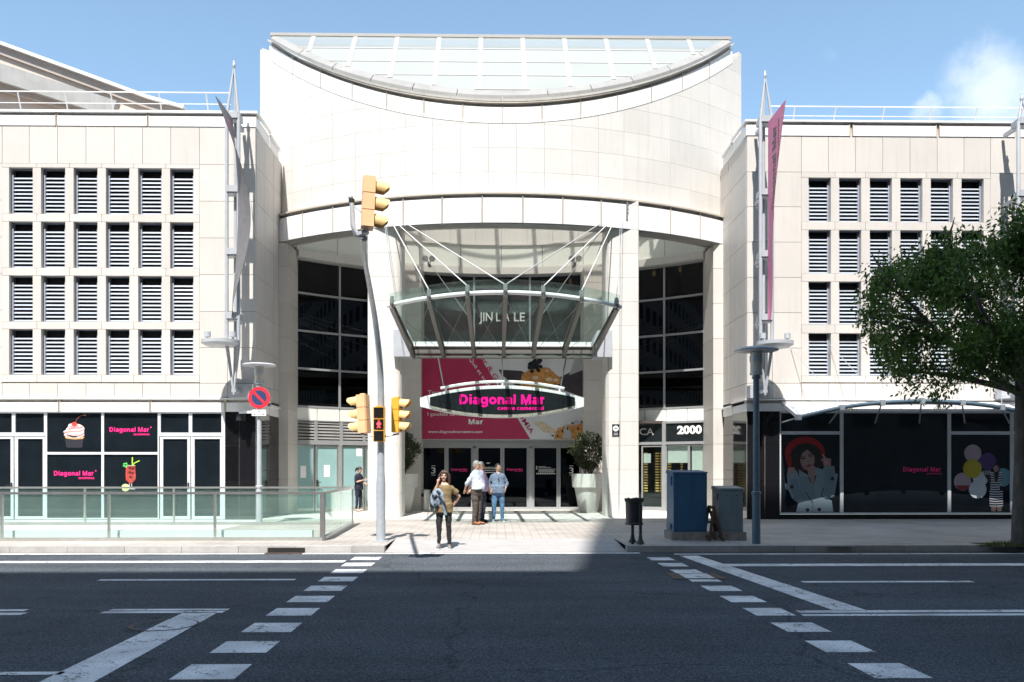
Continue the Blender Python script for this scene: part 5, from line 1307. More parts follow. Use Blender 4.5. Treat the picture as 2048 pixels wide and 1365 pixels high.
# ================================================================== awning on the right
aw = thing('awning', (PX(1840, 25), WY, 3.2), 'white fabric awning with a bowed steel front tube over the dark shop window', 'awning')
ctl = [(1597, 835), (1683, 815.5), (1764, 806), (1843, 802.5), (1924, 806), (2003, 815.5), (2090, 835)]
YA = 24.5; pts = []
for i in range(len(ctl) - 1):
    for k in range(4):
        f = k / 4; p0 = ctl[max(i - 1, 0)]; p1 = ctl[i]; p2 = ctl[i + 1]; p3 = ctl[min(i + 2, len(ctl) - 1)]
        q = [0.5 * (2 * p1[c] + (p2[c] - p0[c]) * f + (2 * p0[c] - 5 * p1[c] + 4 * p2[c] - p3[c]) * f * f + (-p0[c] + 3 * p1[c] - 3 * p2[c] + p3[c]) * f ** 3) for c in (0, 1)]
        pts.append(P(q[0], q[1], YA))
pts.append(P(*ctl[-1], YA))
MB().tube(pts, .062, 10).build('front_tube', M['shadeblue'], aw, smooth=50)  # tube coloured darker and bluer in place of shade on the steel
fb_ = MB(); zw = PZ(806, WY - .15); rows = []
for p in pts:
    row = []
    xw = PX(1562, WY) + (p.x - pts[0].x) * ((PX(2115, WY) - PX(1562, WY)) / (pts[-1].x - pts[0].x))
    for j in range(5):
        f = j / 4; row.append((p.x + (xw - p.x) * f, YA + (WY - .15 - YA) * f, p.z + .03 + (zw - p.z) * f - .10 * sin(pi * f)))
    rows.append(row)
rings = [[*r_, *[(a, b, c + .012) for a, b, c in reversed(r_)]] for r_ in rows]
fb_.loft(rings); fb_.build('fabric', M['whitemetal'], aw, smooth=50)
for i in range(0, len(pts), 4):
    p = pts[i]; s = MB(); s.tube([(p.x, YA, p.z - .0), (rows[i][4][0], WY - .02, 3.05)], .022, 6); s.box(p.x - .07, p.x + .07, YA - .08, YA + .08, p.z - .08, p.z + .08); s.build('strut', M['galv'], aw, smooth=40)
    if 0 < i < len(pts) - 1:
        d = -1 if p.x < PX(1843, YA) else 1
        MB().tube([(p.x, YA, p.z + .06), (p.x + d * .95 * (1 if i != 12 else 0), WY - .02, p.z + 1.9)], .009, 5).build('stay_cable', M['galv'], aw)
e = MB(); e.bar(pts[0], (rows[0][4][0], WY - .12, zw), .07, .10); e.bar(pts[-1], (rows[-1][4][0], WY - .12, zw), .07, .10)
for k in range(4): f = .2 + .17 * k; a = Vector(rows[0][0]).lerp(Vector(rows[0][4]), f); e.bar(a, a + Vector((.25, 0, -.02)), .03, .05)
e.build('end_arm', M['galv_pale'], aw)

# ================================================================== lamp posts
def lamp(px, py_base, py_disc, post_m, label):
    g = G(px, py_base, PAVE); x, y = g.x, g.y; r = thing('street_lamp', (x, y, PAVE), label, 'street lamp', 'disc topped street lamps')
    zt = PZ(py_disc, y, px); S = y / F
    MB().lathe((x, y, PAVE), [(.001, 0), (.085, 0), (.085, 1.02), (.098, 1.02), (.098, 1.07), (.068, 1.09), (.062, zt - PAVE - .62), (.09, zt - PAVE - .62), (.09, zt - PAVE - .57), (.001, zt - PAVE - .57)], 14).build('post', M[post_m], r, smooth=35)
    MB().lathe((x, y, zt - .56), [(.001, 0), (.075, 0), (.105, .04), (.10, .07), (.13, .08), (.13, .02)], 16).lathe((x, y, zt - .50), [(.085, .0), (.03, .14), (.001, .15)], 12).build('lamp_base', M['galv'], r, smooth=35)
    MB().lathe((x, y, zt - .48), [(.12, 0), (.12, .40)], 18).build('lamp_glass', M['clearshade'], r, smooth=60)
    MB().lathe((x, y, zt - .27), [(.128, 0), (.135, 0), (.135, .13), (.128, .13)], 18).build('lamp_band', M['galv'], r, smooth=35)
    for a in range(3): q = a * 2.1 + .4; MB().tube([(x + .115 * cos(q), y + .115 * sin(q), zt - .5), (x + .115 * cos(q), y + .115 * sin(q), zt - .05)], .008, 5).build('stay', M['galv'], r)
    MB().lathe((x, y, zt), [(.001, .035), (.2, .03), (.42, .005), (.455, -.03), (.44, -.045), (.25, -.06), (.001, -.075)], 32).build('disc_shade', M['galv_pale'] if post_m != 'shadeblue' else M['galv'], r, smooth=50)
    return r, Vector((x, y, zt))
l1, lpos = lamp(518.5, 1050, 729, 'galv_pale', 'street lamp with pale disc shade carrying the no parking sign')
lamp(1512.5, 1088, 698, 'shadeblue', 'shaded blue grey street lamp with disc shade standing beside the grey cabinet')
# no parking sign on the left lamp
yS = lpos.y - .12; c = P(518.5, 796, yS); rad = 21.6 / F * yS
ns = thing('no_parking_sign', (c.x, yS, c.z), 'round red and navy no parking sign with a small white plate below', 'road sign')
d = MB()
def ring(mb, r0, r1, y, m, n=40):
    for i in range(n):
        a, b = 2 * pi * i / n, 2 * pi * (i + 1) / n
        mb.poly([(c.x + r0 * cos(a), y, c.z + r0 * sin(a)), (c.x + r1 * cos(a), y, c.z + r1 * sin(a)), (c.x + r1 * cos(b), y, c.z + r1 * sin(b)), (c.x + r0 * cos(b), y, c.z + r0 * sin(b))], m)
d.slab([(c.x + rad * cos(2 * pi * i / 40), c.z + rad * sin(2 * pi * i / 40)) for i in range(40)], yS - .006, yS + .02, 2)
d.slab([(c.x + rad * .70 * cos(2 * pi * i / 40), c.z + rad * .70 * sin(2 * pi * i / 40)) for i in range(40)], yS - .010, yS - .0065, 1)
ring(d, rad * .70, rad * .995, yS - .010, 0)
d.bar((c.x - rad * .55, yS - .013, c.z + rad * .55), (c.x + rad * .55, yS - .013, c.z - rad * .55), .004, rad * .22, 0, up=(1, 0, 1))
d.build('disc', [M['red'], M['navy'], M['galv']], ns)
pl = MB(); q = P(518, 826, yS); pl.box(q.x - .195, q.x + .195, yS - .006, yS + .012, q.z - .085, q.z + .085, 0); pl.box(q.x - .2, q.x + .2, yS - .004, yS + .011, q.z - .09, q.z + .09, 1)
for s in (-1, 1):
    pl.box(q.x + s * .03, q.x + s * .13, yS - .009, yS - .0065, q.z - .045, q.z - .035, 1); pl.flat([(q.x + s * .15, q.z - .04), (q.x + s * .12, q.z - .015), (q.x + s * .12, q.z - .065)], yS - .0065, 1)
pl.box(q.x - .03, q.x + .03, yS - .009, yS - .0065, q.z + .03, q.z + .05, 1)
pl.build('plate', [M['white'], M['lensblack']], ns)
MB().box(c.x - .05, c.x + .05, yS + .02, yS + .08, c.z - .2, c.z - .14).box(c.x - .05, c.x + .05, yS + .02, yS + .08, c.z + .12, c.z + .18).build('bracket', M['galv'], ns)
# camera arm on the granite
q = P(488, 826, WY - .25); f = thing('wall_floodlight', (q.x, WY, q.z), 'small white floodlight arm on the black granite behind the no parking sign', 'floodlight')
MB().bar((q.x + .28, WY - .3, q.z + .02), (q.x - .12, WY - .35, q.z), .06, .07).bar((q.x + .2, WY, q.z + .03), (q.x + .2, WY - .3, q.z + .02), .04, .04).build('arm', M['white'], f); MB().box(q.x - .2, q.x + .05, WY - .36, WY - .2, q.z - .24, q.z - .04).build('lamp_head', M['blackmetal'], f)

# ================================================================== traffic light on the bent pole
tb0 = G(762, 1083, PAVE); tx0 = tb0.x
tl = thing('traffic_light', (tx0, tb0.y, PAVE), 'tall bent grey pole with yellow signal heads and a red pedestrian figure', 'traffic light')
ctl = [(tx0, 18.38, PAVE), (tx0, 18.38, 1.6), (tx0 + .005, 18.38, 3.0), (tx0 + .0, 18.22, 3.9), (tx0 - .02, 17.75, 4.65), (tx0 - .02, 17.0, 5.18), (tx0 + .05, 15.9, 5.45), (tx0 + .22, 14.6, 5.42), (tx0 + .46, 13.1, 5.18)]
pth = []
for i in range(len(ctl) - 1):
    for k in range(6):
        f = k / 6; p0, p1, p2, p3 = [Vector(ctl[min(max(j, 0), len(ctl) - 1)]) for j in (i - 1, i, i + 1, i + 2)]
        pth.append(0.5 * (2 * p1 + (p2 - p0) * f + (2 * p0 - 5 * p1 + 4 * p2 - p3) * f * f + (-p0 + 3 * p1 - 3 * p2 + p3) * f ** 3))
pth.append(Vector(ctl[-1])); rr_ = [.098 if p.z < 1.55 and p.y > 18.3 else max(.046, .086 - .0012 * i) for i, p in enumerate(pth)]
MB().tube(pth, rr_, 14).build('pole', M['galv'], tl, smooth=50)
MB().box(tx0 - .14, tx0 + .14, 18.24, 18.52, PAVE, PAVE + .02).build('base_plate', M['galv'], tl)
def head(cx, cy, zlo, hgt, dirx, m_body, m_vis, tilt=0.0, name='signal_head', yaw=0.0):
    """three stacked housings, each with a lens and a hooded visor, facing along dirx (1 right, -1 left)"""
    q = hgt / 3; wd, dp = .30 * hgt / .82, .20 * hgt / .82
    R = Matrix.Rotation(yaw, 4, 'Z') @ Matrix.Rotation(tilt, 4, 'Y')
    T = lambda v: R @ Vector(v) + Vector((cx, cy, zlo))
    b = MB(); r = .045
    for k in range(3):
        z0, z1 = k * q + .006, (k + 1) * q - .006
        o = [(-dp / 2, -wd / 2 + r), (-dp / 2 + r * .5, -wd / 2), (dp / 2, -wd / 2), (dp / 2, wd / 2), (-dp / 2 + r * .5, wd / 2), (-dp / 2, wd / 2 - r)]
        n0 = len(b.v); b.prism([(x * dirx, y) for x, y in o][::dirx], z0, z1)
        for i in range(n0, len(b.v)): b.v[i] = tuple(T(b.v[i]))
    n0 = len(b.v); b.box(-dp * .36, dp * .36, -wd * .36, wd * .36, .0, hgt); b.box(-.05, .05, -.05, .05, hgt, hgt + .025)
    for i in range(n0, len(b.v)): b.v[i] = tuple(T(b.v[i]))
    o = b.build(name, M[m_body], tl)
    for k in range(3):
        zc_ = (k + .5) * q + .0; rv = q * .43; v = MB(); n = 16; rows = []
        for (xx, a_) in ((dp / 2, .30), (dp / 2 + rv * 2.05, .30)):
            ro = []
            for i in range(n + 1):
                a = -.62 + (pi + 1.24) * i / n; ln = 1.0 if xx == dp / 2 else 1.0
                xe = xx if xx == dp / 2 else xx - rv * .95 * max(0, -sin(a) + .28) - .0
                ro.append((xe * dirx, rv * cos(a) * (1 if xx == dp / 2 else .94), zc_ + rv * sin(a) * (1 if xx == dp / 2 else .94) - (0 if xx == dp / 2 else .018)))
            rows.append(ro)
        n0 = len(v.v); t_ = .006
        allp = rows[0] + rows[1] + [(x, y * .95, zc_ + (z - zc_) * .95) for x, y, z in rows[0] + rows[1]]
        N1 = n + 1; fcs = []
        for i in range(n):
            fcs += [(i, i + 1, N1 + i + 1, N1 + i), (2 * N1 + i, 3 * N1 + i, 3 * N1 + i + 1, 2 * N1 + i + 1), (N1 + i, N1 + i + 1, 3 * N1 + i + 1, 3 * N1 + i)]
        v.add([tuple(T(p)) for p in allp], fcs); v.build('visor', M[m_vis], o, smooth=50)
        ln = MB(); ln.add([tuple(T(((dp / 2 + .004) * dirx, rv * .93 * cos(2 * pi * i / 18), zc_ + rv * .93 * sin(2 * pi * i / 18)))) for i in range(18)], [tuple(range(18))]); ln.build('lens', M['lensblack'], o)
    return o
hz0 = PZ(867, 18.4); hh = PZ(790, 18.4) - hz0
head(PX(729, 18.35), 18.42, hz0, hh, -1, 'yellow_fade', 'yellow_pale', -.055, yaw=R_(-14)); hz1 = PZ(866, 18.4); head(PX(794, 18.3), 18.30, hz1, PZ(797, 18.3) - hz1, 1, 'yellow', 'yellow_pale', .0, yaw=R_(-18))
uz = PZ(460, 12.95); head(PX(733.5, 12.9), 12.92, uz, PZ(357, 12.9) - uz, 1, 'yellow_fade', 'yellow_pale', .045, yaw=R_(12))
sd_ = MB(); a = P(714, 470, 12.95); b = P(703, 402, 12.95)
sd_.tube([P(727, 472, 13.05), P(713, 470, 13.0), P(706, 452, 13.0), P(703.5, 405, 13.0)], [.03, .045, .04, .035], 10); sd_.ell(P(701.5, 396, 13.0), (.04, .05, .045), 10, 6); sd_.bar(P(706, 412, 13), P(722, 425, 12.95), .02, .02); sd_.bar(P(716, 470, 13), P(735, 463, 12.95), .10, .05)
sd_.build('side_arm', M['galv_pale'], tl, smooth=50); MB().tube([P(703.5, 405, 13), P(703.2, 399, 13)], .045, 10).build('arm_collar', M['blackmetal'], tl, smooth=50)
# pedestrian head facing the road
yp = 18.16; x0, x1 = PX(746, yp), PX(769, yp); z0, z1 = PZ(884, yp), PZ(814, yp); hp = (z1 - z0) / 3
ph = MB()
for k in range(3): ph.box(x0, x1, yp, yp + .14, z0 + k * hp + .004, z0 + (k + 1) * hp - .004)
ph.box((x0 + x1) / 2 - .06, (x0 + x1) / 2 + .06, yp + .02, yp + .12, z1, z1 + .02)
po = ph.build('pedestrian_head', M['yellow'], tl)
for k in range(3):
    MB().box(x0 + .018, x1 - .018, yp - .012, yp - .001, z0 + k * hp + .022, z0 + (k + 1) * hp - .018).build('lens', M['lensblack'], po)
cx_ = (x0 + x1) / 2; cz = z0 + 1.5 * hp; m = MB(); S = hp * .0040
VM = lambda a, b: (cx_ + (a - 785) * S / 1.0 * .92, cz - (b - 805) * S)
blob(m, VM, 785, 735, 15, 17, yp - .012, 0, 12); m.flat([VM(760, 760), VM(812, 760), VM(840, 790), VM(838, 820), VM(808, 822), VM(812, 850), VM(832, 885), VM(800, 885), VM(788, 850), VM(775, 885), VM(740, 885), VM(762, 845), VM(765, 820), VM(738, 818), VM(736, 790)], yp - .012)
m.build('red_figure', M['redlit'], po)
br = MB()
for px in (722, 798): br.tube([P(px, 868, 18.4), P(757 + (-8 if px < 757 else 12), 873, 18.3), P(760, 873, 18.36)], .022, 6)
br.tube([(tx0, yp + .14, z0 + .1), (tx0, 18.38, z0 + .1)], .03, 6); br.tube([(tx0, yp + .14, z1 - .1), (tx0, 18.38, z1 - .1)], .03, 6)
br.build('mounting_arm', M['steel_dark'], tl, smooth=50)

# ================================================================== glass railing round the ramp opening
YF, YBk = 18.55, 23.7; xR = PX(645, YF); xRb = PX(705, YBk)
gr_ = thing('glass_railing', (-8, 21, PAVE), 'long low green glass railing enclosure with steel posts along the left kerb', 'railing')
zt = PZ(986.5, YF); XW = -32.0
def rail(a, b, nm='handrail', m='steel', w_=.07, h_=.05): MB().bar(a, b, w_, h_).build(nm, M[m], gr_)
rail((XW, YF, zt), (xR + .03, YF, zt), m='steel_dark'); rail((XW, YBk, zt), (xRb, YBk, zt)); rail((xR, YF + .035, zt), (xRb, YBk, zt))
posts = [PX(p, YF) for p in (4, 218, 430)]; d = posts[1] - posts[0]; posts = [posts[0] - d * k for k in range(6, 0, -1)] + posts
for x in posts: MB().box(x - .022, x + .022, YF - .03, YF + .03, PAVE, zt - .02).build('post', M['steel'], gr_)
MB().box(xR - .05, xR + .05, YF - .04, YF + .06, PAVE, zt + .02).build('post', M['steel_dark'], gr_)
bpst = [PX(p, YBk) for p in (170, 348)]; d2 = bpst[1] - bpst[0]
for x in [bpst[0] - d2 * k for k in range(5, 0, -1)] + bpst + [xRb]: MB().box(x - .022, x + .022, YBk - .03, YBk + .03, PAVE, zt - .02).build('post', M['steel'], gr_)
px_ = [XW] + posts + [xR - .05]
for a, b in zip(px_, px_[1:]): MB().box(a + .02, b - .02, YF - .006, YF + .006, PAVE + .07, zt - .03).build('glass_panel', M['railglass'], gr_)
bx_ = [XW] + [bpst[0] - d2 * k for k in range(5, 0, -1)] + bpst + [xRb]
for a, b in zip(bx_, bx_[1:]): MB().box(a + .02, b - .02, YBk - .006, YBk + .006, PAVE + .07, zt - .03).build('glass_panel', M['railglass'], gr_)
for f0, f1 in ((.01, .53), (.54, .99)):
    a = Vector((xR, YF + .06, 0)).lerp(Vector((xRb, YBk, 0)), f0); b = Vector((xR, YF + .06, 0)).lerp(Vector((xRb, YBk, 0)), f1)
    a.z = b.z = (PAVE + .07 + zt - .03) / 2; MB().bar(a, b, .012, zt - PAVE - .10).build('glass_panel', M['railglass'], gr_)
rail((XW, YF, PAVE + .04), (xR, YF, PAVE + .04), 'base_rail', 'steel', .09, .08); rail((XW, YBk, PAVE + .04), (xRb, YBk, PAVE + .04), 'base_rail', 'gutter', .09, .08); rail((xR + .01, YF + .06, PAVE + .04), (xRb, YBk, PAVE + .04), 'base_rail', 'steel', .09, .08)
MB().box(XW, xR - .3, YF + .35, YF + .55, PAVE, PAVE + .20).build('inner_plinth', M['whitemetal'], gr_)

# ================================================================== litter bin, cabinets, folding sign, bollard, steel bin
lb_ = G(1270, 1089, PAVE); x, y = lb_.x, lb_.y
b = thing('litter_bin', (x, y, PAVE), 'black round litter bin hung between two short posts near the kerb end', 'litter bin')
ZL0, ZL1 = PZ(1050, y), PZ(1000, y); R1 = 18 / F * y
bb = MB(); bb.lathe((x - .02, y, ZL0), [(.001, 0), (R1 * 1.02, 0), (R1 * 1.04, .03), (R1 * .92, .05), (R1 * .95, ZL1 - ZL0 - .05), (R1 * 1.03, ZL1 - ZL0 - .04), (R1 * 1.03, ZL1 - ZL0), (R1 * .93, ZL1 - ZL0), (R1 * .88, .08), (.001, .07)], 28); bb.build('bucket', M['blackmetal'], b, smooth=35)
bag = MB(); n = 30; r_ = random.Random(3); rg_ = [[(x - .02 + R1 * k * cos(2 * pi * i / n), y + R1 * k * sin(2 * pi * i / n), ZL1 + dz + .035 * r_.random() * w2) for i in range(n)] for k, dz, w2 in ((.9, -.1, 0), (.99, .01, 1), (1.07, .0, 1), (1.05, -.05, 1))]
bag.loft(rg_, 0, False); bag.build('bin_bag', M['rubber'], b, smooth=50)
for s, yy in ((-.035, .1), (.075, -R1 - .03)):
    MB().tube([(x + s, y + yy, PAVE), (x + s, y + yy, ZL1 - .1 if s > 0 else ZL0 + .1)], .033, 8).lathe((x + s, y + yy, PAVE), [(.001, .03), (.09, .03), (.045, .12), (.034, .2)], 12).build('post', M['blackmetal'], b, smooth=40)
def cabinet(px0, px1, pyt, pym, pyb, Y, m, label, dep, left_vis=0.0):
    x0, x1 = PX(px0, Y), PX(px1, Y); zt, zm = PZ(pyt, Y), PZ(pym, Y); r = thing('utility_cabinet', ((x0 + x1) / 2, Y + dep / 2, PAVE), label, 'utility cabinet', 'street cabinets on concrete plinths')
    b = MB(); b.box(x0, x1, Y, Y + dep, zm, zt - .03); b.build('body', M[m], r)
    c = MB(); c.hexa([(x0 - .02, Y - .02, zt - .03), (x1 + .02, Y - .02, zt - .03), (x1 + .02, Y + dep + .02, zt - .03), (x0 - .02, Y + dep + .02, zt - .03), (x0 - .01, Y - .01, zt), (x1 + .01, Y - .01, zt), (x1 + .01, Y + dep + .01, zt + .04), (x0 - .01, Y + dep + .01, zt + .04)]); c.build('lid', M[m], r)
    d = MB(); d.box(x0 + .03, x1 - .03, Y - .008, Y - .001, zm + .05, zt - .06); d.build('back_panel', M[m], r)
    MB().box(x0 - .05, x1 + .06, Y - .05, Y + dep + .05, PAVE, zm - .002).build('plinth', M['concrete'], r)
    return r, x0, x1, zt, zm
r, x0, x1, zt_, zm_ = cabinet(1347, 1414, 944.5, 1065, 1088, 18.55, 'bluecab', 'tall dark blue steel cabinet on a rough concrete plinth', .75)
h = MB(); h.box(x0 - .03, x0 - .001, 18.7, 18.82, 1.3, 1.5); h.box(x0 - .03, x0 - .001, 18.75, 19.2, zm_ + .05, zm_ + .16); h.build('hinge', M['bluecab'], r)
r, x0, x1, zt_, zm_ = cabinet(1438, 1486, 977, 1065, 1089, 18.5, 'greycab', 'shorter grey green steel cabinet beside the leaning wooden frame', .6)
MB().box(x0 - .02, x0 - .001, 18.6, 18.72, zt_ - .25, zt_ - .12).build('lock', M['blackmetal'], r)
v_ = MB(); [v_.box(x0 + f, x0 + f + .03, 18.485, 18.491, zt_ - .17, zt_ - .15) for f in (.17, .37)]; v_.build('vent_plug', M['blackmetal'], r)
es = G(1428, 1092, PAVE); ef = thing('folding_sign', (es.x, 18.4, PAVE), 'dark brown wooden folding sign standing between the two cabinets', 'folding sign')
ax, az = PX(1423, 18.45), PZ(1014, 18.45)
def leg_frame(dx0, dx1, yb, tw):
    f = MB()
    for yy in (18.25, 18.7): f.bar((ax + dx1, yy, PAVE), (ax, yy, az), .05, .04)
    for k in (.12, .55, .98): f.bar((ax + dx1 * (1 - k), 18.25, PAVE + (az - PAVE) * k), (ax + dx1 * (1 - k), 18.7, PAVE + (az - PAVE) * k), .04, .06)
    return f
leg_frame(0, .20, 0, 0).build('leg_frame', M['wood'], ef); leg_frame(0, -.10, 0, 0).build('leg_frame', M['wood'], ef)
bd = MB(); bd.hexa([(ax + .19, 18.29, PAVE + .12), (ax + .205, 18.29, PAVE + .12), (ax + .205, 18.66, PAVE + .12), (ax + .19, 18.66, PAVE + .12), (ax + .03, 18.29, az - .1), (ax + .045, 18.29, az - .1), (ax + .045, 18.66, az - .1), (ax + .03, 18.66, az - .1)]); bd.build('board', M['wood'], ef)
bo = G(1319, 1018, PAVE); bl_ = thing('bollard', bo, 'slim stainless steel bollard in front of the optician window', 'bollard'); zt = PZ(975, bo.y)
MB().lathe(bo, [(.001, 0), (.075, 0), (.075, zt - PAVE - .06), (.06, zt - PAVE - .05), (.06, zt - PAVE - .03), (.075, zt - PAVE - .02), (.07, zt - PAVE), (.001, zt - PAVE + .01)], 16).build('tube', M['steel'], bl_, smooth=35)
sb = G(850, 1022, PAVE); s_ = thing('steel_bin', sb, 'cylindrical stainless steel waste bin with a dark slot beside the left planter', 'waste bin'); zt = PZ(980, sb.y)
MB().lathe(sb, [(.001, 0), (.20, 0), (.205, zt - PAVE), (.001, zt - PAVE + .03)], 24).build('drum', M['steel'], s_, smooth=35)
MB().lathe(sb + Vector((0, 0, zt - PAVE - .25)), [(.2065, 0), (.2065, .12)], 10, 0, pi * 1.06, pi * 1.45).build('slot', M['black'], s_)

# ================================================================== drain, manholes, hatches
dg = MB(); a, b = G(545, 1103, 0), G(618, 1103, 0); dg.box(a.x, b.x, KY - .012, KY - .002, .012, .105)
dg2 = MB()
for k in range(18): xx = a.x + (b.x - a.x) * k / 18; dg2.box(xx, xx + .025, KY - .26, KY - .02, .004, .016)
r = thing('street_drain', ((a.x + b.x) / 2, KY, 0), 'dark street drain opening in the left kerb with a slotted grate', 'drain'); dg.build('opening', M['grate'], r); dg2.build('grate', M['rust'], r)
mh = G(328, 1251, 0); m_ = thing('manhole_cover', mh, 'round iron manhole cover partly painted over by the diagonal road line', 'manhole cover')
MB().lathe(mh, [(.001, .0045), (.31, .0045), (.31, .0055)], 32).build('lid', M['asphalt'], m_); MB().lathe(mh, [(.31, .006), (.36, .006)], 32).build('rim', M['rust'], m_)
m = MB()
def clip(poly, a, b):
    f = lambda p: (b.x - a.x) * (p[1] - a.y) - (b.y - a.y) * (p[0] - a.x); out = []
    for p, q in zip(poly, poly[1:] + poly[:1]):
        fp, fq = f(p), f(q)
        if fp >= 0: out.append(p)
        if fp * fq < 0: t = fp / (fp - fq); out.append((p[0] + (q[0] - p[0]) * t, p[1] + (q[1] - p[1]) * t))
    return out
pts = [(mh.x + .335 * cos(2 * pi * k / 40), mh.y + .335 * sin(2 * pi * k / 40)) for k in range(40)]
pts = clip(clip(pts, G(436, 1225.6), G(90, 1420)) if False else clip(pts, G(90, 1420), G(436, 1225.6)), G(368, 1225.6), G(-35, 1420))
m.poly([(a_, b_, .0085) for a_, b_ in pts])
m.build('paint_patch', M['paint'], m_)
hc = G(1390, 1153.5, 0); h_ = thing('inspection_cover', hc, 'square iron inspection cover set in the right crosswalk dashes', 'inspection cover')
MB().box(hc.x - .40, hc.x + .40, hc.y - .36, hc.y + .36, .004, .010).build('frame', M['rust'], h_); MB().box(hc.x - .20, hc.x + .24, hc.y - .28, hc.y + .28, .0105, .013).build('painted_lid', M['paint'], h_)
for px, py, lb2 in ((1675, 1092, 'rusty pavement hatch near the shaded lamp post'), (1812, 1090, 'rusty pavement hatch nearer the tree')):
    c = G(px, py, PAVE); h_ = thing('pavement_hatch', c, lb2, 'hatch', 'rusty hatches in the right pavement'); MB().box(c.x - .23, c.x + .23, c.y - .13, c.y + .13, PAVE, PAVE + .006).build('lid', M['rust'], h_); MB().box(c.x - .27, c.x + .27, c.y - .17, c.y + .17, PAVE, PAVE + .004).build('rim', M['concrete'], h_)
# ================================================================== street tree
def leafmat(name, col, var):
    m, nt, b = _nt(name); N, L = nt.nodes, nt.links
    at = N.new('ShaderNodeAttribute'); at.attribute_name = 'tone'
    rp = N.new('ShaderNodeValToRGB'); rp.color_ramp.elements[0].color = (*lerp3(col, 1 - var), 1); rp.color_ramp.elements[1].color = (*lerp3((col[0] * 1.25, col[1], col[2] * .8), 1 + var), 1)
    L.new(at.outputs['Fac'], rp.inputs['Fac']); L.new(rp.outputs['Color'], b.inputs['Base Color']); b.inputs['Roughness'].default_value = 0.5
    tr = N.new('ShaderNodeBsdfTranslucent'); L.new(rp.outputs['Color'], tr.inputs['Color'])
    mx = N.new('ShaderNodeMixShader'); mx.inputs[0].default_value = 0.30; L.new(b.outputs[0], mx.inputs[1]); L.new(tr.outputs[0], mx.inputs[2])
    L.new(mx.outputs[0], N['Material Output'].inputs['Surface'])
    return m
M['leaf'] = leafmat('street tree leaf', (0.068, 0.150, 0.026), 0.6); M['leaf_dark'] = leafmat('glossy dark shrub leaf', (0.034, 0.055, 0.022), 0.6)
rt = random.Random(21)
def leaf(mb, c, ln, wd, r, droop=0.5, t=None):
    d = Vector((r.uniform(-1, 1), r.uniform(-1, 1), r.uniform(-1, .6) - droop)).normalized()
    s = d.cross(Vector((r.uniform(-1, 1), r.uniform(-1, 1), r.uniform(-1, 1)))).normalized(); n = d.cross(s)
    a = Vector(c); b = a + d * ln; mid = a + d * ln * .45
    mb.add([a, mid + s * wd / 2 + n * wd * .2, b, mid - s * wd / 2 + n * wd * .2], [(0, 1, 2), (0, 2, 3)], 0, r.random() if t is None else t)
tb = G(2043, 1091, PAVE); TX, TY = tb.x, tb.y
tree = thing('street_tree', (TX, TY, PAVE), 'leafy green street tree leaning over the right pavement from the picture edge', 'tree')
tk = MB(); tk.tube([(TX, TY, PAVE - .05), (TX + .0, TY, PAVE + .12), (TX + .02, TY, 1.2), (TX + .06, TY + .03, 2.4), (TX + .05, TY + .02, 3.8)], [.25, .19, .172, .158, .15], 14)
crown = MB(); tips = []
ct = Vector((TX + .15, TY, 5.05))
cl_pts = []
def inside(p):
    dx, dy, dz = (p.x - ct.x) / 3.05, (p.y - ct.y) / 2.9, p.z - ct.z
    up = 1.50 * math.sqrt(max(0, 1 - .8 * min(1, dx * dx))); lo = 1.15 + .5 * (1 if -0.9 < dx < -.2 else 0)
    return dx * dx + dy * dy < 1 and -lo * math.sqrt(max(0, 1 - dx * dx * .75)) < dz < up
def limb(p, d, ln, r0, depth):
    pts = [Vector(p)]; q = Vector(p); dd = Vector(d).normalized(); n = 6
    for i in range(n):
        if i > 1 and not inside(q + Vector((0, 0, -.1))) and (q.z > 3.6 or abs(q.x - TX) > 1.1): break
        dd = (dd + Vector((rt.uniform(-.2, .2), rt.uniform(-.2, .2), rt.uniform(-.12, .14) - .05 * i * (1 if depth else .4)))).normalized(); q = q + dd * ln / n; pts.append(q.copy())
        if depth < 2 and i > 1 and rt.random() < .8:
            sd = (dd + Vector((rt.uniform(-1, 1), rt.uniform(-1, 1), rt.uniform(-.5, .6))) * .9).normalized(); limb(q, sd, ln * .6, r0 * .55, depth + 1)
        if depth >= 1: tips.append(q.copy())
    tk.tube(pts, [r0 * (1 - .75 * i / max(1, len(pts) - 1)) for i in range(len(pts))], 7 if depth == 0 else 5); tips.append(q)
for k, (dx, dy, dz, ln) in enumerate([(-1, -.1, .62, 3.7), (-.9, .5, .5, 3.4), (-.75, -.75, .55, 3.2), (-.4, .2, 1.0, 2.8), (.5, -.4, .9, 2.8), (.9, .3, .6, 3.2), (.2, -.9, .6, 3.0), (.3, .9, .6, 3.0)]):
    limb((TX + .05, TY + .02, 3.15 + .07 * k), (dx, dy, dz), ln, .085, 0)
tk.build('trunk', M['bark'], tree, smooth=60)
for t_ in tips:
    if inside(t_): cl_pts.append(t_)
while len(cl_pts) < 520:
    p = ct + Vector((rt.uniform(-3.5, 3.4), rt.uniform(-3.1, 3.1), rt.uniform(-1.85, 1.65)))
    if inside(p) and rt.random() < .35 + .65 * (((p.x - ct.x) / 3.4) ** 2 + ((p.z - ct.z) / 1.6) ** 2): cl_pts.append(p)
for p in cl_pts:
    n = int(rt.uniform(50, 110)); rad = rt.uniform(.24, .44); base = rt.random()
    for _ in range(n):
        v = Vector((rt.gauss(0, .5), rt.gauss(0, .5), rt.gauss(-.1, .42))) * rad
        leaf(crown, p + v, rt.uniform(.085, .145), rt.uniform(.038, .062), rt, .45, min(1, max(0, base * .6 + rt.random() * .4)))
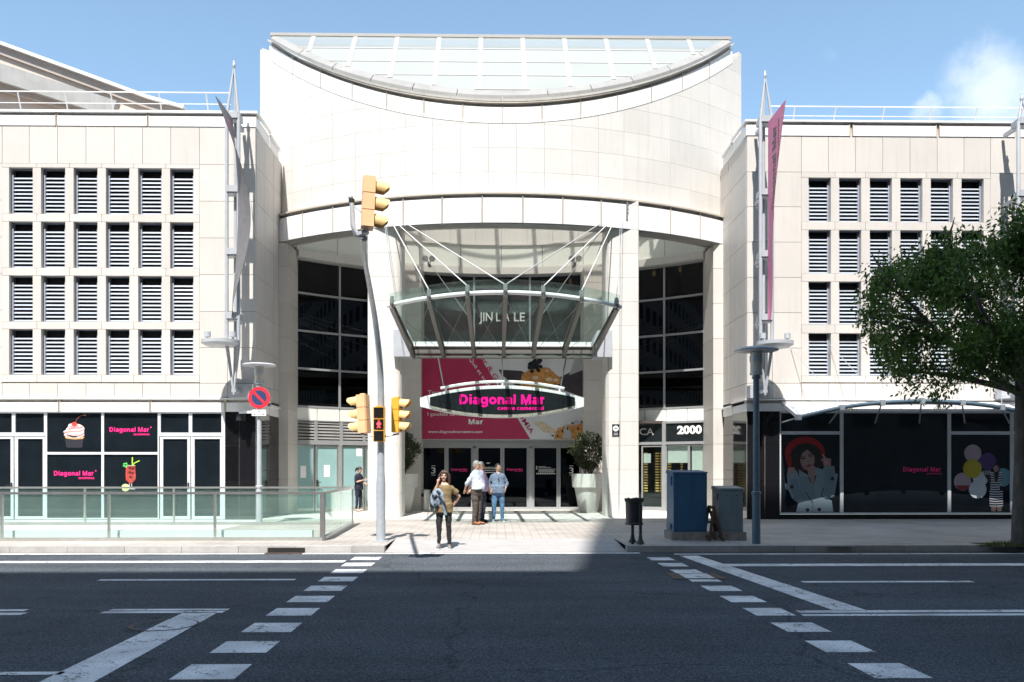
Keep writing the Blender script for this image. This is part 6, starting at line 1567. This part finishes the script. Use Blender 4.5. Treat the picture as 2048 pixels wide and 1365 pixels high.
# drooping sprays along the lower left edge
for (px, py, ln) in ((1738, 620, .5), (1760, 690, .6), (1790, 705, .7), (1822, 720, .6), (1868, 760, .8), (1885, 770, .85), (1905, 755, .7), (1940, 735, .6), (1965, 735, .6), (1990, 690, .5), (1752, 580, .4), (1735, 655, .5)):
    p0 = P(px, py - 40, TY + rt.uniform(-.5, .5))
    for k in range(110):
        f = rt.random(); q = p0 + Vector((rt.gauss(0, .13) * (1.2 - f), rt.gauss(0, .15), -ln * f)); leaf(crown, q, rt.uniform(.08, .13), rt.uniform(.036, .055), rt, .9)
crown.build('crown', M['leaf'], tree)
gp = MB(); M['grass'] = leafmat('grass blade', (0.085, 0.14, 0.03), .4); rg = random.Random(5)
for _ in range(2600):
    u = rg.random(); x = TX - 1.15 + 2.4 * u; yy = TY - .35 + .75 * rg.random() ** 1
    if yy > TY - .35 + (u * 2.2): continue
    h = rg.uniform(.03, .10); a = rg.uniform(0, 6.28); gp.add([(x, yy, PAVE + .005), (x + .012 * cos(a), yy + .012 * sin(a), PAVE + .005), (x + rg.uniform(-.03, .03), yy + rg.uniform(-.03, .03), PAVE + h)], [(0, 1, 2)], 0, rg.random())
tag(gp.build('grass', M['grass']), kind='stuff')
MB().box(TX - .75, TX + 1.3, TY - .40, TY + .6, PAVE, PAVE + .004).build('tree_pit', M['soil'], tree)

# ================================================================== planters with shrubs
def planter(px, Y, label, seed):
    r = random.Random(seed); x = PX(px, Y); o = thing('potted_shrub', (x, Y, PAVE), label, 'potted plant', 'white planters at the entrance')
    S = Y / F; zt = PZ(948, Y); h = zt - PAVE; a = 33.5 * S
    MB().lathe((x, Y, PAVE), [(.001, 0), (17.5 * S, 0), (18.5 * S, .02), (27.8 * S, h * .64), (27.8 * S, h * .645), (32.2 * S, h * .655), (a, h - .03), (a, h), (a - .05, h), (a - .09, h - .12), (.001, h - .1)], 40).build('pot', M['pot'], o, smooth=35)
    MB().lathe((x, Y, zt - .12), [(.001, .02), (a - .08, .0)], 20).build('soil', M['soil'], o)
    st = MB(); fo = MB(); zc_ = PZ(905, Y); top = PZ(868, Y)
    for k in range(9):
        q = 2 * pi * k / 9 + r.uniform(-.3, .3); st.tube([(x + .08 * cos(q), Y + .08 * sin(q), zt - .15), (x + .2 * cos(q), Y + .2 * sin(q), zt + .25), (x + .45 * cos(q), Y + .45 * sin(q), zc_ + .25)], [.02, .016, .008], 6)
    st.build('stems', M['bark'], o, smooth=60)
    n = 0
    while n < 3600:
        v = Vector((r.uniform(-1, 1), r.uniform(-1, 1), r.uniform(-1, 1)))
        if v.length > 1 or (v.length < .55 and r.random() < .6): continue
        w_ = .70 * (.55 + .45 * min(1, (v.z + 1) / .9)); p = Vector((x + v.x * w_, Y + v.y * w_, zc_ + .02 + v.z * (top - zc_ + .02) * 1.05))
        if sin(p.x * 9 + seed) + sin(p.y * 8) + sin(p.z * 10) > 1.35: n += .3; continue
        leaf(fo, p, r.uniform(.07, .13), r.uniform(.03, .05), r, -.4); n += 1
    fo.build('foliage', M['leaf_dark'], o)
planter(1176.5, 30.0, 'dark leafed shrub in a tall white pot by the right entrance column', 3)
planter(803, 30.0, 'dark leafed shrub in a tall white pot half hidden by the left entrance column', 8)

# ================================================================== people
M['skin'] = mat('skin', (0.56, 0.34, 0.25), 0.5, 0.06, 9); M['skin_b'] = mat('tanned skin', (0.50, 0.285, 0.205), 0.5, 0.06, 9)
M['hair_brown'] = mat('dark brown hair', (0.055, 0.026, 0.018), 0.5, 0.4, 30, stretch=(1, 1, .15)); M['hair_dark'] = mat('near black hair', (0.022, 0.017, 0.015), 0.45, 0.4, 30, stretch=(1, 1, .15)); M['hair_grey'] = mat('grey hair', (0.30, 0.29, 0.285), 0.55, 0.35, 40)
M['tan'] = mat('olive tan knit', (0.22, 0.155, 0.072), 0.85, 0.10, 8, bump=.2); M['legging'] = mat('black trousers', (0.014, 0.014, 0.017), 0.7, 0.25, 8)
M['denim'] = mat('pale blue denim', (0.21, 0.265, 0.33), 0.8, 0.22, 9, bump=.25); M['denim_dark'] = mat('dark jacket lining', (0.025, 0.03, 0.045), 0.8, 0.25, 9)
M['whiteshirt'] = mat('pale blue white shirt', (0.47, 0.53, 0.62), 0.8, 0.06, 6, bump=.25, bscale=14); M['lavender'] = mat('lavender shirt', (0.44, 0.33, 0.48), 0.8, 0.06, 6, bump=.25, bscale=14); M['blueshirt'] = mat('grey blue chambray shirt', (0.17, 0.21, 0.31), 0.8, 0.12, 9, bump=.3, bscale=14)
M['browntr'] = mat('dark brown trousers', (0.072, 0.058, 0.052), 0.8, 0.15, 7, bump=.25, bscale=10); M['navytr'] = mat('navy trousers', (0.028, 0.032, 0.065), 0.8, 0.2, 7); M['jeans'] = mat('washed blue jeans', (0.10, 0.20, 0.35), 0.85, 0.35, 7, bump=.3, bscale=12)
M['navytop'] = mat('dark navy top', (0.014, 0.016, 0.035), 0.85, 0.2, 7); M['greyshoe'] = mat('grey canvas shoe', (0.20, 0.20, 0.20), 0.8, 0.2, 9); M['brownshoe'] = mat('tan leather shoe', (0.30, 0.12, 0.06), 0.5, 0.15, 9); M['blueshoe'] = mat('pale blue trainer', (0.30, 0.46, 0.58), 0.7, 0.15, 9); M['blackshoe'] = mat('black shoe', (0.015, 0.015, 0.015), 0.4, 0.2, 9); M['beigeshoe'] = mat('beige flat shoe', (0.55, 0.42, 0.36), 0.6, 0.1, 9)
M['lip'] = mat('lips', (0.32, 0.10, 0.09), 0.5, 0.1, 9); M['eye'] = mat('dark eyes', (0.02, 0.015, 0.012), 0.3, 0.2, 9)
def solid(mb, name, mat_, parent, voxel, base):
    """fuse the overlapping closed pieces of mb into one continuous surface"""
    me = bpy.data.meshes.new('fuse'); me.from_pydata(mb.v, [], mb.f)
    o = bpy.data.objects.new('fuse', me); COL.objects.link(o)
    bm = bmesh.new(); bm.from_mesh(me); bmesh.ops.recalc_face_normals(bm, faces=bm.faces[:]); bm.to_mesh(me); bm.free()
    rm_ = o.modifiers.new('r', 'REMESH'); rm_.mode = 'VOXEL'; rm_.voxel_size = voxel
    sm_ = o.modifiers.new('s', 'SMOOTH'); sm_.factor = .5; sm_.iterations = 4
    if voxel > .01:
        if 'folds' not in bpy.data.textures:
            tx_ = bpy.data.textures.new('folds', 'CLOUDS'); tx_.noise_scale = .085; tx_.noise_depth = 1
        dm = o.modifiers.new('d', 'DISPLACE'); dm.texture = bpy.data.textures['folds']; dm.strength = .030; dm.mid_level = .5; dm.texture_coords = 'GLOBAL'
        s2 = o.modifiers.new('s2', 'SMOOTH'); s2.factor = .4; s2.iterations = 1
    dg = bpy.context.evaluated_depsgraph_get(); me2 = bpy.data.meshes.new_from_object(o.evaluated_get(dg)); bpy.data.objects.remove(o); bpy.data.meshes.remove(me)
    me2.name = name; me2.transform(Matrix.Translation(-ORG[parent])); me2.materials.clear(); me2.materials.append(M[mat_]); me2.polygons.foreach_set('use_smooth', [True] * len(me2.polygons))
    r = bpy.data.objects.new(name, me2); COL.objects.link(r); r.parent = parent; ORG[r] = ORG[parent]; return r
class Fig:
    """a standing figure in metres for a height of 1.75, facing -y before turning by yaw"""
    def __init__(s, base, H, yaw, label, lean=0.0, girth=1.0):
        s.base = Vector(base); s.k = H / 1.75; s.R = Matrix.Rotation(yaw, 4, 'Z'); s.g = girth
        s.root = thing('person', base, label, 'person'); s.hm = Matrix.Identity(4)
    def T(s, p): return s.base + (s.R @ Vector(p)) * s.k
    def H(s, p): return s.T(Vector((0, 0, 1.52)) + s.hm @ (Vector(p) - Vector((0, 0, 1.52))))
    def ring(s, z, rx, ry, yo=0, xo=0, n=16, f=None): return [(f or s.T)((xo + rx * cos(2 * pi * i / n), yo + ry * sin(2 * pi * i / n), z)) for i in range(n)]
    def torso(s, mb, grow=0, z0=.86, belly=0.0, wide=1.0, z1=9):
        rows = [(.86, .165, .118), (.96, .168, .122), (1.06, .152, .112), (1.18, .150, .112), (1.30, .165, .118), (1.385, .168, .108), (1.43, .148, .092), (1.465, .105, .074), (1.495, .060, .060)]
        rr_ = []
        for z, a, b in rows:
            if z < z0 - .05: continue
            if z > z1: a, b = a * .8, b * .8; z = z1 + .005
            q = belly * math.exp(-((z - 1.02) / .16) ** 2); rr_.append(s.ring(max(z, z0), a * wide + grow, b + q * .5 + grow, -q * .5))
        mb.loft(rr_)
    def limbs(s, mb, pts, rad): mb.tube([s.T(p) for p in pts], [r * s.k for r in rad], 10)
    def hand(s, mb, w, d, palm, side, curl=.5, spread=.02):
        """palm, four unequal curled fingers and a thumb; d along the hand, palm = palm normal"""
        w, d, pn = Vector(w), Vector(d).normalized(), Vector(palm).normalized(); x = d.cross(pn).normalized() * side
        mb.tube([s.T(w), s.T(w + d * .04), s.T(w + d * .085)], [.026 * s.k, .034 * s.k, .034 * s.k], 8, sx=1.0)
        for i, ln in enumerate((.072, .080, .075, .058)):
            o = w + d * .08 + x * (.030 - .020 * i); a = o + d * ln * .5 + pn * curl * .012; b_ = a + (d * (1 - curl) + pn * curl) .normalized() * ln * .32; c = b_ + (d * (.7 - curl) + pn * curl * 1.3).normalized() * ln * .25
            mb.tube([s.T(o - d * .02), s.T(a), s.T(b_), s.T(c)], [.0105 * s.k, .0098 * s.k, .009 * s.k, .0075 * s.k], 6)
        o = w + d * .025 + x * .028; mb.tube([s.T(o), s.T(o + x * .028 + d * .025 + pn * .01), s.T(o + x * .032 + d * .058 + pn * .02)], [.013 * s.k, .012 * s.k, .009 * s.k], 6)
    def head(s, mb):
        def e(c, r): mb.loft([[s.H((c[0] + r[0] * sin(pi * i / 10) * cos(2 * pi * j / 14), c[1] + r[1] * sin(pi * i / 10) * sin(2 * pi * j / 14), c[2] - r[2] * cos(pi * i / 10))) for j in range(14)] for i in range(1, 10)])
        e((0, .005, 1.635), (.075, .094, .112)); e((0, -.028, 1.568), (.056, .064, .060)); e((0, -.062, 1.535), (.028, .026, .022))
        e((0, -.097, 1.612), (.014, .022, .026)); e((0, -.090, 1.652), (.05, .012, .012)); e((.03, -.078, 1.595), (.026, .02, .022)); e((-.03, -.078, 1.595), (.026, .02, .022))
        for q in (-1, 1): e((q * .077, .01, 1.615), (.011, .022, .032))
        mb.tube([s.T((0, .012, 1.40)), s.T((0, .01, 1.47)), s.H((0, -.0, 1.57))], [.06 * s.k, .054 * s.k, .052 * s.k], 10)
    def face(s, glasses=False):
        m = MB(); l = MB()
        def e(mb, c, r): mb.loft([[s.H((c[0] + r[0] * sin(pi * i / 6) * cos(2 * pi * j / 8), c[1] + r[1] * sin(pi * i / 6) * sin(2 * pi * j / 8), c[2] - r[2] * cos(pi * i / 6))) for j in range(8)] for i in range(1, 6)])
        for q in (-1, 1):
            e(m, (q * .031, -.086, 1.634), (.014, .010, .0065)); e(m, (q * .031, -.092, 1.657), (.021, .010, .0045))
            if glasses: e(m, (q * .034, -.097, 1.634), (.027, .006, .017)); m.tube([s.H((q * .06, -.09, 1.637)), s.H((q * .08, .0, 1.635))], .003, 5)
        if glasses: m.tube([s.H((-.02, -.1, 1.637)), s.H((.02, -.1, 1.637))], .003, 5)
        e(l, (0, -.088, 1.573), (.022, .010, .006))
        m.build('eyes', M['eye'], s.root, smooth=60); l.build('mouth', M['lip'], s.root, smooth=60)
    def hair(s, mt, cut=-.035, low=1.585, grow=.012, top=1.69, back=.0):
        mb = MB(); n, k = 28, 18; c = (0, .008, 1.64); r = (.077 + grow, .094 + grow, .110 + grow)
        rr_ = random.Random(9); P_ = []
        for i in range(k + 1):
            a = pi * i / k
            for j in range(n):
                q = 2 * pi * j / n; w_ = 1 + .02 * rr_.uniform(-1, 1); P_.append(Vector((c[0] + r[0] * sin(a) * cos(q) * w_, c[1] + r[1] * sin(a) * sin(q) * w_, c[2] + r[2] * cos(a) * w_)))
        fs = []
        for i in range(k):
            for j in range(n):
                f = (i * n + j, i * n + (j + 1) % n, (i + 1) * n + (j + 1) % n, (i + 1) * n + j); m_ = sum((P_[q] for q in f), Vector()) / 4
                if (m_.y < cut and m_.z < top) or m_.z < low or (abs(m_.x) > .06 and m_.z < 1.635 and m_.y < .02 and low > 1.55): continue
                fs.append(f)
        mb.add([s.H(p) for p in P_], fs); mb.build('hair', M[mt], s.root, smooth=80)
    def shoes(s, feet, mt, L_=.27, sole='white'):
        for (x, y, yaw) in feet:
            R2 = Matrix.Rotation(yaw, 4, 'Z'); sh = MB(); so_ = MB()
            q = lambda a, b, z: s.T(Vector((x, y, 0)) + R2 @ Vector((a, b, z)))
            prof = [(-.62, .012, .035), (-.58, .028, .045), (-.40, .040, .055), (-.15, .042, .068), (.10, .036, .095), (.25, .034, .10), (.34, .028, .09), (.36, .014, .06)]
            sh.loft([[q(w_ * cos(2 * pi * i / 12), b * L_, .022 + hh / 2 + hh / 2 * sin(2 * pi * i / 12)) for i in range(12)] for b, w_, hh in prof])
            so_.loft([[q((w_ + .005) * cos(2 * pi * i / 12), b * L_, zz) for i in range(0)] or [q(-(w_ + .005), b * L_, .0), q(w_ + .005, b * L_, .0), q(w_ + .005, b * L_, .026), q(-(w_ + .005), b * L_, .026)] for b, w_, hh in prof for zz in (0,)])
            o = sh.build('shoe', M[mt], s.root, smooth=70); so_.build('sole', M[sole], o)
    def trousers(s, mt, legs, fat=1.0, waist=1.0, hem=.06):
        mb = MB(); rr_ = [s.ring(z, a * waist, b * waist) for z, a, b in ((waist_z, a, b) for waist_z, a, b in ((.80, .165, .125), (.90, .178, .132), (.99, .172, .128), (1.03, .166, .122)))]; mb.loft(rr_)
        for hip, knee, ank in legs:
            h_, k_, a_ = Vector(hip), Vector(knee), Vector(ank)
            s.limbs(mb, [h_, h_.lerp(k_, .45), k_, k_.lerp(a_, .4), a_ + Vector((0, 0, hem))], [.100, .088 * fat, .066 * fat, .060 * fat, .050 * fat])
        solid(mb, 'trousers', mt, s.root, .011, s.base)
    def body(s, skin, legs, arms):
        mb = MB(); s.torso(mb, -.012); s.head(mb)
        for hip, knee, ank in legs: s.limbs(mb, [hip, knee, Vector(ank) + Vector((0, 0, .02))], [.075, .045, .034])
        for sh_, el, wr, hd, pn, side, cu in arms:
            s.limbs(mb, [Vector(sh_) * .7 + Vector((0, 0, .415)), Vector(sh_).lerp(Vector(el), .5), el, Vector(el).lerp(Vector(wr), .35), wr], [.044, .042, .036, .036, .026]); s.hand(mb, wr, hd, pn, side, cu)
        return solid(mb, 'body', skin, s.root, .0068, s.base)
    def shirt(s, mt, arms, frac=.9, z0=.90, belly=0.0, wide=1.0, grow=.014, cuff=.050, loose=0, name='shirt', z1=9):
        mb = MB(); s.torso(mb, grow, z0, belly, wide, z1)
        if loose: mb.loft([s.ring(z, .178 * wide + grow, .128 + belly * .5 + grow, -belly * .4) for z in (z0 - loose, z0 + .05, z0 + .15)])
        for sh_, el, wr, *_ in arms:
            a, e_, w_ = Vector(sh_), Vector(el), Vector(wr)
            if frac <= 1: s.limbs(mb, [a * .62 + Vector((0, 0, .53)), a + (e_ - a) * .06, a.lerp(e_, .5 * frac), a.lerp(e_, frac)], [.055, .062, .060, cuff + .008])
            else: s.limbs(mb, [a * .62 + Vector((0, 0, .53)), a + (e_ - a) * .06, a.lerp(e_, .5), e_, e_.lerp(w_, frac - 1)], [.055, .062, .058, .053, cuff])
        solid(mb, name, mt, s.root, .011, s.base)
L0 = lambda dx=.085, ky=-.02: [((.088, 0, .88), (dx + .01, ky, .49), (dx + .015, .02, .07)), ((-.088, 0, .88), (-dx - .01, ky, .49), (-dx - .015, .02, .07))]
SH = lambda q: (q * .158, .0, 1.385)
# --- woman with the phone
b = G(888, 1099, .035); b.z = .012 + (b.y - KY) * (PAVE - .012) / 1.88
fw = Fig(b, 1.60, R_(-4), 'woman in tan top and black trousers phoning, denim jacket over her arm, at the crossing'); fw.hm = Matrix.Rotation(R_(4), 4, 'Y')
lg = L0(.10); ar = [(SH(-1), (-.235, -.02, 1.14), (-.118, -.115, 1.475), (.12, .25, 1), (1, .3, 0), -1, .55), (SH(1), (.33, .10, 1.17), (.20, .155, .985), (-.75, .1, -.5), (0, -1, 0), 1, .4)]
fw.body('skin', lg, ar); fw.face(); fw.trousers('legging', lg, .92, 1.0, .05); fw.shirt('tan', ar, .66, .88, .03, 1.02, .020, .072, .06, 'knit_top', z1=1.43); fw.shoes([(.115, .03, R_(10)), (-.115, .03, R_(-10))], 'greyshoe', .25)
fw.hair('hair_brown', -.03, 1.50, .012, 1.715)
lk = MB(); rl = random.Random(2)
for i in range(44):
    q = R_(-22 + 224 * i / 43); r_ = rl.uniform(.93, 1.12); a = (.05 * cos(q), .05 * sin(q), 1.745); b2 = (.098 * r_ * cos(q), .10 * r_ * sin(q) + .005, 1.66); c = (.112 * r_ * cos(q), .105 * r_ * sin(q) + .005, 1.55); d = (.122 * r_ * cos(q) + rl.uniform(-.012, .012), .105 * r_ * sin(q) + .005, rl.uniform(1.40, 1.46))
    lk.tube([fw.H(a), fw.H(b2), fw.H(c), fw.H(d)], [.012, .021, .022, .009], 6)
for i in range(7): x = -.05 + .1 * i / 6; lk.tube([fw.H((x * .5, -.02, 1.755)), fw.H((x * 1.0, -.082, 1.728)), fw.H((x * 1.35, -.09, 1.692))], [.014, .015, .006], 6)
lk.build('hair_locks', M['hair_brown'], fw.root, smooth=70)
ph = MB(); ph.bar(fw.T((-.098, -.105, 1.50)), fw.T((-.088, -.045, 1.645)), .072 * fw.k, .010); c = fw.T((-.09, -.06, 1.58))
tag(ph.build('mobile_phone', M['lensblack'], None, c), 'dark mobile phone held to the ear of the woman at the crossing', 'phone')
jk = MB(); c0 = fw.T((-.2, -.16, 1.2))
def drape(pts, rad, fl=.45): jk.tube([fw.T(p) for p in pts], rad, 9, sx=1.0)
drape([(-.25, -.03, 1.22), (-.245, -.11, 1.18), (-.24, -.13, 1.06), (-.225, -.13, .97)], [.035, .045, .042, .018]); drape([(-.20, -.07, 1.29), (-.185, -.15, 1.22), (-.17, -.155, 1.05), (-.165, -.145, .87)], [.035, .045, .046, .02])
drape([(-.15, -.10, 1.35), (-.12, -.165, 1.25), (-.10, -.175, 1.08), (-.085, -.165, .95)], [.03, .042, .042, .02]); drape([(-.11, -.12, 1.36), (-.06, -.175, 1.25), (-.01, -.185, 1.08), (.035, -.17, .90), (.06, -.16, .76)], [.026, .040, .038, .036, .034]); drape([(-.07, -.13, 1.33), (-.02, -.175, 1.22), (.02, -.17, 1.08), (.03, -.155, 1.0)], [.025, .032, .030, .016])
jr = thing('denim_jacket', c0, 'pale blue denim jacket hanging over the arm of the phoning woman', 'jacket'); solid(jk, 'cloth', 'denim', jr, .011, c0)
ln = MB()
for p in ([(-.24, -.175, 1.22), (-.18, -.215, 1.17), (-.12, -.225, 1.20)], [(-.09, -.215, 1.20), (-.03, -.225, 1.12), (.035, -.22, 1.02), (.07, -.195, .92)], [(-.13, -.205, 1.31), (-.08, -.21, 1.26), (-.05, -.215, 1.23)], [(-.19, -.21, 1.02), (-.14, -.205, .97), (-.10, -.20, 1.0)]): ln.tube([fw.T(q) for q in p], [.018, .034, .02] if len(p) == 3 else [.022] * len(p), 7)
ln.build('lining', M['denim_dark'], jr, smooth=60)
# --- man in white shirt, in profile
b = G(953, 1050, PAVE); fm = Fig(b, 1.76, R_(56), 'grey haired man in pale shirt and dark brown trousers looking right, hands behind him', girth=1.1); fm.hm = Matrix.Rotation(R_(10), 4, 'Z')
lg = L0(.08); ar = [(SH(-1), (-.26, .13, 1.14), (-.17, .26, .965), (.4, .25, -.8), (0, 1, .2), -1, .7), (SH(1), (.24, .13, 1.13), (.10, .27, .95), (-.5, .2, -.7), (0, 1, .2), 1, .6)]
fm.body('skin_b', lg, ar); fm.face(True); fm.trousers('browntr', lg, 1.16, 1.10, .02); fm.shirt('whiteshirt', ar, 1.25, .97, .11, 1.16, .018, .058); fm.shoes([(.10, -.0, R_(8)), (-.10, -.02, R_(-8))], 'brownshoe', .29, 'wood'); fm.hair('hair_grey', -.03, 1.585, .010, 1.70)
MB().loft([fm.ring(1.005, .196, .152, -.02), fm.ring(1.035, .192, .150, -.02)]).build('belt', M['blackshoe'], fm.root, smooth=60)
# --- man in lavender shirt behind him
b = G(962, 1045.5, PAVE); fl = Fig(b, 1.74, R_(60), 'man in lavender shirt and navy trousers mostly hidden behind the pale shirted man', girth=1.1); fl.hm = Matrix.Rotation(R_(12), 4, 'Z')
lg = L0(.09); ar = [(SH(-1), (-.30, .12, 1.15), (-.24, .26, .98), (.2, .3, -.8), (0, 1, .2), -1, .6), (SH(1), (.26, -.06, 1.12), (.20, -.16, .93), (-.1, -.4, -.7), (-1, 0, 0), 1, .6)]
fl.body('skin_b', lg, ar); fl.face(); fl.trousers('navytr', lg, 1.14, 1.08, .02); fl.shirt('lavender', ar, 1.6, .94, .07, 1.14, .016, .05, .04); fl.shoes([(.11, -.0, R_(8)), (-.11, -.02, R_(-8))], 'blackshoe', .29, 'blackshoe'); fl.hair('hair_grey', -.03, 1.575, .010, 1.705)
# --- man in grey blue shirt
b = G(996, 1043.5, PAVE); fb2 = Fig(b, 1.69, R_(6), 'man in grey blue shirt and jeans with hands at his pockets, looking right'); fb2.hm = Matrix.Rotation(R_(38), 4, 'Z')
lg = L0(.115, -.03); ar = [(SH(-1), (-.275, .03, 1.15), (-.205, -.075, .965), (.35, -.25, -.9), (1, .2, 0), -1, .6), (SH(1), (.275, .03, 1.15), (.205, -.075, .965), (-.35, -.25, -.9), (-1, .2, 0), 1, .6)]
fb2.body('skin_b', lg, ar); fb2.face(); fb2.trousers('jeans', lg, 1.08, 1.03, .02); fb2.shirt('blueshirt', ar, 1.45, .93, .06, 1.16, .019, .055, .07, z1=1.455); fb2.shoes([(.13, .0, R_(14)), (-.13, .0, R_(-14))], 'blueshoe', .29); fb2.hair('hair_dark', -.03, 1.60, .008, 1.70)
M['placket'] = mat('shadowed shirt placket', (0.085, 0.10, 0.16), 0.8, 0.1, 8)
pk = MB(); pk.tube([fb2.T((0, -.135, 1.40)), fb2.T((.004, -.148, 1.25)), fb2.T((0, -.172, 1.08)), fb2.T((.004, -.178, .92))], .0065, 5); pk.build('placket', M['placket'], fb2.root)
vn = MB(); vn.hexa([fb2.T(q) for q in ((-.045, -.105, 1.455), (.045, -.105, 1.455), (.004, -.142, 1.355), (-.004, -.142, 1.355), (-.045, -.09, 1.46), (.045, -.09, 1.46), (.004, -.125, 1.355), (-.004, -.125, 1.355))]); vn.build('neckline', M['skin_b'], fb2.root)
co = MB(); co.tube([fb2.T((-.07, -.06, 1.47)), fb2.T((-.03, -.105, 1.43)), fb2.T((0, -.128, 1.40))], [.018, .018, .012], 6); co.tube([fb2.T((.07, -.06, 1.47)), fb2.T((.03, -.105, 1.43)), fb2.T((0, -.128, 1.40))], [.018, .018, .012], 6); co.tube([fb2.T((-.07, -.06, 1.47)), fb2.T((0, .07, 1.49)), fb2.T((.07, -.06, 1.47))], .018, 6); co.build('collar', M['blueshirt'], fb2.root, smooth=60)
tag(MB().tube([fb2.T((-.012, -.150, 1.30)), fb2.T((.012, -.155, 1.24)), fb2.T((.022, -.150, 1.17))], [.006, .016, .006], 6).build('sunglasses', M['lensblack'], fb2.root), None)
# --- woman in navy at the doors
b = G(717, 1023.5, PAVE); fn = Fig(b, 1.60, R_(62), 'woman in dark navy clothes with a ponytail reading a paper behind the left column'); fn.hm = Matrix.Rotation(R_(24), 4, 'X')
lg = L0(.10); ar = [(SH(-1), (-.215, -.03, 1.15), (-.13, -.25, 1.215), (.25, -.9, .2), (.6, 0, .8), -1, .6), (SH(1), (.23, -.06, 1.14), (.16, -.26, 1.06), (-.1, -1, -.3), (-.5, 0, .8), 1, .5)]
fn.body('skin', lg, ar); fn.face(); fn.trousers('navytop', lg, .95, 1.0, .05); fn.shirt('navytop', ar, 1.15, .90, .03, 1.0, .017, .056, .04, 'knit_top'); fn.shoes([(.115, .0, R_(8)), (-.115, -.03, R_(-8))], 'beigeshoe', .24, 'wood'); fn.hair('hair_dark', -.035, 1.585, .012, 1.70)
pt = MB(); pt.tube([fn.H((0, .09, 1.67)), fn.H((0, .15, 1.64)), fn.H((0, .165, 1.56)), fn.H((0, .15, 1.49))], [.028, .034, .03, .010], 8); pt.build('ponytail', M['hair_brown'], fn.root, smooth=70)
c = fn.T((-.03, -.37, 1.25)); pp = MB(); pp.hexa([fn.T(q) for q in ((-.14, -.31, 1.22), (.02, -.33, 1.20), (.06, -.44, 1.27), (-.10, -.43, 1.30), (-.14, -.311, 1.223), (.02, -.331, 1.203), (.06, -.441, 1.273), (-.10, -.431, 1.303))])
tag(pp.build('paper_sheet', M['white'], None, c), 'small white paper held by the woman in navy at the doors', 'paper')
